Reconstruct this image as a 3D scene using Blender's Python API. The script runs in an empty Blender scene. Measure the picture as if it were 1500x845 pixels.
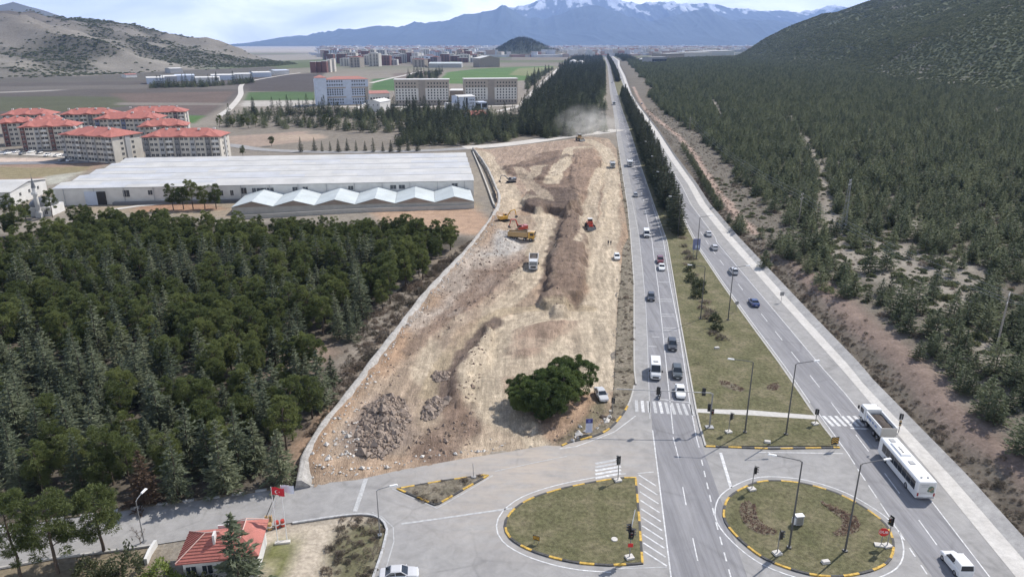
import bpy, math, random
import numpy as np
from math import sin, cos, pi, radians, sqrt, atan2
SC = bpy.context.scene
COL = SC.collection
rng = np.random.default_rng(11)
random.seed(5)

# ---------------------------------------------------------------- camera geometry
F = 1041.0; HC = 60.0; CX = 750.0; CY = 422.5
PITCH = math.atan((CY-63.0)/F)
CP, SP = cos(PITCH), sin(PITCH)
def G(px, py, z=0.0):
    """where the sight line of photograph pixel (px,py) meets height z"""
    u = (px-CX)/F; v = -(py-CY)/F
    dy = CP+v*SP; dz = -SP+v*CP
    t = (z-HC)/dz
    return (u*t, dy*t)
def GL(pts, z=0.0): return [G(a, b, z) for a, b in pts]
def Zat(py, Y):
    v = -(py-CY)/F
    return HC + Y*(-SP+v*CP)/(CP+v*SP)
def Xat(px, py, Y):
    v = -(py-CY)/F
    return (px-CX)/F*Y/(CP+v*SP)

# ---------------------------------------------------------------- numpy noise
_perm = rng.random((256, 256)).astype(np.float64)
def vnoise(x, y):
    xi = np.floor(x).astype(np.int64); yi = np.floor(y).astype(np.int64)
    fx = x-xi; fy = y-yi
    fx = fx*fx*(3-2*fx); fy = fy*fy*(3-2*fy)
    a = _perm[xi & 255, yi & 255]; b = _perm[(xi+1) & 255, yi & 255]
    c = _perm[xi & 255, (yi+1) & 255]; d = _perm[(xi+1) & 255, (yi+1) & 255]
    return (a*(1-fx)+b*fx)*(1-fy)+(c*(1-fx)+d*fx)*fy
def fbm(x, y, o=4, g=0.5):
    s = 0; a = 1; t = 0
    for i in range(o):
        s = s+a*vnoise(x*2**i+17.3*i, y*2**i+5.1*i); t += a; a *= g
    return s/t
def ridged(x, y, o=5):
    s = 0; a = 1; t = 0
    for i in range(o):
        n = 1-abs(2*vnoise(x*2**i+31.7*i, y*2**i+9.4*i)-1)
        s = s+a*n*n; t += a; a *= 0.5
    return s/t
def smooth(a, b, x):
    t = np.clip((x-a)/(b-a), 0, 1)
    return t*t*(3-2*t)
def inside(poly, x, y):
    r = np.zeros(np.shape(x), bool); n = len(poly)
    for i in range(n):
        x1, y1 = poly[i]; x2, y2 = poly[(i+1) % n]
        c = ((y1 > y) != (y2 > y))
        with np.errstate(divide='ignore', invalid='ignore'):
            xx = (x2-x1)*(y-y1)/(y2-y1+1e-12)+x1
        r ^= c & (x < xx)
    return r
def segdist(pts, x, y, closed=False):
    """distance to a polyline, and arc length at the foot"""
    best = np.full(np.shape(x), 1e9); al = np.zeros(np.shape(x)); L = 0
    n = len(pts)
    for i in range(n if closed else n-1):
        x1, y1 = pts[i]; x2, y2 = pts[(i+1) % n]
        dx, dy = x2-x1, y2-y1; l2 = dx*dx+dy*dy+1e-12
        t = np.clip(((x-x1)*dx+(y-y1)*dy)/l2, 0, 1)
        d = np.hypot(x-x1-t*dx, y-y1-t*dy)
        m = d < best
        best = np.where(m, d, best); al = np.where(m, L+t*sqrt(l2), al)
        L += sqrt(l2)
    return best, al
def sdist(poly, x, y):
    d, _ = segdist(poly, x, y, True)
    return np.where(inside(poly, x, y), d, -d)
def catmull(pts, step=2.0, closed=False):
    P = [np.array(p, float) for p in pts]; n = len(P); out = []
    for i in range(n if closed else n-1):
        p1 = P[i]; p2 = P[(i+1) % n]
        p0 = P[(i-1) % n] if closed or i > 0 else 2*p1-p2
        p3 = P[(i+2) % n] if closed or i+2 < n else 2*p2-p1
        m = max(1, int(np.linalg.norm(p2-p1)/step))
        for k in range(m):
            t = k/m
            out.append(0.5*(2*p1+(p2-p0)*t+(2*p0-5*p1+4*p2-p3)*t*t+(3*p1-p0-3*p2+p3)*t**3))
    if not closed: out.append(P[-1])
    return [tuple(q) for q in out]

# ---------------------------------------------------------------- meshes
def npmesh(name, V, Fq, mats, midx=None, smooth_=False, attr=None):
    V = np.asarray(V, np.float32); Fq = np.asarray(Fq, np.int32)
    me = bpy.data.meshes.new(name); k = Fq.shape[1]
    me.vertices.add(len(V)); me.vertices.foreach_set('co', V.ravel())
    me.loops.add(Fq.size); me.loops.foreach_set('vertex_index', Fq.ravel())
    me.polygons.add(len(Fq)); me.polygons.foreach_set('loop_start', np.arange(0, Fq.size, k, dtype=np.int32))
    me.polygons.foreach_set('loop_total', np.full(len(Fq), k, np.int32))
    if midx is not None: me.polygons.foreach_set('material_index', np.asarray(midx, np.int32))
    for m in (mats if isinstance(mats, (list, tuple)) else [mats]): me.materials.append(m)
    me.update(calc_edges=True)
    me.polygons.foreach_set('use_smooth', np.full(len(Fq), smooth_, bool))
    if attr is not None:
        for an, (dt, arr) in attr.items():
            a = me.attributes.new(an, dt, 'POINT')
            arr = np.asarray(arr, np.float32 if dt != 'INT' else np.int32)
            if dt == 'FLOAT_COLOR':
                if arr.shape[1] == 3: arr = np.concatenate([arr, np.ones((len(arr), 1), np.float32)], 1)
                a.data.foreach_set('color', arr.ravel())
            else: a.data.foreach_set('value', arr.ravel())
    return me
class MB:
    """collects shapes; build() links them as one mesh object"""
    def __init__(s): s.v = []; s.f = []; s.m = []; s.sm = []; s.mi = 0; s.smooth = False
    def mat(s, i): s.mi = i; return s
    def add(s, V, Fs):
        b = len(s.v); s.v += [tuple(map(float, p)) for p in V]
        for f in Fs: s.f.append([b+i for i in f]); s.m.append(s.mi); s.sm.append(s.smooth)
        return s
    def box(s, c, d, rz=0.0, taper=1.0):
        x, y, z = d[0]/2, d[1]/2, d[2]/2; ca, sa = cos(rz), sin(rz); V = []
        for zz, k in ((-z, 1), (z, taper)):
            for sx, sy in ((-1, -1), (1, -1), (1, 1), (-1, 1)):
                a, b = sx*x*k, sy*y*k
                V.append((c[0]+a*ca-b*sa, c[1]+a*sa+b*ca, c[2]+zz))
        return s.add(V, [(0, 3, 2, 1), (4, 5, 6, 7), (0, 1, 5, 4), (1, 2, 6, 5), (2, 3, 7, 6), (3, 0, 4, 7)])
    def hexa(s, V): return s.add(V, [(0, 3, 2, 1), (4, 5, 6, 7), (0, 1, 5, 4), (1, 2, 6, 5), (2, 3, 7, 6), (3, 0, 4, 7)])
    def quad(s, *V): return s.add(V, [tuple(range(len(V)))])
    def tube(s, p0, p1, r0, r1=None, n=8, caps=True):
        r1 = r0 if r1 is None else r1
        p0 = np.array(p0, float); p1 = np.array(p1, float); d = p1-p0; L = np.linalg.norm(d); d /= L
        a = np.cross(d, (0, 0, 1) if abs(d[2]) < .9 else (1, 0, 0)); a /= np.linalg.norm(a); b = np.cross(d, a)
        V = []
        for p, r in ((p0, r0), (p1, r1)):
            for i in range(n):
                t = 2*pi*i/n; V.append(p+a*r*cos(t)+b*r*sin(t))
        Fs = [(i, (i+1) % n, n+(i+1) % n, n+i) for i in range(n)]
        if caps: Fs += [tuple(range(n-1, -1, -1)), tuple(range(n, 2*n))]
        return s.add(V, Fs)
    def path(s, pts, r, n=6):
        for i in range(len(pts)-1): s.tube(pts[i], pts[i+1], r, r, n)
        return s
    def lathe(s, prof, c=(0, 0, 0), n=16, axis='z'):
        V = []; m = len(prof)
        for i in range(n):
            t = 2*pi*i/n
            for r, h in prof:
                if axis == 'z': V.append((c[0]+r*cos(t), c[1]+r*sin(t), c[2]+h))
                else: V.append((c[0]+h, c[1]+r*cos(t), c[2]+r*sin(t)))
        Fs = []
        for i in range(n):
            j = (i+1) % n
            for k in range(m-1): Fs.append((i*m+k, j*m+k, j*m+k+1, i*m+k+1))
        return s.add(V, Fs)
    def prism(s, poly, z0, z1):
        n = len(poly)
        V = [(x, y, z0) for x, y in poly]+[(x, y, z1) for x, y in poly]
        a = sum(poly[i][0]*poly[(i+1) % n][1]-poly[(i+1) % n][0]*poly[i][1] for i in range(n))
        Fs = [(i, (i+1) % n, n+(i+1) % n, n+i) for i in range(n)]+[tuple(range(n-1, -1, -1)), tuple(range(n, 2*n))]
        if a < 0: Fs = [tuple(reversed(f)) for f in Fs]
        return s.add(V, Fs)
    def loft(s, rings, cap=True):
        n = len(rings[0]); b = len(s.v); V = [p for r in rings for p in r]; Fs = []
        for i in range(len(rings)-1):
            for j in range(n):
                k = (j+1) % n; Fs.append((i*n+j, i*n+k, (i+1)*n+k, (i+1)*n+j))
        if cap: Fs += [tuple(range(n-1, -1, -1)), tuple(range((len(rings)-1)*n, len(rings)*n))]
        return s.add(V, Fs)
    def mesh(s, name, mats):
        me = bpy.data.meshes.new(name); me.from_pydata(s.v, [], s.f)
        for m in (mats if isinstance(mats, (list, tuple)) else [mats]): me.materials.append(m)
        me.polygons.foreach_set('material_index', np.array(s.m, np.int32))
        me.polygons.foreach_set('use_smooth', np.array(s.sm, bool)); me.update()
        return me
    def build(s, name, mats, parent=None):
        return link(name, s.mesh(name, mats), parent)
def link(name, me, parent=None):
    o = bpy.data.objects.new(name, me); COL.objects.link(o)
    if parent is not None: o.parent = parent
    return o
def tag(o, label=None, cat=None, group=None, kind=None):
    if label: o['label'] = label
    if cat: o['category'] = cat
    if group: o['group'] = group
    if kind: o['kind'] = kind
    return o
def struct(o): o['kind'] = 'structure'; return o
def thing(name, label, cat, loc=(0, 0, 0), rz=0.0, group=None):
    o = bpy.data.objects.new(name, None); COL.objects.link(o)
    o.empty_display_size = .3; o.location = loc; o.rotation_euler = (0, 0, rz)
    return tag(o, label, cat, group)
KIDS = {}
def kids(root):
    return [o for o in root.children]
def dup(root, loc, rz=0.0, label=None, group=None, s=None):
    def cp(o, par):
        c = o.copy(); COL.objects.link(c)
        if par is not None: c.parent = par
        for ch in o.children: cp(ch, c)
        return c
    r = cp(root, None); r.location = loc; r.rotation_euler = (0, 0, rz)
    if s is not None: r.scale = s if hasattr(s, '__len__') else (s, s, s)
    if label: r['label'] = label
    if group: r['group'] = group
    return r

# ---------------------------------------------------------------- materials
def newmat(name):
    m = bpy.data.materials.new(name); m.use_nodes = True
    nt = m.node_tree; return m, nt, nt.nodes['Principled BSDF']
def N(nt, t, **kw):
    n = nt.nodes.new(t)
    for k, v in kw.items(): setattr(n, k, v)
    return n
def noise(nt, scale, detail=6, rough=.6, coord=None, dist=0):
    n = N(nt, 'ShaderNodeTexNoise'); n.inputs['Scale'].default_value = scale; n.inputs['Detail'].default_value = detail
    n.inputs['Roughness'].default_value = rough; n.inputs['Distortion'].default_value = dist
    if coord is not None: nt.links.new(coord, n.inputs['Vector'])
    return n
def ramp(nt, src, stops):
    r = N(nt, 'ShaderNodeValToRGB'); e = r.color_ramp.elements
    while len(e) < len(stops): e.new(.5)
    for i, (p, c) in enumerate(stops):
        e[i].position = p; e[i].color = (*c, 1) if hasattr(c, '__len__') else (c, c, c, 1)
    nt.links.new(src, r.inputs[0]); return r
def mixc(nt, a, b, fac=1.0, mode='MULTIPLY'):
    m = N(nt, 'ShaderNodeMix', data_type='RGBA', blend_type=mode)
    for s, v in ((m.inputs[6], a), (m.inputs[7], b)):
        if hasattr(v, 'is_output'): nt.links.new(v, s)
        else: s.default_value = (*v, 1)
    if hasattr(fac, 'is_output'): nt.links.new(fac, m.inputs[0])
    else: m.inputs[0].default_value = fac
    return m.outputs[2]
def ocoord(nt, scale=(1, 1, 1), rot=(0, 0, 0)):
    t = N(nt, 'ShaderNodeTexCoord'); mp = N(nt, 'ShaderNodeMapping'); nt.links.new(t.outputs['Object'], mp.inputs[0])
    mp.inputs['Scale'].default_value = scale; mp.inputs['Rotation'].default_value = rot
    return mp.outputs[0]
def bump(nt, b, h, strength=.4, dist=.05):
    n = N(nt, 'ShaderNodeBump'); n.inputs['Strength'].default_value = strength; n.inputs['Distance'].default_value = dist
    nt.links.new(h, n.inputs['Height']); nt.links.new(n.outputs[0], b.inputs['Normal'])
def plain(name, c, rough=.5, metal=0.0, spec=.5, var=.12, scale=3.0, coat=0.0):
    m, nt, b = newmat(name)
    if var:
        co = ocoord(nt); n = noise(nt, scale, 5, .6, co)
        r = ramp(nt, n.outputs[0], [(.3, 1-var), (.7, 1+var*.6)])
        nt.links.new(mixc(nt, c, r.outputs[0]), b.inputs['Base Color'])
    else: b.inputs['Base Color'].default_value = (*c, 1)
    b.inputs['Roughness'].default_value = rough; b.inputs['Metallic'].default_value = metal
    b.inputs['Specular IOR Level'].default_value = spec; b.inputs['Coat Weight'].default_value = coat
    return m
def ground_mat(name, stops, sc1=.15, sc2=1.5, sc3=9.0, bstr=.5, bdist=.08, rough=.95, stretch=(1, 1, 1), rot=(0, 0, 0), amp=.35):
    m, nt, b = newmat(name); co = ocoord(nt, stretch, rot)
    n1 = noise(nt, sc1, 6, .62, co); n2 = noise(nt, sc2, 6, .65, co); n3 = noise(nt, sc3, 4, .7, co)
    r1 = ramp(nt, n1.outputs[0], stops)
    r2 = ramp(nt, n2.outputs[0], [(.3, 1-amp), (.7, 1+amp)]); r3 = ramp(nt, n3.outputs[0], [(.3, 1-amp*.8), (.7, 1+amp*.8)])
    c = mixc(nt, mixc(nt, r1.outputs[0], r2.outputs[0]), r3.outputs[0])
    nt.links.new(c, b.inputs['Base Color']); b.inputs['Roughness'].default_value = rough; b.inputs['Specular IOR Level'].default_value = .15
    bump(nt, b, n3.outputs[0], bstr, bdist)
    return m
def vcol_mat(name, sc=(0.12, 1.1, 6.0), amp=(.18, .3, .3), bstr=.5, bdist=.1, stretch=(1, 1, 1), rot=(0, 0, 0)):
    m, nt, b = newmat(name); co = ocoord(nt, stretch, rot)
    a = N(nt, 'ShaderNodeAttribute', attribute_name='Col'); c = a.outputs['Color']
    for s, am in zip(sc, amp):
        n = noise(nt, s, 5, .65, co)
        r = ramp(nt, n.outputs[0], [(.28, 1-am), (.72, 1+am)]); c = mixc(nt, c, r.outputs[0])
    nt.links.new(c, b.inputs['Base Color']); b.inputs['Roughness'].default_value = .95; b.inputs['Specular IOR Level'].default_value = .1
    bump(nt, b, n.outputs[0], bstr, bdist)
    return m
def foliage_mat(name, c1, c2, var=.35, trans=.36):
    m, nt, b = newmat(name)
    oi = N(nt, 'ShaderNodeObjectInfo'); co = ocoord(nt); n = noise(nt, .9, 4, .6, co)
    r = ramp(nt, n.outputs[0], [(.32, c1), (.68, c2)])
    rv = ramp(nt, oi.outputs['Random'], [(0, (1-var, 1-var*.9, 1-var)), (.5, (1, 1, 1)), (1, (1+var, 1+var*.8, 1+var*.7))])
    c = mixc(nt, r.outputs[0], rv.outputs[0])
    nt.links.new(c, b.inputs['Base Color']); b.inputs['Roughness'].default_value = .65; b.inputs['Specular IOR Level'].default_value = .3
    tr = N(nt, 'ShaderNodeBsdfTranslucent'); nt.links.new(c, tr.inputs[0])
    mx = N(nt, 'ShaderNodeMixShader'); mx.inputs[0].default_value = trans
    nt.links.new(b.outputs[0], mx.inputs[1]); nt.links.new(tr.outputs[0], mx.inputs[2])
    nt.links.new(mx.outputs[0], nt.nodes['Material Output'].inputs[0])
    return m
M = {}
M['ground'] = vcol_mat('ground_soil', (.02, .3, 2.0), (.12, .25, .3), .5, .12)
M['site'] = vcol_mat('site_soil', (.1, .9, 5.0), (.14, .26, .30), 1.0, .2, (1.6, .35, 1), (0, 0, .12))
def add_streaks(m, sc, am, stretch, rot):
    nt = m.node_tree; b = nt.nodes['Principled BSDF']; c = b.inputs['Base Color'].links[0].from_socket
    n = noise(nt, sc, 6, .7, ocoord(nt, stretch, rot), .6); r = ramp(nt, n.outputs[0], [(.32, 1-am), (.5, 1), (.68, 1+am*.8)])
    nt.links.new(mixc(nt, c, r.outputs[0]), b.inputs['Base Color'])
add_streaks(M['site'], 1.0, .16, (2.2, .10, 1), (0, 0, .15)); add_streaks(M['site'], 2.6, .18, (1, 1, 1), (0, 0, 0)); add_streaks(M['site'], .5, .16, (.6, 2.0, 1), (0, 0, .9))
M['hill'] = vcol_mat('hill_soil', (.01, .06, .35), (.18, .3, .35), .6, .8)
M['mount'] = vcol_mat('mountain_rock', (.0006, .004, .02), (.1, .2, .25), .5, 20)
M['asph'] = ground_mat('worn_asphalt', [(.3, (.25, .243, .238)), (.7, (.305, .297, .288))], .12, .9, 8, .15, .02, .85, amp=.06)
M['lane'] = ground_mat('lane_asphalt', [(.3, (.195, .193, .203)), (.7, (.24, .236, .242))], .1, .9, 9, .15, .02, .8, (2.2, .25, 1), (0, 0, .12), amp=.07)
def dusty(m, cx_, cy_, r0, r1, col, k):
    nt = m.node_tree; b = nt.nodes['Principled BSDF']; c = b.inputs['Base Color'].links[0].from_socket
    t = N(nt, 'ShaderNodeTexCoord'); mp = N(nt, 'ShaderNodeMapping'); nt.links.new(t.outputs['Object'], mp.inputs[0]); mp.inputs['Location'].default_value = (-cx_, -cy_, 0)
    ln = N(nt, 'ShaderNodeVectorMath', operation='LENGTH'); nt.links.new(mp.outputs[0], ln.inputs[0])
    mr = N(nt, 'ShaderNodeMapRange'); nt.links.new(ln.outputs['Value'], mr.inputs[0]); mr.inputs[1].default_value = r0; mr.inputs[2].default_value = r1; mr.inputs[3].default_value = k; mr.inputs[4].default_value = 0
    n = noise(nt, .5, 6, .65, ocoord(nt, (.35, 1.5, 1), (0, 0, .5))); r = ramp(nt, n.outputs[0], [(.35, .25), (.6, 1)])
    mu = N(nt, 'ShaderNodeMath', operation='MULTIPLY'); nt.links.new(mr.outputs[0], mu.inputs[0]); nt.links.new(r.outputs[0], mu.inputs[1])
    nt.links.new(mixc(nt, c, col, mu.outputs[0], 'MIX'), b.inputs['Base Color'])
def cracks(m, sc, k):
    nt = m.node_tree; b = nt.nodes['Principled BSDF']; c = b.inputs['Base Color'].links[0].from_socket
    v = N(nt, 'ShaderNodeTexVoronoi', feature='DISTANCE_TO_EDGE'); co = ocoord(nt); n = noise(nt, .8, 4, .6, co); mv = N(nt, 'ShaderNodeMix', data_type='RGBA'); mv.inputs[0].default_value = .25
    nt.links.new(co, mv.inputs[6]); nt.links.new(n.outputs['Color'], mv.inputs[7]); nt.links.new(mv.outputs[2], v.inputs['Vector']); v.inputs['Scale'].default_value = sc
    r = ramp(nt, v.outputs['Distance'], [(.0, 1-k), (.012, 1-k*.6), (.03, 1)]); n2 = noise(nt, .1, 3, .5, co); g = ramp(nt, n2.outputs[0], [(.42, 0), (.58, 1)])
    nt.links.new(mixc(nt, c, r.outputs[0], g.outputs[0]), b.inputs['Base Color'])
add_streaks(M['asph'], .5, .15, (1, 1, 1), (0, 0, 0)); cracks(M['asph'], .16, .16); dusty(M['asph'], 2, 93, 3, 24, (.40, .345, .29), .85)
add_streaks(M['lane'], 1.0, .20, (1.5, .025, 1), (0, 0, .13)); add_streaks(M['lane'], .35, .10, (1, .3, 1), (0, 0, .12)); cracks(M['lane'], .11, .16)
M['conc'] = ground_mat('pale_concrete', [(.3, (.42, .40, .375)), (.7, (.54, .52, .49))], .3, 1.5, 8, .3, .03, .9, amp=.12)
M['ditch'] = ground_mat('ditch_concrete', [(.3, (.30, .29, .28)), (.7, (.43, .415, .395))], .25, 1.2, 8, .4, .04, .9, amp=.16)
M['gravelroad'] = ground_mat('dusty_road', [(.3, (.44, .41, .37)), (.7, (.53, .50, .46))], .06, .5, 4, .3, .03, .95, amp=.1)
M['grass'] = ground_mat('island_grass', [(.25, (.088, .090, .044)), (.5, (.132, .124, .068)), (.75, (.205, .176, .115))], .22, 1.8, 12, .9, .12, .95, amp=.42)
M['verge'] = ground_mat('verge_earth', [(.25, (.11, .098, .07)), (.5, (.19, .165, .125)), (.75, (.28, .24, .19))], .3, 2.0, 9, .9, .15, .95, amp=.45)
M['path'] = plain('footpath_slabs', (.47, .45, .42), .9, var=.15, scale=2)
M['white'] = plain('road_paint_white', (.56, .56, .56), .7, var=.38, scale=1.8)
M['wornwhite'] = plain('worn_road_paint', (.42, .42, .42), .8, var=.3, scale=2.2)
M['kerby'] = plain('kerb_yellow', (.52, .33, .06), .8, var=.5, scale=2.5)
M['kerbk'] = plain('kerb_black', (.06, .058, .056), .8, var=.5, scale=2.5)
M['kerb'] = plain('kerb_stone', (.40, .385, .36), .85, var=.2)
M['galv'] = plain('galvanised_steel', (.30, .30, .30), .5, .6, var=.15)
M['dksteel'] = plain('dark_steel', (.10, .10, .10), .5, .4, var=.15)
M['lampwhite'] = plain('lamp_housing', (.75, .75, .74), .45, var=.05)
M['black'] = plain('black_plastic', (.015, .015, .016), .5, var=0)
M['glass'] = plain('dark_glass', (.012, .016, .02), .06, spec=.9, var=0)
M['winglass'] = plain('window_glass', (.03, .036, .045), .12, spec=.8, var=0)
M['tyre'] = plain('tyre_rubber', (.018, .018, .018), .9, var=.2)
M['rim'] = plain('wheel_rim', (.35, .35, .36), .35, .7, var=0)
M['red'] = plain('signal_red', (.55, .02, .02), .4, var=0)
M['amber'] = plain('lens_amber', (.35, .18, .02), .35, var=0)
M['green'] = plain('lens_green', (.02, .15, .06), .35, var=0)
M['redlens'] = plain('lens_red', (.28, .01, .01), .3, var=0)
M['headlamp'] = plain('headlamp_lens', (.6, .62, .65), .15, var=0)
M['plate'] = plain('number_plate', (.75, .75, .73), .5, var=0)
M['bark'] = plain('pine_bark', (.10, .075, .055), .95, var=.3, scale=4)
M['twig'] = plain('bare_twigs', (.17, .135, .11), .95, var=.3, scale=2)
M['pine'] = foliage_mat('pine_needles', (.082, .106, .034), (.160, .186, .064))
M['cedar'] = foliage_mat('cedar_needles', (.092, .112, .064), (.172, .194, .122))
M['cedarbrown'] = foliage_mat('browned_needles', (.12, .075, .05), (.20, .13, .09))
M['fir'] = foliage_mat('young_conifer_needles', (.094, .114, .062), (.184, .210, .116), .45)
M['avenue'] = foliage_mat('avenue_needles', (.044, .056, .033), (.092, .108, .064))
M['clump'] = foliage_mat('dark_pine_needles', (.058, .088, .026), (.122, .165, .054))
M['shrub'] = foliage_mat('shrub_leaves', (.05, .062, .03), (.11, .12, .062))
M['lightshrub'] = foliage_mat('bright_shrub_leaves', (.12, .16, .035), (.20, .25, .07))
M['scrub'] = foliage_mat('hill_scrub_leaves', (.100, .116, .058), (.168, .184, .098), .35)
M['deadscrub'] = foliage_mat('dry_bush_twigs', (.13, .108, .086), (.24, .20, .16), .4)
M['rock'] = plain('quarried_rock', (.27, .215, .175), .95, var=.4, scale=1.5)
M['whiterock'] = plain('pale_stone', (.55, .52, .48), .95, var=.25, scale=2)
M['wallstone'] = ground_mat('retaining_wall_stone', [(.3, (.29, .275, .255)), (.7, (.43, .41, .385))], .5, 2.0, 7, .8, .15, .95, amp=.2)
# ---------------------------------------------------------------- world, sun, camera, haze
SUN_EL = radians(47.5); SUN_AZ = math.atan2(8.7, 7.2)
w = bpy.data.worlds.new('World'); SC.world = w; w.use_nodes = True
nt = w.node_tree; bg = nt.nodes['Background']
sky = N(nt, 'ShaderNodeTexSky'); sky.sky_type = 'NISHITA'; sky.sun_disc = False
sky.sun_elevation = SUN_EL; sky.sun_rotation = SUN_AZ; sky.air_density = 1.0; sky.dust_density = 1.5; sky.altitude = 1000
tc = N(nt, 'ShaderNodeTexCoord'); mp = N(nt, 'ShaderNodeMapping'); nt.links.new(tc.outputs['Generated'], mp.inputs[0])
mp.inputs['Scale'].default_value = (1, 1, 3.2)
n1 = noise(nt, 5.0, 9, .58, mp.outputs[0], .4); n2 = noise(nt, 1.7, 6, .55, mp.outputs[0])
cov = ramp(nt, n2.outputs[0], [(.25, .75), (.5, 1.0)])
clr = ramp(nt, n1.outputs[0], [(.28, (12.0, 13.2, 15.2)), (.46, (16.5, 17.2, 18.6)), (.64, (23.0, 23.0, 23.2))])
sx = N(nt, 'ShaderNodeSeparateXYZ'); nt.links.new(tc.outputs['Generated'], sx.inputs[0])
hi = ramp(nt, sx.outputs[2], [(.0, 1.0), (.12, .95), (.30, .12), (1.0, .10)])
cm = ramp(nt, n1.outputs[0], [(.30, .80), (.5, .98)])
fac = N(nt, 'ShaderNodeMath', operation='MULTIPLY'); nt.links.new(cm.outputs[0], fac.inputs[0]); nt.links.new(cov.outputs[0], fac.inputs[1])
fac2 = N(nt, 'ShaderNodeMath', operation='MULTIPLY'); nt.links.new(fac.outputs[0], fac2.inputs[0]); nt.links.new(hi.outputs[0], fac2.inputs[1]); fac = fac2
nt.links.new(mixc(nt, sky.outputs[0], clr.outputs[0], fac.outputs[0], 'MIX'), bg.inputs['Color'])
bg.inputs['Strength'].default_value = 0.078
sl = bpy.data.lights.new('sun', 'SUN'); sl.energy = 4.1; sl.angle = radians(.6); sl.color = (1, .955, .89)
so = bpy.data.objects.new('sun', sl); COL.objects.link(so)
so.rotation_euler = (pi/2-SUN_EL, 0, -SUN_AZ+pi)   # light travels from the sun towards the ground
so.rotation_euler = (radians(90)-SUN_EL, 0, pi-SUN_AZ)
cam = bpy.data.cameras.new('camera'); co_ = bpy.data.objects.new('camera', cam); COL.objects.link(co_)
co_.location = (0, 0, HC); co_.rotation_euler = (pi/2-PITCH, 0, 0)
cam.sensor_width = 36; cam.lens = 36*F/1500; cam.clip_start = .5; cam.clip_end = 80000
SC.camera = co_
vs = SC.view_settings; vs.view_transform = 'Standard'; vs.look = 'None'; vs.exposure = 0.62; vs.gamma = 1; vs.use_curve_mapping = False
SC.render.engine = 'CYCLES'
SC.cycles.use_denoising = True
SC.cycles.max_bounces = 5; SC.cycles.diffuse_bounces = 3; SC.cycles.glossy_bounces = 2; SC.cycles.volume_bounces = 1
SC.cycles.transmission_bounces = 3
def haze():
    m = bpy.data.materials.new('air'); m.use_nodes = True; t = m.node_tree
    t.nodes.remove(t.nodes['Principled BSDF'])
    v = N(t, 'ShaderNodeVolumePrincipled'); v.inputs['Color'].default_value = (.34, .50, .86, 1)
    v.inputs['Density'].default_value = HAZE_D; v.inputs['Anisotropy'].default_value = .1
    t.links.new(v.outputs[0], t.nodes['Material Output'].inputs['Volume'])
    b = MB(); b.box((0, 12600, 1290), (44000, 26000, 2600))
    o = b.build('haze', m); o['kind'] = 'stuff'
    tag(o, 'pale blue haze in the air over the whole valley', 'haze')
HAZE_D = 5.0e-5
haze()

# ---------------------------------------------------------------- road edges (world coordinates at regular y)
LL = [(18.0, 30), (21.0, 100), (23.8, 125.8), (32.4, 179.0), (39.0, 226.7), (44.8, 270.6), (55.3, 358.2), (74.5, 517.0), (96.9, 700.0), (124.7, 936.9), (178, 1366), (258, 2011), (375, 3019), (480, 3900)]
LR = [(24.5, 30), (30.8, 101.5), (32.0, 110.5), (34.1, 123.7), (38, 148.6), (43, 179), (49.6, 219.9), (55.3, 270.6), (65.4, 358.2), (84.5, 517), (105.5, 700), (134, 936.9), (186, 1366), (266, 2011), (384, 3019), (489, 3900)]
RL = [(51, 30), (51.4, 102.6), (51.6, 108.1), (52.8, 125.8), (54, 154.1), (55.3, 179), (57.5, 212.5), (60.8, 243.1), (65, 275), (76.5, 358.2), (96.5, 517), (118, 700), (146, 936.9), (199, 1366), (278, 2011), (397, 3019), (502, 3900)]
RSH = [(57.5, 30), (59.9, 68.7), (61.8, 89), (63.3, 113), (64.2, 125.8), (66, 163), (69.3, 222.9), (73.3, 274.3), (79, 317), (87.2, 398), (101, 517), (124, 739), (145, 918), (210, 1406), (290, 2040), (373, 2627), (512, 3900)]
RO = [(61.5, 30), (64.8, 74.4), (66, 89), (67.2, 120), (67.9, 126), (69.3, 154), (73.2, 223), (77.2, 274), (82.6, 317), (91, 398), (105, 517), (128.5, 739), (149.3, 918), (215, 1406), (296, 2040), (379, 2627), (518, 3900)]
def ev(E, y):
    a = np.array(E); return np.interp(y, a[:, 1], a[:, 0])
YS = np.concatenate([np.arange(12, 320, 4.0), np.arange(320, 1000, 15.0), np.arange(1000, 3901, 60.0)])
def strip(name, A, B, z, mat, ya=-1e9, yb=1e9, za=None):
    ys = np.unique(np.concatenate([YS[(YS > ya+.5) & (YS < yb-.5)], [max(ya, 12.0), min(yb, 3900.0)]])); b = MB(); n = len(ys)
    xa = A(ys); xb = B(ys); z2 = z if za is None else za
    V = [(xa[i], ys[i], z) for i in range(n)]+[(xb[i], ys[i], z2) for i in range(n)]
    b.add(V, [(i, n+i, n+i+1, i+1) for i in range(n-1)])
    return b.build(name, mat)
E_ = lambda T, d=0.0: (lambda y: ev(T, y)+d)
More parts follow.
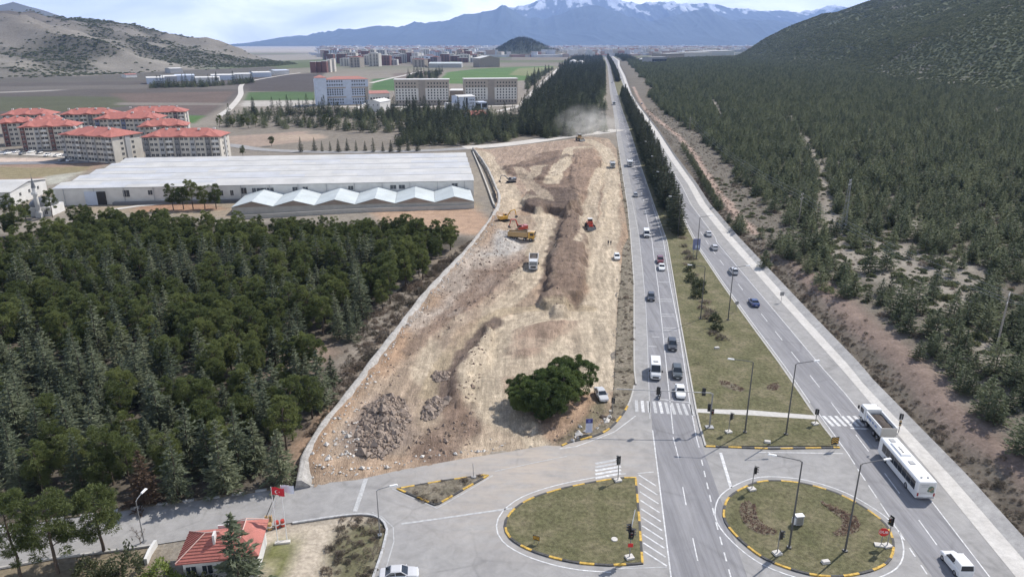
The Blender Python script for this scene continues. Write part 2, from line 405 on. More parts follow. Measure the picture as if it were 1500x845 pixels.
# ---------------------------------------------------------------- terrain
SITE = GL([(437, 705), (474, 637), (522, 574), (594, 478), (637, 424), (683, 375), (721, 324), (731, 298), (724, 275), (711, 247), (694, 221), (720, 218), (760, 213), (830, 205), (862, 200), (890, 203), (902, 218), (905, 235), (909, 265), (914, 300), (920, 345), (913, 363), (909, 413), (905, 450), (903, 496), (899, 573), (893, 612), (866, 632), (829, 650), (790, 655), (750, 660.5), (675, 672), (584, 688.5), (522, 702.5), (470, 709)])
WALL = [(-30.2, 86.6), (-31.0, 92), (-30.6, 101.5), (-28.4, 116.6), (-24.0, 148.6), (-20.0, 174.0), (-13.7, 204.8), (-7.1, 249.2), (-5.2, 279.3), (-7.9, 312.2), (-13.6, 363.4), (-23.0, 424.6)]
FOOT_R = [(420, 560), (505, 1022), (590, 1500), (680, 2100), (760, 2680), (1100, 3050), (2600, 3300), (7000, 2500), (7000, -800), (380, -800), (390, 250)]
FOOT_L = [(-1500, 1150), (-870, 1330), (-700, 1750), (-610, 2140), (-730, 2500), (-1000, 3000), (-2500, 3400), (-6000, 3000), (-6000, 1000)]
def gz(x, y):
    x = np.asarray(x, float); y = np.asarray(y, float)
    z = np.full(np.shape(x), -.10)
    d = x-ev(RO, y)
    k = 1-.75*smooth(165, 235, y)
    bank = k*2.6*smooth(.6, 8, d)+np.minimum(np.maximum(d-9, 0)*.03, 10)+smooth(2, 12, d)*(fbm(x*.12, y*.12, 3)-.5)*.9
    z = z+np.where(d > 0, bank, 0)
    far = (y > 200) & (x > 300)
    if far.any():
        s = np.maximum(sdist(FOOT_R, x[far], y[far]), 0)
        h = 470*(1-np.exp(-(.50*s*smooth(-10, 130, s))/470))
        n = (ridged(x[far]*.0022, y[far]*.0022, 5)-.5)*46+(fbm(x[far]*.02, y[far]*.02, 3)-.5)*7
        z[far] += h+n*smooth(0, 300, s)
    far = (y > 900) & (x < -500)
    if far.any():
        s = np.maximum(sdist(FOOT_L, x[far], y[far]), 0)
        h = 175*(1-np.exp(-(.30*s*smooth(-20, 260, s))/175))
        n = (ridged(x[far]*.0032+3, y[far]*.0032, 5)-.55)*75+(fbm(x[far]*.012, y[far]*.012, 4)-.5)*14
        z[far] += h+n*smooth(0, 350, s)
    r = np.hypot(x-35, (y-3750)*.8); z = z+66*np.exp(-(r/120)**2)+26*np.exp(-((x-150)/150)**2-((y-3800)/200)**2)
    r = np.hypot(x+4500, (y-6900)*.7); z = z+np.maximum(0, 430*(1-r/1000))*(.85+.3*fbm(x*.002, y*.002, 3))
    # the bank that falls from the right of the wall to the sheds, and the excavated site below its own sheet
    near = (np.abs(x) < 120) & (y > 80) & (y < 470)
    if near.any():
        s = sdist(SITE, x[near], y[near]); z[near] -= 4.0*smooth(1.2, 4.5, s)
    return z
def gz1(x, y): return float(gz(np.array([x]), np.array([y]))[0])
def GT(px, py):
    """sight line of a pixel against the terrain"""
    z = 0.0
    for _ in range(14):
        x, y = G(px, py, z); z = .5*z+.5*gz1(x, y)
    return (x, y, gz1(x, y))

def axis(lo, hi, a, b, step, g):
    mid = list(np.arange(a, b+1e-6, step)); l = []; p = a; s = step
    while p > lo: s *= g; p -= s; l.append(p)
    r = []; p = b; s = step
    while p < hi: s *= g; p += s; r.append(p)
    return np.array(l[::-1]+mid+r)
gx = axis(-20000, 20000, -330, 470, 2.0, 1.035)
gy = np.concatenate([np.arange(-60, 300, 1.7), np.arange(300, 720, 2.4), 720*1.0105**np.arange(0, 336)])
X, Y = np.meshgrid(gx, gy); X = X.ravel(); Y = Y.ravel()
Z = gz(X, Y)
C = np.tile(np.array([.215, .190, .158]), (len(X), 1))
wx = (fbm(X*.05, Y*.05, 4)-.5); wy = (fbm(X*.05+50, Y*.05+9, 4)-.5)
fx_ = (fbm(X*.004, Y*.004, 4)-.5); fy_ = (fbm(X*.004+50, Y*.004+9, 4)-.5)
def paint(poly, col, soft=3.0, warp=8.0, k=1.0, far=False):
    a = np.array(poly); m = (X > a[:, 0].min()-40-soft) & (X < a[:, 0].max()+40+soft) & (Y > a[:, 1].min()-40-soft) & (Y < a[:, 1].max()+40+soft)
    if not m.any(): return
    u, v = (fx_, fy_) if far else (wx, wy)
    s = sdist(poly, X[m]+u[m]*warp, Y[m]+v[m]*warp)
    t = (smooth(-soft, soft, s)*k)[:, None]
    C[m] = C[m]*(1-t)+np.array(col)*t
def pp(pts, col, soft=3.0, warp=8.0, k=1.0, far=False): paint(GL(pts), col, soft, warp, k, far)
# far plain: mottled fields
cell = vnoise(np.floor(X/260)*7.7+3, np.floor(Y/(340))*3.3+.5); band = smooth(1300, 2600, Y)[:, None]
pal = np.array([[.12, .105, .09], [.10, .115, .06], [.16, .14, .115], [.09, .115, .05], [.12, .095, .08]])
C = C*(1-band*.8)+pal[(cell*4.99).astype(int) % 5]*band*.8
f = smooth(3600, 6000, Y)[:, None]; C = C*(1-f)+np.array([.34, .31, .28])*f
# left plain
pp([(-700, 128), (0, 122), (240, 118), (390, 112), (372, 124), (345, 146), (300, 172), (250, 176), (-700, 178)], (.095, .083, .074), 8, 5)
pp([(-400, 146), (100, 141), (215, 143), (205, 153), (130, 163), (-400, 163)], (.085, .088, .054), 3, 4)
pp([(160, 137), (345, 134), (325, 152), (200, 156)], (.125, .095, .080), 3, 4)
pp([(200, 156), (325, 153), (300, 168), (190, 166)], (.115, .090, .080), 3, 4)
pp([(-300, 131), (230, 124), (350, 125), (350, 131), (220, 130), (-300, 136)], (.125, .112, .098), 3, 4)
pp([(-100, 138), (92, 131.6), (92, 132.9), (-100, 140.2)], (.26, .24, .215), 1.5, 2)
pp([(266, 169), (302, 170), (285, 181), (262, 178)], (.075, .13, .045), 3, 4)
pp([(170, 150), (330, 151), (330, 154.5), (170, 153.8)], (.19, .168, .145), 2, 3)
pp([(362, 135), (462, 134), (462, 147), (358, 147)], (.072, .115, .048), 3, 5)
pp([(358, 148), (462, 147), (462, 156), (350, 156)], (.36, .335, .30), 4, 9)
pp([(368, 112), (475, 107), (463, 135), (362, 134)], (.078, .068, .063), 4, 6)
pp([(545, 116), (585, 113), (582, 133), (543, 133)], (.07, .13, .05), 4, 6)
pp([(575, 108), (650, 103), (640, 117), (580, 120)], (.16, .13, .11), 5, 9)
pp([(655, 106), (700, 101), (768, 98), (812, 97), (775, 117), (700, 124), (640, 122)], (.088, .150, .052), 4, 9)
pp([(760, 100), (815, 98), (783, 112), (745, 110)], (.22, .21, .12), 5, 9, .7)
pp([(250, 93), (372, 92), (402, 97), (295, 103)], (.085, .135, .045), 6, 10)
pp([(372, 82), (480, 78.5), (478, 87), (392, 90)], (.25, .23, .20), 15, 30)
pp([(395, 93), (470, 91), (520, 96), (400, 102)], (.10, .12, .06), 10, 20)
pp([(-600, 104), (120, 112), (250, 104), (400, 98), (420, 103), (385, 113), (240, 118), (0, 122), (-600, 128)], (.105, .096, .082), 8, 14)
# middle ground between the flats, the dormitories and the forest
pp([(325, 185), (420, 168), (600, 166), (900, 160), (893, 205), (690, 222), (330, 222)], (.185, .163, .135), 8, 14)
pp([(330, 200), (450, 192), (470, 205), (380, 214), (330, 212)], (.29, .225, .18), 4, 10)
pp([(400, 198), (470, 196), (480, 203), (405, 206)], (.33, .26, .20), 3, 8)
pp([(462, 156), (770, 155), (760, 166), (600, 168), (455, 166)], (.20, .178, .148), 4, 6)
pp([(-300, 226), (85, 232), (40, 238.5), (-300, 239)], (.46, .37, .31), 3, 4)
pp([(-300, 240.5), (165, 237), (110, 256), (60, 268), (-300, 262)], (.26, .185, .14), 3, 9)
pp([(-50, 247), (130, 243), (110, 256), (20, 262)], (.20, .185, .10), 3, 12, .7)
pp([(70, 258), (120, 250), (95, 268), (72, 272)], (.33, .32, .27), 2, 8)
# yard by the big shed, woodland floor
pp([(95, 296), (340, 292), (700, 296), (705, 304), (340, 318), (120, 312)], (.26, .215, .16), 3, 5)
pp([(195, 300), (300, 296), (330, 306), (200, 312)], (.30, .17, .11), 3, 6, .8)
pp([(530, 308), (690, 302), (722, 326), (700, 345), (560, 325)], (.34, .235, .165), 3, 6)
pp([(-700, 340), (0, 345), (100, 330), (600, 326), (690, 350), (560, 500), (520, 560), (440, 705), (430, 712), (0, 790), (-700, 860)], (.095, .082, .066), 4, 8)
pp([(690, 345), (722, 330), (640, 425), (525, 575), (437, 705), (418, 700), (490, 560), (525, 470)], (.19, .16, .128), 2.5, 8)
pp([(520, 470), (590, 400), (640, 390), (560, 480), (500, 560)], (.21, .185, .155), 3, 8, .8)
pp([(395, 520), (470, 500), (500, 520), (430, 560), (400, 550)], (.24, .18, .14), 2, 6, .8)
pp([(420, 650), (470, 600), (500, 590), (440, 690)], (.34, .23, .16), 1.5, 5, .8)
# plot by the gate house
pp([(-200, 850), (76, 815), (188, 800), (230, 797), (228, 860), (-200, 960)], (.20, .165, .115), 1.2, 3)
pp([(372, 775), (430, 764), (512, 752), (548, 754), (566, 770), (545, 860), (380, 860)], (.40, .345, .275), .5, 2.5)
pp([(500, 757), (545, 755), (566, 772), (548, 860), (470, 860), (480, 800)], (.125, .118, .07), 1, 5)
pp([(384, 800), (420, 775), (428, 800), (404, 850), (384, 850)], (.13, .135, .055), .8, 4)
# right-hand side: bank, woodland floor, dirt road, clearings
dR = X-ev(RO, Y)
m = (dR > 0) & (Y < 2700) & (X < 900)
t = (smooth(0, 3, dR)*m)[:, None]; C = C*(1-t)+np.array([.135, .120, .098])*t
t = (smooth(3, 5.5, dR+wx*5)*(1-smooth(8.5, 12.5, dR+wx*5))*m*(1-smooth(170, 230, Y)))[:, None]; C = C*(1-t*.9)+np.array([.19, .142, .118])*t*.9
t = (smooth(0, 1, dR)*(1-smooth(2, 4.0, dR+wx*4))*m)[:, None]; C = C*(1-t*.8)+np.array([.105, .088, .068])*t*.8
t = (smooth(14, 40, dR+wx*30)*m*smooth(.40, .62, fbm(X*.03+9, Y*.03, 4)))[:, None]; C = C*(1-t*.8)+np.array([.20, .18, .152])*t*.7
DIRT = [G(*p) for p in [(1240, 420), (1160, 372), (1110, 345), (1098, 338), (1080, 318.7), (1065.8, 300), (1058, 292), (1039, 265), (1017.8, 230), (993.7, 200.7), (975, 186), (961.6, 175), (945.6, 161), (935, 143), (928, 128)]]
d, _ = segdist(DIRT[2:], X, Y); t = (1-smooth(1.0, 2.0, d+wx*1.5))[:, None]; C = C*(1-t)+np.array([.33, .245, .20])*t
CLEAR = [GL(q) for q in [[(1040, 150), (1046, 150), (1062, 178), (1054, 179)], [(1152, 176), (1160, 176), (1176, 206), (1170, 210)], [(1167, 206), (1177, 205), (1203, 246), (1194, 250)], [(1194, 250), (1206, 249), (1216, 296), (1202, 297)], [(1198, 296), (1212, 294), (1232, 345), (1196, 350)], [(1322, 330), (1350, 326), (1352, 352), (1326, 362)], [(1190, 352), (1300, 360), (1440, 415), (1430, 470), (1350, 470), (1290, 440), (1205, 390)], [(1345, 470), (1470, 520), (1480, 560), (1430, 545)], [(1452, 176), (1466, 174), (1458, 186), (1450, 186)], [(975, 138), (985, 138), (990, 142), (978, 142)]]]
for q in CLEAR: paint(q, (.255, .228, .192), 3, 10, .85)
# hills
h = np.maximum(sdist(FOOT_R, X, Y)*(X > 300)*(Y > -700), 0)
t = smooth(0, 60, h)[:, None]; n = fbm(X*.03, Y*.03, 4)[:, None]; n9 = fbm(X*.006+4, Y*.006, 4)[:, None]
C = C*(1-t)+((np.array([.098, .108, .060])*(.8+.4*n9)*(1-smooth(.66, .74, n))+np.array([.19, .175, .145])*smooth(.66, .74, n)))*t
s = sdist(FOOT_L, X, Y); h = np.maximum(s*(X < -400)*(Y > 800), 0)
n = ridged(X*.004+Y*.0015, Y*.006, 5)[:, None]; n2 = fbm(X*.006, Y*.006, 5)[:, None]; n3 = smooth(-1500, -900, X)[:, None]
t = smooth(0, 80, h)[:, None]
hc = np.array([.100, .090, .085])*(1-n3)+np.array([.205, .188, .16])*n3  # left part darker: cloud shadow put into the hill colour
kk = .85*smooth(.46, .60, n2+.08*(1-n3)); hc = hc*(1-kk)+np.array([.060, .058, .046])*kk
C = C*(1-t)+hc*(.75+.5*n)*t
r = np.hypot(X-35, (Y-3750)*.8); t = (1-smooth(150, 250, r+wx*60))[:, None]; C = C*(1-t)+np.array([.045, .052, .038])*t
t = ((Z > 20)*(np.hypot(X+4500, Y-6900) < 1500))[:, None]; C = np.where(t, np.array([.10, .10, .09]), C)
nx, ny = len(gx), len(gy)
idx = np.arange(nx*ny).reshape(ny, nx)
Fq = np.stack([idx[:-1, :-1], idx[:-1, 1:], idx[1:, 1:], idx[1:, :-1]], -1).reshape(-1, 4)
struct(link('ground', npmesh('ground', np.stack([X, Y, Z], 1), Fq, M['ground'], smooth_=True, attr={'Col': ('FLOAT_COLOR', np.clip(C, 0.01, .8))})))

# ---------------------------------------------------------------- construction site
SX = np.arange(-46, 72, .55); SY = np.arange(84, 560, .7)
sX, sY = np.meshgrid(SX, SY); sX = sX.ravel(); sY = sY.ravel()
def pf(px): return GL(px)
PLAT = [  # outline in photograph pixels, height, edge width
    ([(799, 450), (801, 403), (808, 370), (822, 335), (830, 312), (843, 304), (851, 318), (856, 345), (853, 400), (850, 440), (830, 462), (812, 462)], 1.9, 1.7),
    ([(770, 292), (790, 280), (835, 284), (850, 292), (846, 305), (832, 318), (822, 314), (806, 310), (790, 313), (768, 309)], 2.4, 1.8),
    ([(735, 248), (765, 240), (800, 226), (832, 222), (836, 236), (828, 256), (806, 266), (772, 262), (748, 256)], 1.5, 4.0),
    ([(832, 268), (842, 226), (868, 220), (882, 240), (878, 285), (852, 288), (840, 284)], 1.4, 3.5),
    ([(728, 470), (706, 489), (683, 513), (668, 545), (661, 578), (676, 600), (700, 590), (706, 545), (720, 505)], 1.6, 1.5),
    ([(735, 490), (765, 475), (842, 470), (830, 490), (800, 520), (760, 530), (745, 520)], .8, 4.0),
    ([(640, 480), (700, 440), (760, 392), (775, 384), (752, 420), (700, 470), (660, 500)], .8, 5.0),
    ([(866, 350), (880, 280), (890, 280), (893, 320), (886, 342)], .8, 3.0)]
PILES = [([(520, 650), (536, 606), (560, 585), (592, 586), (600, 612), (590, 650), (560, 676), (528, 672)], 1.7),
         ([(615, 610), (628, 588), (655, 580), (660, 590), (640, 612), (622, 618)], 1.3),
         ([(632, 552), (645, 543), (660, 545), (655, 558), (640, 562)], 1.1), ([(715, 360), (735, 340), (760, 345), (770, 362), (745, 376), (720, 374)], 1.0)]
PLW = [(pf(a), b, c) for a, b, c in PLAT]; PIW = [(pf(a), b) for a, b in PILES]
SOUTH_EDGE = GL([(420, 709), (470, 709), (522, 702.5), (584, 688.5), (675, 672), (750, 660.5), (829, 650)])
def siteh(x, y, fine=True):
    x = np.asarray(x, float); y = np.asarray(y, float)
    u = (fbm(x*.13, y*.13, 4)-.5); v = (fbm(x*.13+40, y*.13+7, 4)-.5)
    dw, _ = segdist(WALL, x, y)
    h = .12+1.3*np.exp(-(dw/8)**2)
    for p, hh, e in PLW:
        s = sdist(p, x+u*6+(vnoise(x*.7, y*.5)-.5)*1.2, y+v*7); h = h+hh*smooth(-e*.4, e*.6, s)*(.75+.6*fbm(x*.09, y*.05, 3))*(1-.25*smooth(4, 12, s))
    for p, hh in PIW:
        s = sdist(p, x+u*4, y+v*4); h = h+hh*smooth(-.5, 4, s)*(.35+1.1*vnoise(x*.35, y*.3))
    if fine:
        h = h+(fbm(x*.12-y*.015, y*.03, 4)-.5)*.8+(ridged(x*.45-y*.05, y*.07, 3)-.5)*.42+(fbm(x*.6, y*.5, 3)-.5)*.42+(fbm(x*.25+y*.12, y*.3-x*.1, 3)-.5)*.5
    sb = sdist(SITE, x, y); k = smooth(0, 5, sb); ks = smooth(.3, 5, segdist(SOUTH_EDGE, x, y)[0])
    lip = .14*(1-smooth(-.75, .75, sb+(vnoise(x*1.3, y*1.3)-.5)*1.1))*(segdist(WALL, x, y)[0] > 2.2)
    return np.where(dw < 6, h*ks+.05*(1-ks), h*k+.05*(1-k))-lip
sZ = siteh(sX, sY)
sdS = sdist(SITE, sX, sY)
def spp(pts, col, soft=2.0, warp=6.0, k=1.0):
    p = GL(pts); s = sdist(p, sX+(fbm(sX*.11, sY*.08, 4)-.5)*warp*2, sY+(fbm(sX*.11+40, sY*.08, 4)-.5)*warp*2)
    t = (smooth(-soft, soft, s)*k)[:, None]; global sC; sC = sC*(1-t)+np.array(col)*t
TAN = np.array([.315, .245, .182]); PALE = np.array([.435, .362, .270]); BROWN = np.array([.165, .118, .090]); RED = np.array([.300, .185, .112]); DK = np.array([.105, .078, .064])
n = fbm(sX*.06, sY*.03, 4)[:, None]
sC = TAN*(1-smooth(.5, .75, n)*.35)+RED*smooth(.5, .75, n)*.35
spp([(697, 222), (760, 213), (850, 203), (850, 300), (770, 300), (735, 260)], (.30, .225, .175), 4, 8, .7)
spp([(437, 705), (474, 637), (594, 478), (683, 375), (721, 324), (735, 322), (700, 395), (640, 470), (600, 520), (540, 590), (500, 680), (470, 709)], RED, 3, 8, .65)
spp([(600, 480), (640, 424), (683, 375), (722, 340), (770, 350), (775, 380), (745, 410), (690, 440), (650, 480), (620, 500)], (.33, .28, .235), 3, 8, .9)
spp([(715, 362), (735, 340), (762, 346), (772, 362), (745, 378), (718, 376)], (.38, .355, .325), 2, 5, .85)
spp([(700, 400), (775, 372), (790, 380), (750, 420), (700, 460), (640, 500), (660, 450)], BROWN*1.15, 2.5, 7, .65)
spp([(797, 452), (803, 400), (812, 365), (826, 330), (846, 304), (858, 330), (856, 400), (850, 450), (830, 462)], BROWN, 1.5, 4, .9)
spp([(765, 293), (790, 280), (838, 284), (850, 296), (842, 312), (822, 318), (765, 310)], DK, 1.5, 4, .85)  # dark soil, with the shade of the hollow put into its colour
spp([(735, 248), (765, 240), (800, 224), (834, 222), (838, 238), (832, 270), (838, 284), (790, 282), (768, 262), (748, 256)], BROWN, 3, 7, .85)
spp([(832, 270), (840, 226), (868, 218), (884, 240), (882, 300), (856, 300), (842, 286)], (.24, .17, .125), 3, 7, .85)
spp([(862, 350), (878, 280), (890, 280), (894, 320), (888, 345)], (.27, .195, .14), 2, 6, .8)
spp([(730, 468), (704, 489), (680, 513), (664, 545), (657, 580), (672, 590), (690, 545), (708, 508)], (.20, .155, .12), 1.2, 3, .9)  # shaded left-facing side of the curved scarp, put into the soil colour
spp([(738, 492), (765, 476), (840, 468), (828, 490), (800, 518), (762, 528), (745, 518)], (.30, .225, .165), 2, 6, .7)
spp([(790, 440), (845, 436), (838, 462), (800, 458)], (.28, .21, .155), 2, 6, .6)
spp([(585, 660), (660, 600), (700, 600), (700, 630), (660, 668), (590, 686)], BROWN*1.2, 1.5, 4, .8)
spp([(510, 655), (536, 604), (560, 583), (596, 584), (604, 612), (592, 655), (560, 680), (520, 678)], (.235, .185, .150), 1.5, 3, .95)
spp([(612, 612), (628, 586), (660, 578), (664, 590), (640, 616), (620, 622)], (.22, .175, .145), 1.2, 3, .95)
spp([(440, 705), (520, 680), (600, 676), (700, 662), (750, 655), (750, 662), (600, 690), (470, 712)], (.37, .265, .185), 1, 4, .7)
spp([(760, 640), (810, 590), (860, 560), (890, 560), (892, 610), (860, 634), (829, 650), (790, 655)], (.33, .225, .155), 1.5, 5, .8)
spp([(880, 590), (898, 575), (896, 605), (866, 634), (829, 651), (850, 625)], (.15, .135, .09), 1, 4, .9)
def track(pts, wdt, k=.9, col=PALE):
    q = catmull(GL(pts), 2.5); d, al = segdist(q, sX+(fbm(sX*.1, sY*.07, 3)-.5)*4, sY)
    t = (1-smooth(wdt*.78, wdt*1.02, d))*k
    rut = .6*vnoise(d*1.15+al*.004, al*.03)+.4*(.5+.5*np.sin(d*4.0+fbm(sX*.1, sY*.1, 2)*5))
    global sC, sZ
    t3 = t[:, None]; sC = sC*(1-t3)+col*(.74+.46*rut[:, None])*t3
    sZ = sZ*(1-t*.25)-t*.16*rut
track([(762, 660), (738, 630), (715, 590), (702, 545), (720, 500), (765, 470), (830, 460), (872, 455), (886, 420), (886, 380)], 5.0)
track([(880, 560), (886, 500), (884, 420), (888, 360), (893, 320), (896, 270), (892, 235), (880, 215), (860, 205)], 4.2)
track([(715, 590), (640, 560), (640, 525), (690, 475), (745, 435), (775, 400), (790, 370), (800, 335), (795, 316)], 4.6, .85)
track([(860, 215), (835, 218), (826, 240), (818, 252), (805, 268)], 3.6, .95)
track([(705, 225), (722, 250), (745, 285), (755, 300), (740, 310)], 5.5, .75)
track([(750, 290), (800, 300), (780, 275), (760, 250)], 3.5, .5)
track([(690, 560), (730, 540), (800, 535), (850, 500), (870, 460)], 4.5, .75)
track([(858, 360), (866, 300), (876, 262), (890, 240)], 3.2, .85)
track([(700, 620), (712, 560), (735, 515), (790, 505), (830, 515), (850, 540), (880, 545)], 3.2, .85)
track([(870, 470), (880, 500), (878, 540), (868, 560)], 3.5, .85)
track([(740, 655), (750, 620), (735, 590)], 4.5, .85)
track([(620, 580), (660, 520), (720, 465), (770, 452), (870, 452)], 2.2, .9, np.array([.36, .29, .20]))
track([(700, 300), (715, 270), (706, 240)], 2.5, .7)
track([(780, 262), (790, 248), (800, 246)], 3, .7)
track([(640, 600), (690, 640), (720, 655)], 5, .7, np.array([.43, .34, .25]))
def band(pts, wdt, col, k=.9, warp=3.0):
    q = catmull(GL(pts), 2.0); d, _ = segdist(q, sX+(fbm(sX*.3, sY*.25, 3)-.5)*warp, sY+(fbm(sX*.3+9, sY*.25, 3)-.5)*warp)
    t = ((1-smooth(wdt*.5, wdt*1.1, d))*k)[:, None]; global sC; sC = sC*(1-t)+np.array(col)*t
band([(728, 469), (704, 489), (683, 511), (668, 538), (660, 566), (656, 586)], 2.0, DK*1.15, .92)  # shade on the curved scarp's left-facing slope, painted as a dark band
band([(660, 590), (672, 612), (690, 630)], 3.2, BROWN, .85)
band([(832, 310), (816, 340), (806, 372), (801, 404), (796, 442)], 1.9, DK, .85)  # left-facing edge of the long scarp, its shade painted dark
band([(768, 306), (790, 300), (812, 304), (836, 306)], 3.4, DK*.9, .85)  # shade of the hollow below the scarp, painted into the soil
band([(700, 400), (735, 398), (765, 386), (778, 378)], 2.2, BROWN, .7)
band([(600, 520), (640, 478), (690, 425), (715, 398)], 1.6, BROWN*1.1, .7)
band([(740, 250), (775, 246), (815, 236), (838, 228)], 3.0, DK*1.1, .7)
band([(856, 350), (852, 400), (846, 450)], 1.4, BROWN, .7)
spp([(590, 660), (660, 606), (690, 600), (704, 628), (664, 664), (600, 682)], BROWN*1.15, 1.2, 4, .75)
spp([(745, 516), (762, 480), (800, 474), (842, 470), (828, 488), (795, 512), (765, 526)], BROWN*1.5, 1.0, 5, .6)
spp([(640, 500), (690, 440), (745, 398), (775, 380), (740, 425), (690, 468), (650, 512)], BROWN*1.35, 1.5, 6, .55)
keep = sdS > -.9
sidx = np.arange(len(sX)).reshape(len(SY), len(SX))
Fq = np.stack([sidx[:-1, :-1], sidx[:-1, 1:], sidx[1:, 1:], sidx[1:, :-1]], -1).reshape(-1, 4)
Fq = Fq[keep[Fq].all(1)]
used = np.unique(Fq); rem = np.full(len(sX), -1); rem[used] = np.arange(len(used))
sC = sC*(1+(ridged(sX*.5-sY*.05, sY*.05, 3)-.5)[:, None]*.38)*(1+(fbm(sX*.9, sY*.7, 3)-.5)[:, None]*.5)
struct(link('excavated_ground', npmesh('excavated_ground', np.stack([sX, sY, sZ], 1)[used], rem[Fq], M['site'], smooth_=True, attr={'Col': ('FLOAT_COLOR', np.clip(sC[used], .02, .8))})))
from mathutils.interpolate import poly_3d_calc
def sz(x, y):
    """height of the built site surface (bilinear), ground elsewhere"""
    i = int((x-SX[0])/.55); j = int((y-SY[0])/.7)
    if 0 <= i < len(SX)-1 and 0 <= j < len(SY)-1 and sdS[j*len(SX)+i] > 0:
        fx = (x-SX[i])/.55; fy = (y-SY[j])/.7; a = sZ.reshape(len(SY), len(SX))
        return float((a[j, i]*(1-fx)+a[j, i+1]*fx)*(1-fy)+(a[j+1, i]*(1-fx)+a[j+1, i+1]*fx)*fy)
    return gz1(x, y)

# retaining wall of pale stone along the left of the site
def wall_mesh():
    q = catmull(WALL, 3.0); b = MB(); rings = []
    for i, p in enumerate(q):
        a = np.array(q[max(i-1, 0)]); c = np.array(q[min(i+1, len(q)-1)]); d = (c-a)/np.linalg.norm(c-a); nrm = np.array([-d[1], d[0]])  # points to the left (west)
        wob = .12*sin(i*1.7)+.1*sin(i*.61); top = 1.75+wob-.5*max(0, 1-(p[1]-86)/8); zl = gz1(*(np.array(p)+nrm*2))-.4
        def q3(o, z): return (p[0]+nrm[0]*o, p[1]+nrm[1]*o, z)
        wid = .48 if p[1] < 215 else .34
        rings.append([q3(wid+.35, zl), q3(wid, top-.1), q3(wid-.2, top), q3(-wid+.2, top-.05), q3(-wid-.3, top-.5), q3(-wid-1.0, .2)])
    b.loft(rings); return b
w_ = wall_mesh().build('retaining_wall', M['wallstone'])
tag(w_, 'long pale stone retaining wall dividing the woodland from the bare earthworks', 'wall')

# loose rock: three heaps, a sprinkle along the wall foot and the site's lower edge
def rocks(name, pts, sizes, mat, label, zf):
    base = np.array([(1, 0, 0), (-1, 0, 0), (0, 1, 0), (0, -1, 0), (0, 0, 1), (0, 0, -1)], float)
    tri = np.array([(0, 2, 4), (2, 1, 4), (1, 3, 4), (3, 0, 4), (2, 0, 5), (1, 2, 5), (3, 1, 5), (0, 3, 5)])
    V = []; Fs = []
    for i, (p, s) in enumerate(zip(pts, sizes)):
        v = base*rng.uniform(.6, 1.15, (6, 3))*s*np.array([1, 1, .75]); t = rng.uniform(0, 6.28); c, s_ = cos(t), sin(t)
        v = v+rng.normal(0, .12*s, (6, 3))
        v = np.stack([v[:, 0]*c-v[:, 1]*s_, v[:, 0]*s_+v[:, 1]*c, v[:, 2]], 1)+np.array([p[0], p[1], zf(p[0], p[1])+s*.2])
        V.append(v); Fs.append(tri+6*i)
    o = link(name, npmesh(name, np.concatenate(V), np.concatenate(Fs), mat)); o['kind'] = 'stuff'; tag(o, label, name.replace('_', ' ')); return o
def rnd_in(poly, n):
    a = np.array(poly); out = []
    while len(out) < n:
        q = rng.uniform(a.min(0), a.max(0), (n*3, 2)); q = q[inside(poly, q[:, 0], q[:, 1])]; out += [tuple(v) for v in q]
    return out[:n]
pts = []; szs = []
for (p, hh), n in zip(PIW[:3], (1000, 330, 180)):
    a = rnd_in(p, n); pts += a; szs += list(rng.gamma(2.0, .115, n)+.09)
rocks('rubble', pts, szs, M['rock'], 'heaps of brown broken rock on the lower end of the earthworks', sz)
pts = []; szs = []
q = catmull(WALL[:8], 1.0)
for p in q:
    for _ in range(2):
        o = abs(rng.normal(0, 1.3)); pts.append((p[0]+1.0+o, p[1]+rng.uniform(-.6, .6))); szs.append(rng.gamma(2, .075)+.05)
clod = []
for px_, n_ in (([(600, 640), (700, 600), (705, 640), (640, 672), (590, 680)], 260), (PLAT[0][0], 420), (PLAT[4][0], 170), ([(700, 400), (775, 372), (790, 380), (750, 420), (700, 460), (640, 500), (660, 450)], 420), (PLAT[2][0], 260), (PLAT[3][0], 240), ([(600, 480), (640, 424), (683, 375), (722, 340), (770, 350), (700, 420), (640, 480), (560, 590), (500, 680), (470, 700)], 700), ([(760, 640), (860, 560), (892, 610), (829, 650)], 160), (PILES[0][0], 300)): clod += rnd_in(GL(px_), int(n_*.6))
rocks('earth_clods', clod, list(rng.gamma(2.0, .07, len(clod))+.06), plain('earth_clod', (.24, .18, .14), .95, var=.4), 'brown clods and stones strewn over the rough parts of the earthworks', sz)
e = catmull(GL([(455, 700), (522, 697), (584, 683), (675, 667), (740, 656)]), .5)
for p in e:
    pts.append((p[0], p[1]+abs(rng.normal(.4, 1.0)))); szs.append(rng.gamma(2, .09)+.06)
for p in rnd_in(GL([(480, 670), (500, 640), (525, 600), (535, 650), (520, 690), (480, 700)]), 80): pts.append(p); szs.append(rng.gamma(2, .085)+.06)
for p in rnd_in(GL([(866, 634), (896, 600), (893, 615), (866, 634), (835, 648), (850, 625)]), 40): pts.append(p); szs.append(rng.gamma(2, .12)+.08)
rocks('loose_stones', pts, szs, M['whiterock'], 'pale loose stones along the wall foot and the lower edge of the site', sz)
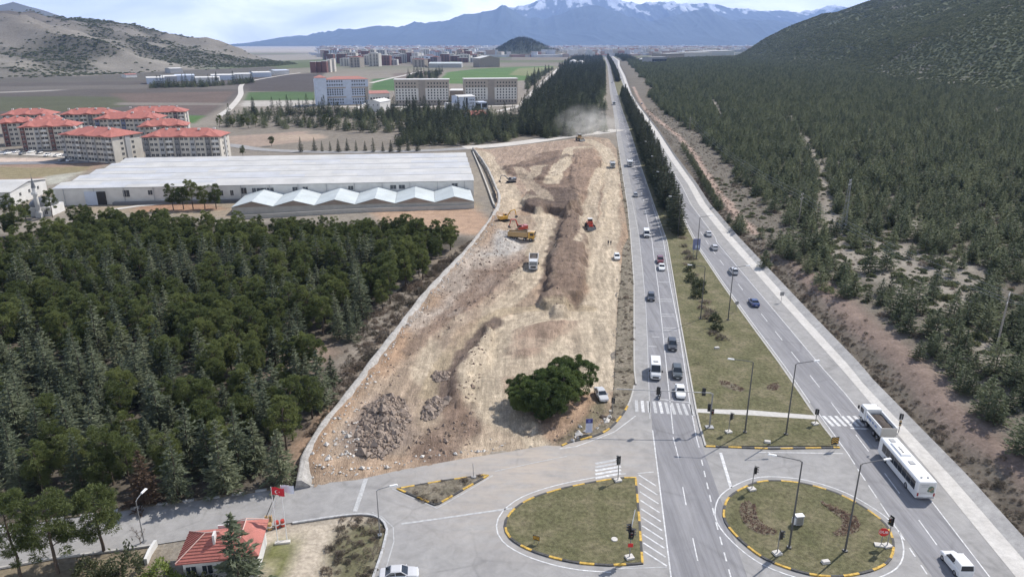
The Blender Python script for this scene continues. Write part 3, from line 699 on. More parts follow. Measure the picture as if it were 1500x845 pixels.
# ---------------------------------------------------------------- roads, kerbs, markings
def sheet(name, poly, z, mat):
    b = MB(); n = len(poly); a = sum(poly[i][0]*poly[(i+1) % n][1]-poly[(i+1) % n][0]*poly[i][1] for i in range(n))
    p = poly if a > 0 else poly[::-1]
    b.add([(x, y, z) for x, y in p], [tuple(range(n))])
    o = b.build(name, mat)
    bm = None
    import bmesh
    bm = bmesh.new(); bm.from_mesh(o.data); bmesh.ops.triangulate(bm, faces=bm.faces[:], ngon_method='EAR_CLIP'); bm.to_mesh(o.data); bm.free()
    return struct(o)
NK = catmull(GL([(929, 565), (927.4, 572), (921.4, 590.8), (908, 612), (890, 630), (867, 640), (834, 648), (823, 653)]), 1.0)   # kerb corner by the site
north = GL([(-500, 880), (0, 772), (173, 748), (229, 739), (328, 727), (380, 719), (428.5, 711.4), (522.7, 702.5), (584, 688.5), (675, 672), (750, 660.5), (800, 652)])
south = GL([(567, 775), (563, 765), (548, 754.7), (512.5, 753.4), (428.5, 765), (229, 797), (188, 803), (76, 817), (0, 831), (-500, 960)])
right_in = [(E_(LL)(119), 119), (33, 119), (33, 97), (57, 97), (57, 12), (-10, 12), (-16.5, 55)]
crossing = [p for p in north]+[p for p in NK[::-1]]+[(float(ev(LL, 119)), 119.0), (35.0, 119.0), (34, 113), (60, 113), (60.5, 12), (-12, 12)]+GL([(547, 845), (559.5, 808)])+[p for p in south]
sheet('side_road', crossing, 0.0, M['asph'])
struct(strip('carriageway_shoulder', E_(LL), E_(LR), .006, M['asph'], 104, 3900)).name = 'road'
struct(strip('road', E_(RL, -.2), E_(RSH), .006, M['asph'], 12, 3900))
LLINE = [(16.0, 45), (18.9, 68.7), (23.1, 102.6), (23.7, 106.4), (28.6, 137.8), (32.9, 164.7), (36.2, 185), (42, 227), (48, 270.6), (58.4, 358.2), (77.6, 517), (100, 700), (127.6, 937), (181, 1366), (261, 2011), (378, 3019), (483, 3900)]
struct(strip('road_lanes', E_(LLINE, -.1), lambda y: np.where(y < 98, ev([(26.5, 45), (27.4, 60), (30.0, 98)], y), ev(LR, y)-.8), .012, M['lane'], 45, 3900))
struct(strip('road_lanes', lambda y: np.where(y < 100, ev([(50.2, 45), (50.0, 69), (52, 97)], y), ev(RL, y)+.7), lambda y: np.minimum(ev(RSH, y)-2.9, 60.6+np.maximum(0, y-126)*.04) if False else ev([(55, 45), (56.8, 68.7), (58.2, 84.2), (60.2, 115.6), (60.7, 125.8), (62.6, 163), (66.0, 222.9), (70, 274), (75.7, 317), (84, 398), (98, 517), (121, 739), (142, 918), (207, 1406), (287, 2040), (370, 2627), (509, 3900)], y), .012, M['lane'], 45, 3900))
struct(strip('gutter_apron', E_(RSH), lambda y: ev(RO, y)-np.clip(1.7-(y-120)*.004, .5, 1.7), .03, M['conc'], 12, 3900, .05))
struct(strip('gutter_slope', lambda y: ev(RO, y)-np.clip(1.7-(y-120)*.004, .5, 1.7), E_(RO, .15), .052, M['ditch'], 12, 3900, .75))
# central reservation, islands, verge
struct(strip('median_grass', E_(LR, .15), E_(RL, -.15), .14, M['grass'], 97.6, 3900))
KB = MB()
def kerb(poly, closed=True, wdt=.3, h=.16, mats=('kerb',), seg=1.0, name='kerb', z0=-.05):
    q = []
    P = poly+[poly[0]] if closed else poly
    for i in range(len(P)-1):
        a = np.array(P[i]); c = np.array(P[i+1]); m = max(1, int(round(np.linalg.norm(c-a)/.5)))
        q += [a+(c-a)*k/m for k in range(m)]
    if not closed: q.append(np.array(P[-1]))
    n = len(q); b = MB(); L = 0
    nr = []
    for i in range(n):
        a = q[(i-1) % n] if closed or i > 0 else q[i]; c = q[(i+1) % n] if closed or i < n-1 else q[i]
        d = (c-a)/(np.linalg.norm(c-a)+1e-9); nr.append(np.array([-d[1], d[0]]))
    for i in range(n if closed else n-1):
        j = (i+1) % n; L += np.linalg.norm(q[j]-q[i]); b.mat(int(L/seg) % len(mats))
        a, c = q[i]-nr[i]*wdt/2, q[i]+nr[i]*wdt/2; e, f = q[j]-nr[j]*wdt/2, q[j]+nr[j]*wdt/2
        b.add([(*a, z0), (*c, z0), (*f, z0), (*e, z0), (*a, h), (*c, h), (*f, h), (*e, h)], [(4, 7, 6, 5), (0, 4, 5, 1) if False else (0, 3, 7, 4), (1, 5, 6, 2)])
    o = b.build(name, [M[k] for k in mats]); return struct(o)
I1 = catmull(GL([(584, 716), (611, 729), (638, 739), (642, 738), (678, 717.5), (713, 697), (709, 696), (650, 704)]), 1.2, True)
I1 = GL([(582.5, 716), (611, 728.5), (637, 739.4), (643, 738), (678, 717.5), (715, 696.7), (708, 696.3), (646, 705)])
I2 = catmull(GL([(931, 700), (905, 701), (862, 708), (816, 718), (773, 733), (747.6, 752), (740, 770), (747.6, 788), (773, 804), (811, 817), (849, 824.7), (892.7, 828)]), 1.0)+GL([(941, 825.4), (936, 757)])
I3 = catmull(GL([(1060.6, 747), (1063, 765), (1083.5, 790), (1120, 818), (1166, 836), (1204, 843.7), (1242, 843), (1283, 833.5), (1304.5, 818), (1308, 793), (1295.6, 767), (1262.5, 742), (1222, 721.6), (1171, 707.6), (1120, 705), (1091, 714), (1068, 729)]), 1.0, True)
for I, nm in ((I1, 1), (I2, 2), (I3, 3)):
    sheet('island_grass', I, .13, M['verge'] if nm == 1 else M['grass']); kerb(I, True, mats=('kerby', 'kerbk'), seg=2.0)
for E, sgn, d0 in ((LR, 1, .0), (RL, -1, .0)):
    ys = np.concatenate([np.arange(97.6, 330, 6), np.arange(330, 900, 20)])
    kerb([(float(ev(E, y))+d0, float(y)) for y in ys], False, .28, .17, ('kerb',))
kerb([(float(ev(LR, 97.6)), 97.6), (40.5, 96.9), (float(ev(RL, 97.6)), 97.2)], False, .3, .17, ('kerby', 'kerbk'), 2.0)
ys = np.arange(119, 560, 6)
kerb([(float(ev(LL, y)), float(y)) for y in ys], False, .28, .15, ('kerb',))
i0 = int(len(NK)*.33); kerb(NK[:i0+1], False, .26, .15, ('kerb',)); kerb(NK[i0:], False, .3, .16, ('kerby', 'kerbk'), 2.2)
kerb(GL([(0, 772), (173, 748), (229, 739), (328, 727), (380, 719), (428.5, 712)]), False, .35, .2, ('wornwhite', 'verge'), 1.6)
kerb(GL([(-200, 872), (0, 832), (76, 818), (188, 804), (229, 798)]), False, .3, .2, ('kerb',))
kerb(catmull(GL([(428.5, 766), (512.5, 754), (548, 755.2), (563, 765.5), (567, 775.5), (559.5, 808), (547, 845), (535, 885)]), 1.0), False, .3, .16, ('wornwhite',))
vp = [(x, y) for x, y in GL([(904, 218), (905, 235), (909, 265), (914, 300), (920, 345)])]
verge = GL([(903, 214), (905, 235), (909, 265), (914, 300), (921, 347), (912, 365), (909, 413), (905, 450), (903, 496), (899, 573), (893, 612), (866, 632), (829, 650)])
verge2 = verge+NK[::-1]+[(float(ev(LL, y))-.1, float(y)) for y in list(range(122, 440, 8))]
sheet('verge', verge2, .07, M['verge'])
sheet('footpath', GL([(1020, 599.5), (1099, 601.5), (1196, 609.5), (1200, 615.5), (1099, 609), (1020.5, 605)]), .152, M['path'])

MK = {'white': MB(), 'wornwhite': MB()}
def line(pts, wdt=.15, z=.020, dash=None, mat='white'):
    """painted strip along world points"""
    q = [np.array(p) for p in pts]; L = 0; b = MK[mat]
    for i in range(len(q)-1):
        a, c = q[i], q[i+1]; l = np.linalg.norm(c-a)
        if l < 1e-6: continue
        d = (c-a)/l; n = np.array([-d[1], d[0]])*wdt/2
        segs = [(0, l)] if dash is None else []
        if dash:
            per = dash[0]+dash[1]; k = math.floor(L/per)
            while k*per < L+l:
                s0, s1 = max(k*per, L), min(k*per+dash[0], L+l)
                if s1 > s0: segs.append((s0-L, s1-L))
                k += 1
        for s0, s1 in segs:
            p, r = a+d*s0, a+d*s1
            b.add([(*(p-n), z), (*(r-n), z), (*(r+n), z), (*(p+n), z)], [(0, 1, 2, 3)])
        L += l
def pl(px, *a, **k): line(GL(px), *a, **k)
pl([(992, 905), (983, 845), (956, 630)], .18)
pl([(952, 613), (948.6, 504), (945.6, 440), (941, 395), (936, 345), (925, 290)], .13, mat='wornwhite')
for a, b in (((986, 640), (989, 652)), ((989.4, 653), (994, 670.7)), ((1000, 712.7), (1005, 739.4)), ((1014.8, 787.8), (1022, 820.8)), ((1031, 862), (1040, 900))): pl([a, b], .15)
pl([(986.3, 635), (964, 420), (958.8, 383), (954.8, 350.8), (950, 330.7), (945.5, 308)], .15)
line([(float(ev(LLINE, y))+3.6, float(y)) for y in np.arange(280, 900, 12)], .15, dash=(5, 9))
pl([(955.5, 300), (972, 353.5), (981, 413), (994.5, 481), (1009.8, 585.5), (1020, 640), (1024, 655)], .16)
pl([(1027.5, 673), (1048, 762), (1069.5, 841), (1080, 880)], .18, dash=(1.6, 1.4))
for y, x0, x1 in ((364, 959, 973.5), (367, 959.3, 974), (413, 964, 984), (438, 963.5, 984), (441, 964, 984.6), (460, 967, 988), (463, 967.5, 988.6), (480, 970, 991), (483.5, 970.5, 991.8), (496, 972, 994.5), (499, 972.3, 995), (493, 955, 966), (507, 950, 962)):
    pl([(x0, y), (x1, y+.6)], .28, mat='wornwhite')
for i in range(10):
    mt = 'white' if i in (1, 4) else 'wornwhite'
    pl([(932+i*8.55, 586+i*.62), (933+i*9.25, 603+i*.62)], .52, mat=mt)
pl([(967, 584.5), (1010, 589)], .35, mat='wornwhite')
for i in range(6): pl([(1206+i*9, 609), (1221+i*9, 624)], .55)
pl([(1246, 627), (1272, 628)], .4)
for i, (a, c) in enumerate(((679, 672), (684, 677.5), (689, 683), (694.5, 688), (700, 693))):
    pl([(872, a), (909.5, c)], .5, z=.016, mat='white' if i > 1 else 'wornwhite')
for i in range(10): pl([(935.5+i*.85, 695+i*12.45), (961+i*1.75, 711.5+i*13.0)], .22)
pl([(934, 693), (957.5, 691)], .15)
def offset(poly, d):
    n = len(poly); out = []
    a = sum(poly[i][0]*poly[(i+1) % n][1]-poly[(i+1) % n][0]*poly[i][1] for i in range(n)); s = 1 if a > 0 else -1
    for i in range(n):
        p = np.array(poly[(i-1) % n]); c = np.array(poly[(i+1) % n]); t = (c-p)/(np.linalg.norm(c-p)+1e-9)
        out.append((poly[i][0]+t[1]*d*s, poly[i][1]-t[0]*d*s))
    return out
o2 = offset(I2, 1.15); line(o2[1:-2], .17); o3 = offset(I3, 1.15); line(o3+[o3[0]], .17)
pl([(722, 696), (680, 721.5), (640, 744), (575, 716)], .14, mat='wornwhite')
pl([(945, 827), (900, 833), (977, 830)], .12, mat='wornwhite')
pl([(1055.5, 663), (1070.8, 714)], .45)
pl([(820, 657), (844, 653.6), (876, 642), (900.5, 632), (931, 609)], .15)
pl([(536, 701), (520, 749)], .6, mat='wornwhite')
pl([(588, 767), (660, 757), (750, 744)], .35, mat='wornwhite')
pl([(545, 750), (560, 757), (576, 772), (577, 793), (566, 830), (552, 880)], .13, mat='wornwhite')
pl([(725, 690), (790, 676), (830, 668)], .13, mat='wornwhite')
pl([(1110, 662), (1235, 664)], .15)
line([(float(ev(RL, y))+.75, float(y)) for y in np.concatenate([np.arange(112, 320, 4), np.arange(320, 1500, 20)])], .15)
pl([(1197.6, 603), (1233.7, 653), (1242, 664)], .16)
pl([(1242, 664), (1262.5, 696), (1303, 757)], .16, dash=(3, 1.2)); pl([(1303, 757), (1336, 808), (1356.6, 838.6), (1380, 880)], .18, dash=(1.6, 1.5))
RRL = GL([(1490, 890), (1450, 845), (1361, 729), (1237.8, 576), (1205.7, 540), (1141, 463), (1050, 355)])
line(RRL+[(float(ev(RSH, y))-3.0, float(y)) for y in np.arange(225, 1400, 12)], .15)
for k in range(16):
    y0 = 123-10.9*5+10.9*k; y1 = y0-5
    f = lambda y: .5*(float(ev(RL, y)+.75 if y > 104 else ev([(49.2, 60), (50.6, 80), (52, 98), (52.2, 104)], y))+float(ev([(56.8, 68.7), (58.2, 84.2), (60.4, 115.6), (60.6, 125.8), (62, 154.1), (65.2, 218.7), (70, 274), (78, 340)], y)))
    line([(f(y0), y0), (f(y1), y1)], .15)
for k, nm in (('white', 'road_markings'), ('wornwhite', 'worn_road_markings')): struct(MK[k].build(nm, M[k]))

# other roads
def ribbon(name, px, wdt, z, mat, world=False):
    q = catmull(px if world else GL(px), 8.0); b = MB(); V = []; n = len(q)
    for i in range(n):
        a = np.array(q[max(i-1, 0)]); c = np.array(q[min(i+1, n-1)]); d = (c-a)/np.linalg.norm(c-a); nr = np.array([-d[1], d[0]])*wdt/2; p = np.array(q[i])
        V += [(*(p-nr), z), (*(p+nr), z)]
    b.add(V, [(2*i, 2*i+2, 2*i+3, 2*i+1) for i in range(n-1)])
    return struct(b.build(name, mat))
ribbon('dusty_road', [(680, 216.5), (720, 214), (770, 208.5), (830, 200), (885, 193.5), (903, 190)], 13, .06, M['gravelroad'])
ribbon('village_road', [(290, 209), (340, 213), (380, 219), (440, 222), (520, 223), (620, 221), (690, 217)], 9, .05, M['asph'])
ribbon('village_road', [(-120, 244), (0, 239.5), (100, 238), (165, 235), (190, 232)], 9, .04, M['lane'])
ribbon('village_road', [(-120, 222), (40, 225), (120, 230), (170, 233)], 12, .09, M['gravelroad'])
ribbon('farm_track', [(322, 170), (338, 158), (352, 140), (358, 122), (400, 113), (440, 107)], 6.5, .08, M['gravelroad'])
ribbon('farm_track', [(820, 99), (800, 117), (775, 141), (764, 154), (748, 159), (730, 163)], 7, .06, M['gravelroad'])
ribbon('farm_track', [(764, 154.5), (700, 156.2), (580, 156.5), (470, 156.5)], 8, .07, M['gravelroad'])
ribbon('farm_track', [(543, 122), (568, 116), (600, 109), (618, 103)], 9, .1, M['gravelroad'])
ribbon('farm_track', [(160, 308), (200, 302), (260, 296.5)], 3, .03, M['gravelroad'])
ribbon('yard_track', [(90, 297.5), (200, 293.5), (340, 289)], 9, .03, M['gravelroad'])
# ---------------------------------------------------------------- mountains
def mountain(name, sil, Y0, depth, front, label_seed, snow=None, base=(.055, .075, .085), amp=.30, fr=.00045):
    pxs = np.array([p[0] for p in sil], float); pys = np.array([p[1] for p in sil], float)
    xs = np.arange(Xat(pxs[0], 60, Y0), Xat(pxs[-1], 60, Y0), 26.0)
    # ridge height along x
    rx = np.array([Xat(a, b, Y0) for a, b in sil]); rz = np.array([Zat(b, Y0) for a, b in sil])
    top = np.interp(xs, rx, rz)
    k = np.exp(-.5*(np.arange(-12, 13)/2.6)**2); k /= k.sum(); top = np.convolve(np.pad(top, 12, mode='edge'), k, 'valid')
    top = top+(ridged(xs*.0013+label_seed, xs*0+.5, 5)-.5)*210
    vs_ = np.concatenate([np.linspace(-front, 0, 130), np.linspace(0, depth, 8)[1:]])
    XX, VV = np.meshgrid(xs, vs_); T = np.tile(top, (len(vs_), 1))
    prof = np.where(VV < 0, np.clip(1+VV/front, 0, 1)**1.25, 1-.5*VV/depth)
    # spurs run from the ridge down to the plain
    wob = (fbm(XX*.0003+label_seed, VV*.0003, 3)-.5)*2600
    sp = ridged((XX+wob)*fr+label_seed*3.1, VV*fr*.28+label_seed, 5)
    mid = 4*prof*(1-prof)
    ZZ = np.maximum(T, 20)*(prof+mid*(sp-.55)*amp*1.5)+(sp-.5)*T*.10*prof*(VV < -50)
    ZZ = np.maximum(ZZ, -3)
    YY = Y0+VV
    n = fbm(XX*.0012, YY*.0012, 5); Cc = np.array(base)*(.7+.6*n[..., None])
    if snow:
        s = smooth(.36, .50, np.clip((ZZ-snow[0])/(snow[1]-snow[0]), -.6, 1)*.62+(fbm(XX*.0055, YY*.0022, 5)-.5)*1.25+(sp-.5)*.5)[..., None]*.92
        Cc = Cc*(1-s)+np.array([.66, .69, .74])*s
    nx_ = len(xs); idx = np.arange(XX.size).reshape(XX.shape)
    Fq = np.stack([idx[:-1, :-1], idx[:-1, 1:], idx[1:, 1:], idx[1:, :-1]], -1).reshape(-1, 4)
    return struct(link(name, npmesh(name, np.stack([XX.ravel(), YY.ravel(), ZZ.ravel()], 1), Fq, M['mount'], smooth_=True, attr={'Col': ('FLOAT_COLOR', Cc.reshape(-1, 3))})))
mountain('mountains', [(560, 62), (600, 44), (640, 34), (685, 24), (727, 12), (750, 12), (770, 11), (785, 4), (805, -3), (828, -9), (845, -6), (862, -2), (880, 3), (905, 2), (930, 5), (950, 7), (972, 2), (990, 4), (1010, 5), (1030, 6), (1052, 10), (1075, 12), (1092, 9), (1105, 13), (1128, 17), (1150, 14), (1172, 20), (1195, 15), (1212, 9), (1235, 13), (1252, 10), (1300, 24), (1400, 40)], 22300, 1500, 5200, 2.3, snow=(640, 1180), base=(.06, .075, .085), amp=.34, fr=.0006)
mountain('mountains', [(330, 76), (370, 66), (400, 58), (440, 51), (465, 49), (490, 46), (515, 46), (555, 40.5), (585, 44), (610, 36.5), (630, 38), (655, 34), (680, 24), (705, 20), (727, 13), (748, 15), (775, 28), (800, 26), (830, 17), (855, 12), (882, 11), (905, 15), (930, 23), (958, 31), (985, 24), (1005, 17), (1022, 14), (1040, 19), (1062, 29), (1090, 33), (1120, 30), (1150, 36), (1185, 34), (1215, 28), (1245, 33), (1280, 46), (1330, 58), (1420, 64)], 17300, 1500, 3800, 7.7, base=(.05, .068, .075), amp=.30)

# ---------------------------------------------------------------- trees
def blades(c, d, s, l, w):
    l = l[:, None]/2; w = w[:, None]/2
    V = np.stack([c-d*l, c+s*w-d*l*.15, c+d*l, c-s*w-d*l*.15], 1).reshape(-1, 3)
    return V, np.arange(len(V)).reshape(-1, 4)
def unit(v): return v/(np.linalg.norm(v, axis=1, keepdims=True)+1e-9)
def cedar_crown(seed, H, R, tiers=13, dens=1.0, base=.10, pw=.8, droop=.10, up=.25, flat=.5, bl=(.55, .95), bw=(.16, .28), irr=.2):
    r = np.random.default_rng(seed); C_ = []; D_ = []; S_ = []; L_ = []; W_ = []
    for t in np.linspace(base, .985, tiers):
        rad = R*((1-t)/(1-base))**pw*r.uniform(1-irr, 1+irr)+.12
        nb = max(4, int((4+5.5*(1-t))*r.uniform(.8, 1.2))); a0 = r.uniform(0, 6.28)
        for k in range(nb):
            a = a0+2*pi*k/nb+r.normal(0, .22); L = rad*r.uniform(.62, 1.12); m = max(5, int((4+L*9)*dens))
            s = r.uniform(.08, 1, m)**.8; lat = r.normal(0, 1, m)*L*.17*(1.15-s*.75)
            z = t*H+L*(up*(.3+t)*s-droop*s*s*2*(1-t*.5))+r.normal(0, .05, m)+r.uniform(-.25, .25)*.6
            ca, sa = cos(a), sin(a)
            C_.append(np.stack([ca*s*L-sa*lat, sa*s*L+ca*lat, z], 1))
            da = a+np.clip(lat/(L+.01)*2.4, -1.1, 1.1)+r.normal(0, .3, m)
            D_.append(np.stack([np.cos(da), np.sin(da), r.normal(.06, .28, m)], 1))
            n_ = r.normal(0, flat, (m, 3)); n_[:, 2] += 1
            S_.append(n_); L_.append(r.uniform(*bl, m)); W_.append(r.uniform(*bw, m))
    k = 26; zz = r.uniform(.86, 1.03, k)*H
    C_.append(np.stack([r.normal(0, .08, k), r.normal(0, .08, k), zz], 1)); dd = r.normal(0, .35, (k, 3)); dd[:, 2] += 1; D_.append(dd); S_.append(r.normal(0, 1, (k, 3))); L_.append(r.uniform(.4, .7, k)); W_.append(r.uniform(.12, .2, k))
    c = np.concatenate(C_); d = unit(np.concatenate(D_)); n_ = unit(np.concatenate(S_)); s = unit(np.cross(n_, d))
    return blades(c, d, s, np.concatenate(L_), np.concatenate(W_))
def puff_crown(seed, H, R, nclump=46, tufts=75, zc=.66, zr=.36, low=-.55, cr=(.65, 1.15), bl=(.32, .6), bw=(.10, .19), shell=.8):
    r = np.random.default_rng(seed); C_ = []; D_ = []
    k = 0
    while k < nclump:
        p = unit(r.normal(0, 1, (1, 3)))[0]
        if p[2] < low: continue
        q = p*r.uniform(shell-.25, 1.0)*np.array([R, R, zr*H]); q[:2] *= r.uniform(.8, 1.12)
        cc = q+np.array([0, 0, zc*H]); rad = r.uniform(*cr)
        m = int(tufts*r.uniform(.7, 1.3)); d = unit(r.normal(0, 1, (m, 3))+p*.7+np.array([0, 0, .45]))
        C_.append(cc+d*rad*r.uniform(.45, 1.0, (m, 1))*np.array([1, 1, .75])); D_.append(unit(d+r.normal(0, .45, (m, 3)))); k += 1
    c = np.concatenate(C_); d = np.concatenate(D_); s = unit(np.cross(d, r.normal(0, 1, c.shape)))
    return blades(c, d, s, r.uniform(*bl, len(c)), r.uniform(*bw, len(c)))
def bush_crown(seed, R, H, n=260, bl=(.25, .5), bw=(.12, .24), low=.0):
    r = np.random.default_rng(seed); p = unit(r.normal(0, 1, (n, 3))); p[:, 2] = np.abs(p[:, 2])
    lob = 1+.28*np.sin(np.arctan2(p[:, 1], p[:, 0])*3+seed)+r.normal(0, .09, n)
    c = p*np.array([R, R, H])*(lob*r.uniform(.55, 1.0, n)**.5)[:, None]; c[:, 2] += low
    d = unit(p+r.normal(0, .5, (n, 3))); s = unit(np.cross(d, r.normal(0, 1, c.shape)))
    return blades(c, d, s, r.uniform(*bl, n), r.uniform(*bw, n))
def trunk_mesh(name, H, r0, r1, seed=0, limbs=0, zl=.5, ll=1.5, mat='bark', lean=.02):
    r = np.random.default_rng(seed); b = MB(); pts = []; x = y = 0
    for i in range(6):
        pts.append((x, y, -.4+(H+.4)*i/5)); x += r.normal(0, lean*H/2); y += r.normal(0, lean*H/2)
    for i in range(5): b.tube(pts[i], pts[i+1], r0+(r1-r0)*i/5, r0+(r1-r0)*(i+1)/5, 7, i in (0, 4))
    for k in range(limbs):
        t = r.uniform(zl, .97); p = np.array(pts[min(4, int(t*5))])*(1-(t*5) % 1)+np.array(pts[min(5, int(t*5)+1)])*((t*5) % 1)
        a = r.uniform(0, 6.28); L = ll*r.uniform(.6, 1.2)*(1.25-t*.6); e = p+np.array([cos(a)*L, sin(a)*L, L*r.uniform(.25, .8)])
        b.tube(p, e, (r0+r1)*.22, .03, 5)
        e2 = e+np.array([cos(a+.6)*L*.4, sin(a+.6)*L*.4, L*.3]); b.tube(p*.4+e*.6, e2, (r0+r1)*.1, .02, 4)
    return b.mesh(name, M[mat])
PROTO = {}
def proto(key, name, cat, crown, trunk, mat, label, group):
    V, Fq = crown; t = thing(name, label, cat, (0, 0, -500), 0, group)
    link('crown', npmesh('crown', V, Fq, M[mat]), t); link('trunk', trunk, t)
    PROTO[key] = [t, False]
def plant(key, x, y, s=1.0, rz=None, z=None, label=None, group=None, mat=None):
    t, used_ = PROTO[key]; rz = rng.uniform(0, 6.28) if rz is None else rz; z = gz1(x, y) if z is None else z
    sc = (s*rng.uniform(.93, 1.07), s*rng.uniform(.93, 1.07), s) if not hasattr(s, '__len__') else s
    if not used_:
        PROTO[key][1] = True; t.location = (x, y, z); t.rotation_euler = (0, 0, rz); t.scale = sc; o = t
        if label: o['label'] = label
        if group: o['group'] = group
        elif group == '': del o['group']
    else:
        o = dup(t, (x, y, z), rz, label, group, sc)
    if group == '' and 'group' in o: del o['group']
    return o
L_PINE = 'round crowned green pine standing in the dense woodland left of the earthworks'
L_CEDAR = 'grey green layered cedar standing in the dense woodland left of the earthworks'
L_FIR = 'young dusty green conifer in the plantation on the slope right of the highway'
L_AV = 'dark spiky cedar in the dense central row between the two carriageways'
for i in range(5):
    H = [10.5, 9.4, 11.2, 8.6, 10.0][i]; R = [2.35, 2.2, 2.7, 2.3, 2.1][i]
    proto('pine%d' % i, 'pine_tree', 'pine', puff_crown(100+i, H, R, 60, 165, [.58, .56, .60, .56, .55][i], [.42, .43, .40, .43, .44][i], -.8, (.55, 1.0), (.26, .52), (.055, .105)), trunk_mesh('trunk', H*.75, .2, .08, i, 9, .45, 1.6), 'pine', L_PINE, 'pines of the left woodland')
for i in range(5):
    H = [11.5, 10.2, 12.4, 9.2, 10.8][i]; R = [3.3, 3.1, 3.5, 3.0, 3.6][i]
    proto('cedar%d' % i, 'cedar_tree', 'cedar', cedar_crown(200+i, H, R, 14, 1.0, .08, .78, .09, .22), trunk_mesh('trunk', H*.95, .17, .03, 20+i), 'cedar', L_CEDAR, 'cedars of the left woodland')
for i in range(4):
    H = [6.8, 6.0, 7.4, 5.4][i]; R = [2.75, 2.5, 2.9, 2.4][i]
    proto('fir%d' % i, 'young_conifer', 'conifer', cedar_crown(300+i, H, R, 12, .9, .05, .66, .03, .34, .8, (.42, .8), (.14, .26), .28), trunk_mesh('trunk', H*.95, .10, .02, 30+i), 'fir', L_FIR, 'conifers of the right-hand plantation')
for i in range(3):
    H = [14.0, 12.6, 13.4][i]
    proto('avenue%d' % i, 'avenue_cedar', 'cedar', cedar_crown(400+i, H, 3.1, 17, 1.15, .06, .8, .04, .30, .6, (.55, 1.0), (.16, .3), .28), trunk_mesh('trunk', H*.95, .19, .03, 40+i), 'avenue', L_AV, 'cedars of the central row')

def hexpts(x0, x1, y0, y1, d, jit=.3):
    xs = np.arange(x0, x1, d); ys = np.arange(y0, y1, d*.87); out = []
    a, b = np.meshgrid(xs, ys); a = a+(np.arange(len(ys)) % 2)[:, None]*d/2
    q = np.stack([a.ravel(), b.ravel()], 1); return q+rng.normal(0, d*jit, q.shape)
WOOD = GL([(-260, 345), (0, 346), (60, 340), (110, 338), (200, 338), (330, 346), (470, 348), (580, 348), (640, 350), (668, 366), (640, 395), (600, 425), (560, 458), (528, 484), (512, 500), (470, 500), (425, 512), (420, 530), (468, 556), (478, 590), (440, 645), (405, 692), (330, 700), (170, 724), (0, 748), (-700, 800)])
WOODGAPS = [GL([(398, 508), (470, 496), (498, 508), (440, 534)]), GL([(0, 350), (95, 336), (120, 350), (30, 372), (-30, 372)])]
q = hexpts(-230, -15, 84, 256, 4.45, .24)
ok = inside(WOOD, q[:, 0], q[:, 1])
for g in WOODGAPS: ok &= ~inside(g, q[:, 0], q[:, 1])
q = q[ok]; vis = (q[:, 0] > -.76*(q[:, 1]*.945+20)-4); OUT = q[~vis & (q[:, 0] > -1.1*(q[:, 1]*.945+20))]; q = q[vis]
order = np.argsort(q[:, 1]); q = q[order]
nP = nC = 0; SPILL = []
mixn = fbm(q[:, 0]*.035+3, q[:, 1]*.035, 3)+(q[:, 1]-150)*.0011+rng.normal(0, .17, len(q))
for (x, y), v in zip(q, mixn):
    pine = v > .53
    if pine and nP < 270: plant('pine%d' % rng.integers(5), x, y, rng.uniform(.68, 1.02)); nP += 1
    elif nC < 280: plant('cedar%d' % rng.integers(5), x, y, rng.uniform(.58, 1.02)); nC += 1
    else: SPILL.append((x, y))
print('wood', len(q), nP, nC)
def px_plant(key, px, py, s, label=None, group='', z=None, **k):
    x, y = G(px, py); return plant(key, x, y, s, z=z, label=label, group=group, **k)
# edge trees that stand apart
for j, (px, py, s, lb) in enumerate([(330, 722, 1.0, 'tall open cedar with a bare lower trunk beside the side road kerb'), (413, 706, .85, 'slim cedar leaning over the lower end of the stone wall'), (262, 730, .8, 'grey brown thin cedar at the road edge right of the browned one'), (487, 562, .62, 'small neat cedar at the wood edge nearest the middle of the stone wall'), (452, 574, .72, 'second small cedar in from the stone wall at the wood edge'), (440, 506, .8, 'bright green edged conifer facing the bare glade in the woodland'), (515, 498, .62, 'small dark conifer on the bare bank above the stone wall')]):
    px_plant('cedar%d' % (j % 5), px, py, s, lb)
o = px_plant('cedar1', 216, 737, .82, 'browned dying cedar at the woodland edge beside the side road')
for c in o.children:
    if c.name.startswith('crown'):
        c.data = c.data.copy(); c.data.materials[0] = M['cedarbrown']
for j, (px, py, s, lb) in enumerate([(660, 366, 1.0, 'round pine standing alone nearest the upper end of the stone wall'), (612, 364, 1.12, 'tall round pine next to the lone one below the row of sheds'), (77, 318, .95, 'round pine behind the minaret of the small mosque'), (15, 318, 1.0, 'broad pine left of the small mosque'), (38, 322, .85, 'smaller pine between the broad pine and the mosque dome')]):
    px_plant('pine%d' % (j % 5), px, py, s, lb, z=-.1)
for j, px in enumerate([254, 269, 283, 300, 317]):
    px_plant('pine%d' % (j % 5), px, 307-j*.3, rng.uniform(.95, 1.1), 'dark umbrella pine in the short row before the big white hall', 'umbrella pines before the big hall', z=-.1)
# the dark clump left standing on the earthworks
for j in range(3):
    proto('clump%d' % j, 'clump_pine', 'pine', puff_crown(500+j, 6.2, 3.1, 70, 260, .50, .44, -.9, (.55, .95), (.2, .38), (.07, .13), .9), trunk_mesh('trunk', 4.6, .2, .1, 50+j, 7, .3, 1.4), 'clump', 'dark dense pine in the tight clump left standing on the bare earthworks', 'pines of the clump on the earthworks')
for j, (px, py, s) in enumerate([(770, 602, 1.0), (800, 612, 1.06), (794, 588, 1.1), (824, 594, 1.18), (846, 576, 1.2), (818, 570, 1.05), (764, 588, .85), (784, 606, 1.0)]):
    x, y = G(px, py); plant('clump%d' % (j % 3), x, y, s, z=sz(x, y)-.1)
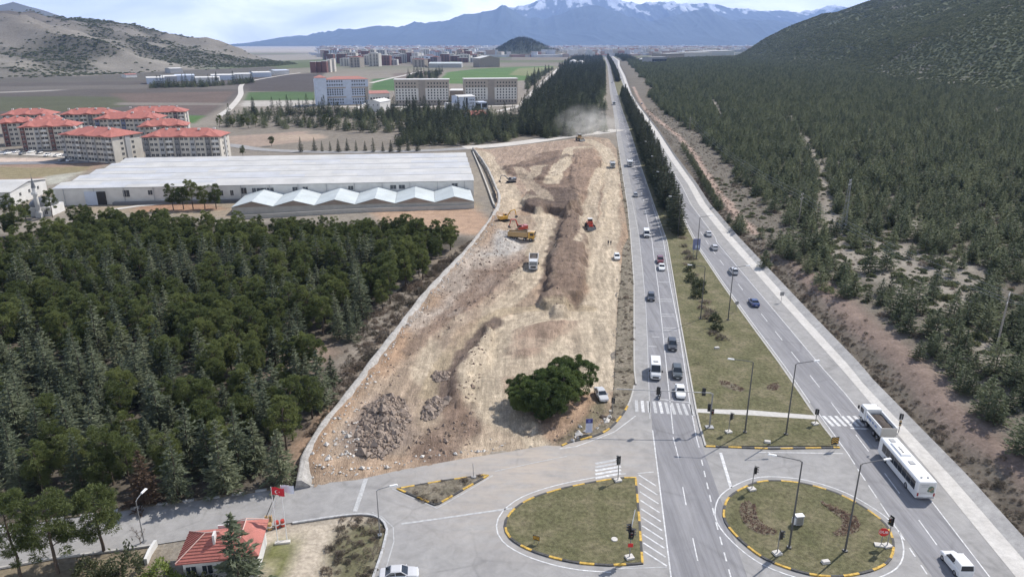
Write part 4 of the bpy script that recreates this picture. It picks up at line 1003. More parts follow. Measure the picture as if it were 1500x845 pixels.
# central row
k = 0; y = 228.0
while y < 1750 and k < 235:
    a, b_ = float(ev(LR, y)), float(ev(RL, y)); wd = b_-a; rows = [.5] if wd < 9 else [.36, .66]
    for f in rows:
        if rng.random() < .95 and k < 290:
            plant('avenue%d' % rng.integers(3), a+wd*f+rng.normal(0, .35), y+rng.normal(0, .6), rng.uniform(.85, 1.12)*(1.0 if y < 450 else .88), z=.1); k += 1
    y += 4.6 if y < 500 else 5.8
# right plantation
MW = lambda x, y: np.ones(len(x), bool)
def in_view(x, y, z=0, m=1.06):
    dep = y*CP-(z-HC)*SP; return (np.abs(x) < .7203*m*dep+4)
q = hexpts(60, 760, 84, 900, 4.7, .30); x, y = q[:, 0], q[:, 1]
d = x-ev(RO, y); dd, _ = segdist(DIRT[2:], x, y)
ok = (d > 9.5-4*smooth(120, 200, y)) & in_view(x, y, 0, 1.35) & (dd > 4) & (np.where(y > 215, x-np.interp(y, [p[1] for p in DIRT], [p[0] for p in DIRT]) > 9+8*fbm(y*.05, y*0, 2), True) | (y > 1000))
ok &= sdist(FOOT_R, x, y) < 25
keepc = rng.random(len(x))
for j, c in enumerate(CLEAR): ok &= ~(inside(c, x, y) & ((keepc > .32) if j in (6, 7) else True))
op = fbm(x*.028+5, y*.028, 3); ok &= rng.random(len(x)) < np.where(y < 240, np.where(op > .55, .62, .92), .95)
q = q[ok]; iv = in_view(q[:, 0], q[:, 1], 2.0, 1.02); q = q[np.argsort(np.hypot(q[:, 0], q[:, 1])+np.where(iv, 0, 1e4))]
for x, y in q[:298]: plant('fir%d' % rng.integers(4), x, y, rng.uniform(.55, 1.08))
REST = q[298:]

# ---------------------------------------------------------------- woods and scrub that only read as a mass
def scatter(name, src, pts, scl, label, cat, zoff=0.0):
    n = len(pts); me = bpy.data.meshes.new(name); me.vertices.add(n)
    z = gz(pts[:, 0], pts[:, 1])+zoff
    me.vertices.foreach_set('co', np.stack([pts[:, 0], pts[:, 1], z], 1).astype(np.float32).ravel())
    for an, arr in (('scl', scl), ('rot', rng.uniform(0, 6.28, n))):
        a = me.attributes.new(an, 'FLOAT', 'POINT'); a.data.foreach_set('value', np.asarray(arr, np.float32))
    a = me.attributes.new('idx', 'INT', 'POINT'); a.data.foreach_set('value', rng.integers(0, len(src), n).astype(np.int32))
    o = link(name, me); tag(o, label, cat, kind='stuff')
    ng = bpy.data.node_groups.new(name, 'GeometryNodeTree')
    ng.interface.new_socket('Geometry', in_out='INPUT', socket_type='NodeSocketGeometry'); ng.interface.new_socket('Geometry', in_out='OUTPUT', socket_type='NodeSocketGeometry')
    gi = ng.nodes.new('NodeGroupInput'); go = ng.nodes.new('NodeGroupOutput'); ip = ng.nodes.new('GeometryNodeInstanceOnPoints')
    g2i = ng.nodes.new('GeometryNodeJoinGeometry')
    for s in reversed(src):
        oi = ng.nodes.new('GeometryNodeObjectInfo'); oi.inputs[0].default_value = s; oi.inputs['As Instance'].default_value = True; oi.transform_space = 'ORIGINAL'
        ng.links.new(oi.outputs['Geometry'], g2i.inputs[0])
    def att(nm, ty):
        a = ng.nodes.new('GeometryNodeInputNamedAttribute'); a.data_type = ty; a.inputs[0].default_value = nm; return a
    a1 = att('scl', 'FLOAT'); a2 = att('rot', 'FLOAT'); a3 = att('idx', 'INT'); cx_ = ng.nodes.new('ShaderNodeCombineXYZ')
    ng.links.new(a2.outputs[0], cx_.inputs[2]); ng.links.new(gi.outputs[0], ip.inputs['Points']); ng.links.new(g2i.outputs[0], ip.inputs['Instance'])
    ip.inputs['Pick Instance'].default_value = True
    ng.links.new(a3.outputs[0], ip.inputs['Instance Index']); ng.links.new(cx_.outputs[0], ip.inputs['Rotation']); ng.links.new(a1.outputs[0], ip.inputs['Scale'])
    ng.links.new(ip.outputs[0], go.inputs[0])
    md = o.modifiers.new('scatter', 'NODES'); md.node_group = ng
    return o
def crown_of(key): return [c for c in PROTO[key][0].children if c.name.startswith('crown')][0]
firs = [crown_of('fir%d' % i) for i in range(4)]; pines = [crown_of('pine%d' % i) for i in range(5)]; avs = [crown_of('avenue%d' % i) for i in range(3)]
scatter('woodland_pines', pines, np.array(SPILL+[tuple(v) for v in OUT]), rng.uniform(.62, .95, len(SPILL)+len(OUT)), 'green pine tops at the back of the left woodland below the sheds', 'woodland')
# remaining plantation to the right, out to the foot of the hill and the far plain
q2 = hexpts(100, 1300, 900, 2600, 6.0, .32); x, y = q2[:, 0], q2[:, 1]
ok = (x-ev(RO, y) > 22+14*fbm(y*.02, y*0, 2)) & in_view(x, y) & (sdist(FOOT_R, x, y) < 15)
for c in CLEAR: ok &= ~inside(c, x, y)
q2 = q2[ok & (rng.random(len(x)) < .95)]
allr = np.concatenate([REST, q2]); scatter('plantation_wood', firs, allr, np.concatenate([rng.uniform(.5, 1.18, len(REST)), rng.uniform(.75, 1.35, len(q2))]), 'wide dusty green conifer plantation between the highway and the hill', 'woodland')
# woods left of the highway beyond the earthworks
MID = [(GL([(893, 118), (886, 97), (824, 103), (806, 124), (768, 158), (760, 178), (775, 198), (800, 203), (850, 199), (872, 195), (876, 150)]), 4.6, .97), (GL([(575, 214), (680, 213), (745, 208), (775, 198), (762, 178), (700, 172), (640, 178), (600, 196)]), 5.2, .82), (GL([(350, 168), (450, 165), (560, 167), (600, 164), (700, 166), (735, 172), (640, 180), (545, 178), (450, 170), (350, 174)]), 6.0, .62), (GL([(430, 182), (560, 178), (640, 182), (600, 200), (500, 192), (430, 188)]), 6.5, .42), (GL([(325, 176), (420, 172), (470, 178), (430, 190), (330, 186)]), 7, .35), (GL([(225, 127), (330, 124.5), (372, 119), (372, 122.5), (300, 128), (215, 130)]), 7, .8), (GL([(600, 112), (650, 104), (640, 118), (590, 120)]), 9, .4), (GL([(770, 118), (812, 101), (822, 101), (770, 150)]), 8, .6), (GL([(885, 198), (893, 190), (889, 130), (880, 130), (878, 192)]), 6, .35)]
P_ = []
for poly, dst, pr in MID:
    a = np.array(poly); q = hexpts(a[:, 0].min(), a[:, 0].max(), a[:, 1].min(), a[:, 1].max(), dst, .22)
    q = q[inside(poly, q[:, 0], q[:, 1]) & (rng.random(len(q)) < pr)]; P_.append(q)
P_ = np.concatenate(P_); d1 = ev(LL, P_[:, 1])-P_[:, 0]; P_ = P_[d1 > 7]
fp = GL([(820, 99), (800, 117), (775, 141), (764, 154), (748, 159), (730, 163)]); P_ = P_[segdist(fp, P_[:, 0], P_[:, 1])[0] > 9]
scatter('valley_wood', firs+[crown_of('avenue0')], P_, rng.uniform(.75, 1.25, len(P_))*np.where(P_[:, 1] > 700, 1.1, 1.0), 'dark conifer wood left of the highway behind the earthworks', 'woodland')
# central row far away, roadside trees by the city
q = [(float(ev(LR, y)*f+ev(RL, y)*(1-f)), float(y)) for y in np.arange(1200, 3800, 6.5) for f in (.4, .6)]
q += [(float(ev(RO, y))+rng.uniform(8, 60), float(y)) for y in np.arange(2500, 3900, 3)]+[(float(ev(LL, y))-rng.uniform(10, 130), float(y)) for y in np.arange(1900, 3900, 2)]
q = np.array(q); q = q+rng.normal(0, .8, q.shape); scatter('roadside_wood', avs, q, rng.uniform(.7, 1.05, len(q)), 'far line of dark trees along the highway towards the city', 'woodland')

# bushes
def bushobj(name, seed, mat, R=1, H=.8, n=260, **k):
    V, Fq = bush_crown(seed, R, H, n, **k); return npmesh(name, V, Fq, M[mat])
bush_src = {}
def bush_proto(key, name, label, cat, x, y, s, mat, seed, group='', **k):
    o = link(name, bushobj(name, seed, mat, **k)); o.location = (x, y, gz1(x, y)-.05); o.scale = (s, s, s*.9); tag(o, label, cat, group or None); bush_src[key] = o; return o
x, y = G(1056, 497); bush_proto('dry', 'dry_bush', 'largest brown dry bush at the near end of the shrub row on the reservation', 'bush', x, y, 1.5, 'deadscrub', 3, n=340, bw=(.05, .12))
x, y = G(1047, 470); bush_proto('green', 'green_bush', 'green conical bush near the lamp base in the reservation shrub row', 'bush', x, y, 1.4, 'shrub', 4, H=1.5, n=420)
x, y = G(1021, 534); bush_proto('thin', 'dry_bush', 'small twiggy bush alone on the reservation grass beside the near queue', 'bush', x, y, .8, 'deadscrub', 5, n=200, bw=(.04, .09))
x, y = G(1210, 440); bush_proto('scr', 'juniper_bush', 'low dark juniper cushion on the stony clearing right of the highway', 'bush', x, y, 1.7, 'scrub', 6, H=.6, n=300)
x, y = G(1240, 425); bush_proto('scr2', 'juniper_bush', 'larger ragged juniper cushion on the stony clearing right of the highway', 'bush', x, y, 2.1, 'scrub', 8, H=.7, n=340)
def copyb(key, x, y, s, label, group, name=None):
    o = bush_src[key].copy(); COL.objects.link(o); o.location = (x, y, gz1(x, y)-.05); o.rotation_euler = (0, 0, rng.uniform(0, 6)); o.scale = (s*rng.uniform(.8, 1.2), s*rng.uniform(.8, 1.2), s*rng.uniform(.7, 1.1)); tag(o, label)
    if 'group' in o: del o['group']
    if group: o['group'] = group
    if name: o.name = name
for px, py in [(1002, 362), (1006, 372), (1010, 380), (1004, 388), (1014, 392), (1018, 404), (1012, 412), (1022, 418), (1028, 430), (1020, 436), (1034, 444), (1028, 452), (1040, 458), (1036, 466), (1050, 484), (1044, 490), (1000, 350), (996, 344), (1008, 398), (1024, 424)]:
    x, y = G(px, py); kx = 'dry' if rng.random() < .68 else 'green'
    copyb(kx, x, y, rng.uniform(1.0, 1.7), 'brown dry bush in the shrub row on the central reservation' if kx == 'dry' else 'dull green bush in the shrub row on the central reservation', 'dry bushes of the reservation row' if kx == 'dry' else 'green bushes of the reservation row')
qb = rnd_in(CLEAR[6], 60)+rnd_in(CLEAR[7], 18)
for x, y in qb: copyb('scr' if rng.random() < .5 else 'scr2', x, y, rng.uniform(.6, 1.8), 'dark juniper cushion among pale stones on the clearing right of the highway', 'juniper cushions on the stony clearing')
bs = [bush_src['scr'], bush_src['scr2']]
# hill scrub
q = hexpts(380, 2400, 240, 3100, 4.5, .35); x, y = q[:, 0], q[:, 1]
s_ = sdist(FOOT_R, x, y); n = fbm(x*.012, y*.012, 5); zz = gz(x, y)
ok = (s_ > -12) & in_view(x, y, zz) & (rng.random(len(x)) < np.where(n > .66, .75, .97)*np.where(y > 1500, .7, 1)); q = q[ok]
scatter('hillside_scrub', bs, q, rng.uniform(1.1, 2.5, len(q))*np.where(q[:, 1] > 1200, 1.3, 1), 'low dark scrub covering the steep hill on the right', 'scrub', -.2)
q = hexpts(-2600, -640, 1150, 3000, 8, .4); x, y = q[:, 0], q[:, 1]
s_ = sdist(FOOT_L, x, y); n = fbm(x*.006, y*.006, 5); n2 = ridged(x*.004+y*.0015, y*.006, 5); lean_ = smooth(-1000, -1500, x)
ok = (s_ > 5) & in_view(x, y, 60, 1.15) & (rng.random(len(x)) < np.clip((n+.08*lean_-.47)*8, .04, .97)); q = q[ok]
scatter('stony_hill_scrub', bs, q, rng.uniform(1.6, 3.8, len(q)), 'dark patches of scrub on the grey stony hill at left', 'scrub', -.3)
r = rng.normal(0, 1, (1500, 2))*np.array([85, 90])+np.array([35, 3740]); scatter('knoll_wood', avs, r, rng.uniform(.5, .9, len(r)), 'dark trees on the round knoll before the city', 'woodland')
# dry weeds: verge, bank foot, woodland floor, gatehouse plot
V_ = []
for poly, n in ((verge2, 620), (GL([(500, 757), (545, 755), (566, 772), (548, 860), (470, 860), (480, 800)]), 150), (GL([(520, 470), (690, 350), (640, 425), (525, 575), (437, 705), (425, 700), (490, 560)]), 420), (I1, 70), (GL([(750, 640), (860, 560), (892, 600), (829, 650)]), 120)): V_ += rnd_in(poly, n)
for y in rng.uniform(60, 330, 1900): V_.append((float(ev(RO, y))+abs(rng.normal(1.5, 2.2))+.6, y))
for y in rng.uniform(180, 700, 2400): V_.append((float(ev(RO, y))+rng.uniform(1.5, 26), y))
V_ = np.array(V_); V_ = V_[in_view(V_[:, 0], V_[:, 1])]
scatter('dry_weeds', [bush_src['dry'], bush_src['thin']], V_, rng.gamma(2.2, .085, len(V_))+.10, 'dry brown weeds along the verges and the bank beside the gutter', 'weeds', .05)
q = hexpts(80, 330, 90, 330, 3.0, .4); x, y = q[:, 0], q[:, 1]; ok = (x-ev(RO, y) > 9) & in_view(x, y) & (rng.random(len(x)) < .5); q = q[ok]
scatter('plantation_undergrowth', bs+[bush_src['dry']], q, rng.gamma(3, .17, len(q))+.2, 'low bushes on the ground between the plantation conifers', 'undergrowth', -.05)
B2 = np.array(rnd_in(GL([(530, 470), (690, 352), (700, 350), (640, 425), (560, 510), (525, 575), (470, 640), (437, 705), (425, 700), (500, 560)]), 300)); scatter('leafless_thicket', [bush_src['dry'], bush_src['thin']], B2, rng.gamma(3, .20, len(B2))+.3, 'grey leafless thicket on the slope between the woodland and the stone wall', 'thicket', -.05)
# small conifer hedge row between gutter and dirt road, lone trees near the village road, row of conifers behind the hall
k = 0
for t in np.linspace(0, 1, 30):
    px = 999+(1054-999)*t+rng.normal(0, .5); py = 217+(308-217)*t
    px_plant('fir%d' % rng.integers(4), px, py, rng.uniform(.5, .75), 'small conifer in the single row between the gutter and the dirt track', 'small conifers beside the dirt track')
for px, py, s in ((1067, 326, .6), (1079, 338, .85), (1085, 342, .9), (1083, 332, .8), (1114, 352, .6), (1120, 392, .95)): px_plant('fir%d' % rng.integers(4), px, py, s, 'bushy conifer in the loose tuft at the bend of the dirt track', 'conifers in the tuft at the track bend')
for px in (441, 461, 472, 484, 496, 509, 522, 535, 547, 561, 573, 585, 598, 612): px_plant('avenue%d' % rng.integers(3), px, 223-rng.uniform(0, 2), rng.uniform(.42, .62), 'short dark conifer in the row behind the big white hall', 'conifers in the row behind the hall')
for px, py, s in ((322, 188, .9), (341, 186, .95), (357, 185, 1.0), (364, 188, .9), (398, 214, .7), (375, 187, .8), (512, 191, .6), (529, 190, .5), (478, 189, 1.0), (487, 190, .8)): px_plant('pine%d' % rng.integers(5), px, py, s, 'dark round tree scattered on the waste ground beyond the hall', 'round trees on the waste ground', z=-.1)
for px, py, s in ((205, 230, .75), (229, 229, .8), (303, 229, .8), (317, 230, .75), (356, 229, .6)): px_plant('pine%d' % rng.integers(5), px, py, s, 'dark garden tree against the foot of the front right apartment block', 'trees at the foot of the apartment block', z=-.1)
# gatehouse corner: big dark fir, near pines, bright shrubs
px_plant('cedar3', 354, 866, 1.14, 'large dark fir rising in front of the red gatehouse roof')
for j, (px, py, s, lb) in enumerate([(85, 838, 1.12, 'open crowned pine with bare trunk left of the road lamp'), (152, 808, 1.12, 'dark pine with leaning trunk right of its open crowned neighbour'), (32, 850, 1.1, 'pine at the near left corner beside the road'), (-25, 840, 1.0, 'pine cut by the left picture edge beside the road')]): px_plant('pine%d' % (j % 5), px, py, s, lb)
for i, (mt, lb, px, py, s, Hh) in enumerate([('lightshrub', 'bright yellow green shrub beside the left end of the gatehouse', 233, 845, 1.9, 1.0), ('shrub', 'pointed green shrub behind the low white wall', 188, 842, 2.1, 1.7), ('shrub', 'rounded grey green shrub at the wall end', 150, 850, 1.7, 1.1), ('lightshrub', 'yellow green shrub before the gatehouse wall', 268, 858, 1.8, .9), ('shrub', 'dull green shrub at the foot of the gatehouse', 292, 862, 1.8, 1.0), ('shrub', 'low dark shrub under the leaning pine', 128, 838, 1.7, 1.1)]):
    x, y = G(px, py); o = link('garden_shrub', bushobj('garden_shrub', 40+i, mt, 1, Hh, 620, bl=(.16, .32), bw=(.07, .14))); o.location = (x, y, -.15); o.scale = (s, s, s); tag(o, lb, 'shrub')
# bare trees
def bare_tree(seed, H):
    r = np.random.default_rng(seed); b = MB()
    def grow(p, d, L, rad, lv):
        e = p+d*L; b.tube(p, e, rad, rad*.65, 5, False)
        if lv == 0: return
        for _ in range(3 if lv > 1 else 4):
            nd = d+r.normal(0, .42, 3); nd[2] = abs(nd[2])*.8+.15; nd /= np.linalg.norm(nd); grow(p+d*L*r.uniform(.55, 1), nd, L*.62, rad*.55, lv-1)
    grow(np.array([0, 0, -.3]), np.array([0, 0, 1.]), H*.35, .07*H/4, 4); return b
for i, (px, py, H, lb) in enumerate([(206, 796, 4.0, 'bare leafless sapling growing around the foot of the road lamp'), (880, 247, 6, 'bare leafless tree on the earthworks beside the parked truck'), (874, 192, 7, 'bare tree in the dust where the pale road meets the highway'), (547, 818, 3.2, 'fallen looking bare shrub on the rough plot by the lamp'), (1105, 375, 5, 'bare thin tree beside the gutter bend')]):
    x, y = G(px, py); o = bare_tree(60+i, H).build('bare_tree', M['twig']); o.location = (x, y, sz(x, y)); tag(o, lb, 'tree')
# ---------------------------------------------------------------- buildings
def tiles(name, c, period=.6, str_=.25):
    m, nt, b = newmat(name); co = ocoord(nt); n = noise(nt, .6, 5, .6, co); n2 = noise(nt, 5, 3, .6, co)
    r = ramp(nt, n.outputs[0], [(.3, .82), (.7, 1.12)]); r2 = ramp(nt, n2.outputs[0], [(.3, .85), (.7, 1.12)])
    nt.links.new(mixc(nt, mixc(nt, c, r.outputs[0]), r2.outputs[0]), b.inputs['Base Color']); b.inputs['Roughness'].default_value = .8
    return m
M['rooftile'] = tiles('red_roof_tiles', (.36, .125, .10)); M['rooftile2'] = tiles('faded_roof_tiles', (.36, .16, .13))
for k, c in (('cream', (.50, .47, .42)), ('wgrey', (.36, .36, .36)), ('dgrey', (.17, .17, .175)), ('maroon', (.16, .075, .065)), ('blue', (.15, .18, .27)), ('purple', (.15, .12, .14)), ('beige', (.37, .325, .275)), ('dbeige', (.30, .265, .23)), ('offwhite', (.58, .57, .55)), ('palewall', (.62, .60, .56)), ('lblue', (.50, .55, .64)), ('concwall', (.46, .435, .39)), ('brownpanel', (.30, .245, .20))):
    M[k] = plain('wall_'+k, c, .85, var=.12, scale=.35)
def roof_sheet(name, c1, c2, c3):
    m, nt, b = newmat(name); co = ocoord(nt)
    br = N(nt, 'ShaderNodeTexBrick'); nt.links.new(co, br.inputs['Vector']); br.inputs['Scale'].default_value = 1.0
    br.inputs['Brick Width'].default_value = 22.0; br.inputs['Row Height'].default_value = 4.0; br.inputs['Mortar Size'].default_value = .06; br.inputs['Bias'].default_value = -.45
    br.inputs['Color1'].default_value = (*c1, 1); br.inputs['Color2'].default_value = (*c2, 1); br.inputs['Mortar'].default_value = (*c3, 1)
    n = noise(nt, .12, 5, .6, co); r = ramp(nt, n.outputs[0], [(.3, .82), (.7, 1.07)])
    n2 = noise(nt, 1.2, 5, .7, co); r2 = ramp(nt, n2.outputs[0], [(.3, .94), (.7, 1.04)])
    nt.links.new(mixc(nt, mixc(nt, br.outputs[0], r.outputs[0]), r2.outputs[0]), b.inputs['Base Color']); b.inputs['Roughness'].default_value = .7
    return m
M['sheetroof'] = roof_sheet('white_sheet_roof', (.50, .49, .47), (.40, .43, .50), (.41, .41, .40))
M['shedroof'] = roof_sheet('pale_translucent_roof', (.45, .49, .495), (.49, .52, .525), (.37, .40, .41))
M['lead'] = plain('lead_dome', (.14, .145, .155), .5, .3, var=.2)

def frame(p0, p1):
    a = np.array(p0); c = np.array(p1); L = np.linalg.norm(c-a); return L, atan2(c[1]-a[1], c[0]-a[0])
def root_at(name, label, cat, p0, p1, depth, group=None, zz=None):
    """an Empty at the middle of the front line p0-p1, x along the front, y going back"""
    L, rz = frame(p0, p1); mx, my = (p0[0]+p1[0])/2, (p0[1]+p1[1])/2
    return thing(name, label, cat, (mx, my, gz1(mx, my) if zz is None else zz), rz, group), L
def hip(b, x0, x1, y0, y1, z, rise, hipk=1.0, t=.25):
    """hip roof with an eave board"""
    w = (y1-y0)/2*hipk; ym = (y0+y1)/2
    if x1-x0 < y1-y0:
        w = (x1-x0)/2*hipk; xm = (x0+x1)/2
        V = [(x0, y0, z), (x1, y0, z), (x1, y1, z), (x0, y1, z), (xm, y0+w, z+rise), (xm, y1-w, z+rise)]
        b.add(V, [(0, 1, 4), (1, 2, 5, 4), (2, 3, 5), (3, 0, 4, 5)])
    else:
        V = [(x0, y0, z), (x1, y0, z), (x1, y1, z), (x0, y1, z), (x0+w, ym, z+rise), (x1-w, ym, z+rise)]
        b.add(V, [(0, 1, 5, 4), (1, 2, 5), (2, 3, 4, 5), (3, 0, 4)])
    b.add([(x0, y0, z-t), (x1, y0, z-t), (x1, y1, z-t), (x0, y1, z-t), (x0, y0, z), (x1, y0, z), (x1, y1, z), (x0, y1, z)], [(0, 3, 2, 1), (0, 1, 5, 4), (1, 2, 6, 5), (2, 3, 7, 6), (3, 0, 4, 7)])
WM = {}
def window_mesh(w, h, fr='offwhite', key=None):
    k = (w, h, fr)
    if k not in WM:
        b = MB(); b.mat(0).box((0, -.03, 0), (w, .06, h)); b.mat(1).box((0, -.03, -h/2-.06), (w+.2, .14, .1)).box((0, -.035, 0), (.07, .09, h)); WM[k] = b.mesh('window', [M['winglass'], M[fr]])
    return WM[k]
def put_window(par, me, x, y, z, rz=0):
    o = link('window', me, par); o.location = (x, y, z); o.rotation_euler = (0, 0, rz); return o
def apartment(eL, eR, W, label, panel, floors=5, H=13.8, left=False, right=False, maxw=96, roofrise=3.6, bays=3):
    p0, p1 = G(*eL, H), G(*eR, H); r, L = root_at('apartment_block', label, 'apartment block', p0, p1, W, 'red roofed apartment blocks')
    b = MB(); b.box((0, W/2, H/2-.5), (L, W, H+1)); 
    for k in range(1, floors): b.box((0, W/2, k*H/floors), (L+.1, W+.1, .14))
    b.build('wall', M['cream'], r)
    n = max(2, int(round(L/(7.5)))); step = L/n; cnt = 0; wm = window_mesh(1.5, 1.35); fh = H/floors
    for i in range(n):
        cx_ = -L/2+step*(i+.5)
        q = MB(); q.box((cx_-step*.30, -.28, H/2-.1), (step*.30, .6, H-.2)); q.build('bay', M[panel if i % 2 == 0 else 'wgrey'], r)
        if i % 3 == 1:
            for k in range(1, floors):
                s = MB(); s.box((cx_+step*.24, -.75, k*fh+.05), (step*.36, 1.5, .16)); s.box((cx_+step*.24, -1.46, k*fh+.6), (step*.36, .08, .95)); s.build('balcony', M['offwhite'], r)
        for k in range(floors):
            zc = k*fh+fh*.55
            for xx, yy in ((cx_-step*.30, -.58), (cx_+step*.02, 0), (cx_+step*.30, 0)):
                if cnt < maxw-(2*floors if right else 0): put_window(r, wm, xx, yy, zc); cnt += 1
    if right:
        for k in range(floors):
            for yy in (W*.3, W*.68): put_window(r, wm, L/2, yy, k*fh+fh*.55, pi/2)
        q = MB(); q.box((L/2+.2, W*.5, H/2-.1), (.5, W*.16, H-.2)); q.build('bay', M['wgrey'], r)
    q = MB(); hip(q, -L/2-.9, L/2+.9, -.9-.4, W+.9, H+.02, roofrise); 
    for i in range(bays):
        cx_ = -L/2+L*(i+.5)/bays
        q.add([(cx_-3.4, -1.75, H+.03), (cx_+3.4, -1.75, H+.03), (cx_, -1.75+.02, H+.9), (cx_, W*.42, H+roofrise*.86), (cx_-3.4, W*.2, H+1.2), (cx_+3.4, W*.2, H+1.2)], [(0, 1, 2), (0, 2, 3, 4), (1, 5, 3, 2)])
    rf = q.build('roof', M['rooftile'], r)
    for i in range(int(L/6)):
        x = -L/2+4+i*6+rng.uniform(-1, 1); yy = W*rng.uniform(.3, .6); s = MB(); s.box((x, yy, H+roofrise*.9), (1.3, .7, .9)); s.build('water_heater' if i % 2 else 'chimney', M['offwhite'], rf)
    return r
apartment((0, 181), (50, 178.5), 17, 'red roofed block with brown walls at the left end of the front row', 'maroon')
apartment((2, 168.7), (73, 167.5), 16, 'red roofed block at the back left behind the brown walled ones', 'wgrey')
apartment((52, 177.5), (88, 176), 15, 'short red roofed block squeezed between the two brown walled ones and the back row', 'cream')
apartment((27, 186.5), (110, 184), 17, 'red roofed block with dark red walls and stacked balconies above the car park', 'maroon', right=True)
apartment((88, 168), (166, 166.5), 16, 'red roofed block with grey brown walls in the middle of the back row', 'dgrey')
apartment((138, 174.5), (232, 173), 17, 'red roofed block with blue grey wall panels behind the front row', 'blue', H=14.5)
apartment((181, 165.5), (270, 163.5), 17, 'red roofed block with purple panels at the back right end of the estate', 'purple', right=True)
apartment((203, 185.5), (272, 183.5), 15, 'small red roofed block just behind the front right one', 'wgrey', right=True)
apartment((88.5, 196.5), (163, 200.5), 19, 'large cream block with red hip roof set cornerwise behind the car park', 'wgrey', right=True)
apartment((208.5, 200.5), (321, 199.5), 16, 'long red roofed block with dark grey panels directly behind the big white hall', 'dgrey', right=True)

def dorm(pL, pR, D, H, label, wall, kind):
    p0, p1 = G(*pL), G(*pR); r, L = root_at('dormitory', label, 'dormitory block', p0, p1, D, 'tall dormitory blocks')
    b = MB(); b.box((0, D/2, H/2-.5), (L, D, H+1)); b.build('wall', M[wall], r)
    if kind == 'A':
        q = MB(); q.box((-L*.40, -.4, H/2+1), (L*.2, D*.8, H+2.0)); q.build('stair_tower', M['lblue'], r)
        q = MB(); hip(q, -L*.3, L/2+.6, -.8, D+.6, H, 2.6); q.build('roof', M['rooftile2'], r)
        q = MB(); hip(q, -L*.5-.6, -L*.3+.6, -D*.4-1, D*.42, H+2.2, 2.4); q.build('tower_roof', M['rooftile2'], r)
        for z in (H*.30, H*.67): q = MB(); q.box((L*.1, -.06, z), (L*.8, .16, 1.3)); q.build('wall_band', M['beige'], r)
        q = MB(); q.box((L*.465, -.08, H*.42), (L*.06, .2, H*.5)); q.build('wall_band', M['beige'], r)
        q = MB(); q.box((L*.12, -.15, H/2), (L*.1, .34, H)); q.build('stair_bay', M['lblue'], r)
        rows = [.06, .18, .39, .48, .57, .76, .90]; cols = [-.27+.045*i for i in range(7)]+[.20+.045*i for i in range(6)]
    else:
        q = MB(); q.box((0, D/2, H+.3), (L+1.2, D+1.2, .6)); q.build('roof', M['offwhite'], r)
        q = MB(); q.box((.0, -.3, H/2), (L*.12, .7, H)); q.build('stair_bay', M['dbeige'], r)
        for sx in (-1, 1):
            q = MB(); q.box((sx*L*.275, -.05, H*.43), (L*.42, .14, H*.48)); q.build('wall_band', M['palewall'], r)
        rows = [.10, .24, .35, .46, .57, .70, .84]; cols = [-.46+.056*i for i in range(7)]+[.12+.056*i for i in range(7)]
    wm = window_mesh(1.25, 1.5, wall)
    for rr in rows:
        for c in cols: put_window(r, wm, c*L, -.12, rr*H+.6)
    return r
dorm((464, 154.5), (541, 152.5), 17, 25, 'tall white and beige dormitory with pale red roof and corner tower', 'lblue', 'A')
dorm((579, 154), (658.5, 153.5), 17, 24.5, 'tall flat roofed beige dormitory in the middle of the three', 'beige', 'B')
dorm((681, 153.5), (758, 152.5), 17, 25, 'tall flat roofed beige dormitory at the right by the conifer wood', 'beige', 'C')
def hall(name, label, cat, pL, pR, D, H, wall, roof, rise=1.6, along=False, z=0, extra=None, group=None):
    p0, p1 = G(*pL, z), G(*pR, z); r, L = root_at(name, label, cat, p0, p1, D, group)
    b = MB(); b.box((0, D/2, H/2-.5), (L, D, H+1))
    if along: b.add([(-L/2, 0, H), (-L/2, D, H), (-L/2, D/2, H+rise), (L/2, 0, H), (L/2, D, H), (L/2, D/2, H+rise)], [(0, 2, 1), (3, 4, 5)])
    else: b.add([(-L/2, 0, H), (L/2, 0, H), (0, 0, H+rise), (-L/2, D, H), (L/2, D, H), (0, D, H+rise)], [(0, 1, 2), (3, 5, 4)])
    b.build('wall', M[wall], r); q = MB(); o = .4
    if along: q.hexa([(-L/2-o, -o, H), (L/2+o, -o, H), (L/2+o, D/2, H+rise), (-L/2-o, D/2, H+rise), (-L/2-o, -o, H+.2), (L/2+o, -o, H+.2), (L/2+o, D/2, H+rise+.2), (-L/2-o, D/2, H+rise+.2)]).hexa([(-L/2-o, D/2, H+rise), (L/2+o, D/2, H+rise), (L/2+o, D+o, H), (-L/2-o, D+o, H), (-L/2-o, D/2, H+rise+.2), (L/2+o, D/2, H+rise+.2), (L/2+o, D+o, H+.2), (-L/2-o, D+o, H+.2)])
    else: q.hexa([(-L/2-o, -o, H), (0, -o, H+rise), (0, D+o, H+rise), (-L/2-o, D+o, H), (-L/2-o, -o, H+.2), (0, -o, H+rise+.2), (0, D+o, H+rise+.2), (-L/2-o, D+o, H+.2)]).hexa([(0, -o, H+rise), (L/2+o, -o, H), (L/2+o, D+o, H), (0, D+o, H+rise), (0, -o, H+rise+.2), (L/2+o, -o, H+.2), (L/2+o, D+o, H+.2), (0, D+o, H+rise+.2)])
    q.build('roof', M[roof], r)
    if extra: extra(r, L, H, D)
    return r
def wins(n, w, h, zf, fr='offwhite'):
    def f(r, L, H, D):
        me = window_mesh(w, h, fr)
        for i in range(n): put_window(r, me, -L/2+L*(i+.5)/n, 0, H*zf)
    return f
hall('canteen_hall', 'low pale hall with red roof between the left two dormitories', 'hall', (542, 150.5), (571, 149.5), 22, 9, 'palewall', 'rooftile2', 2.5, True, extra=wins(7, 1.6, 2.2, .45))
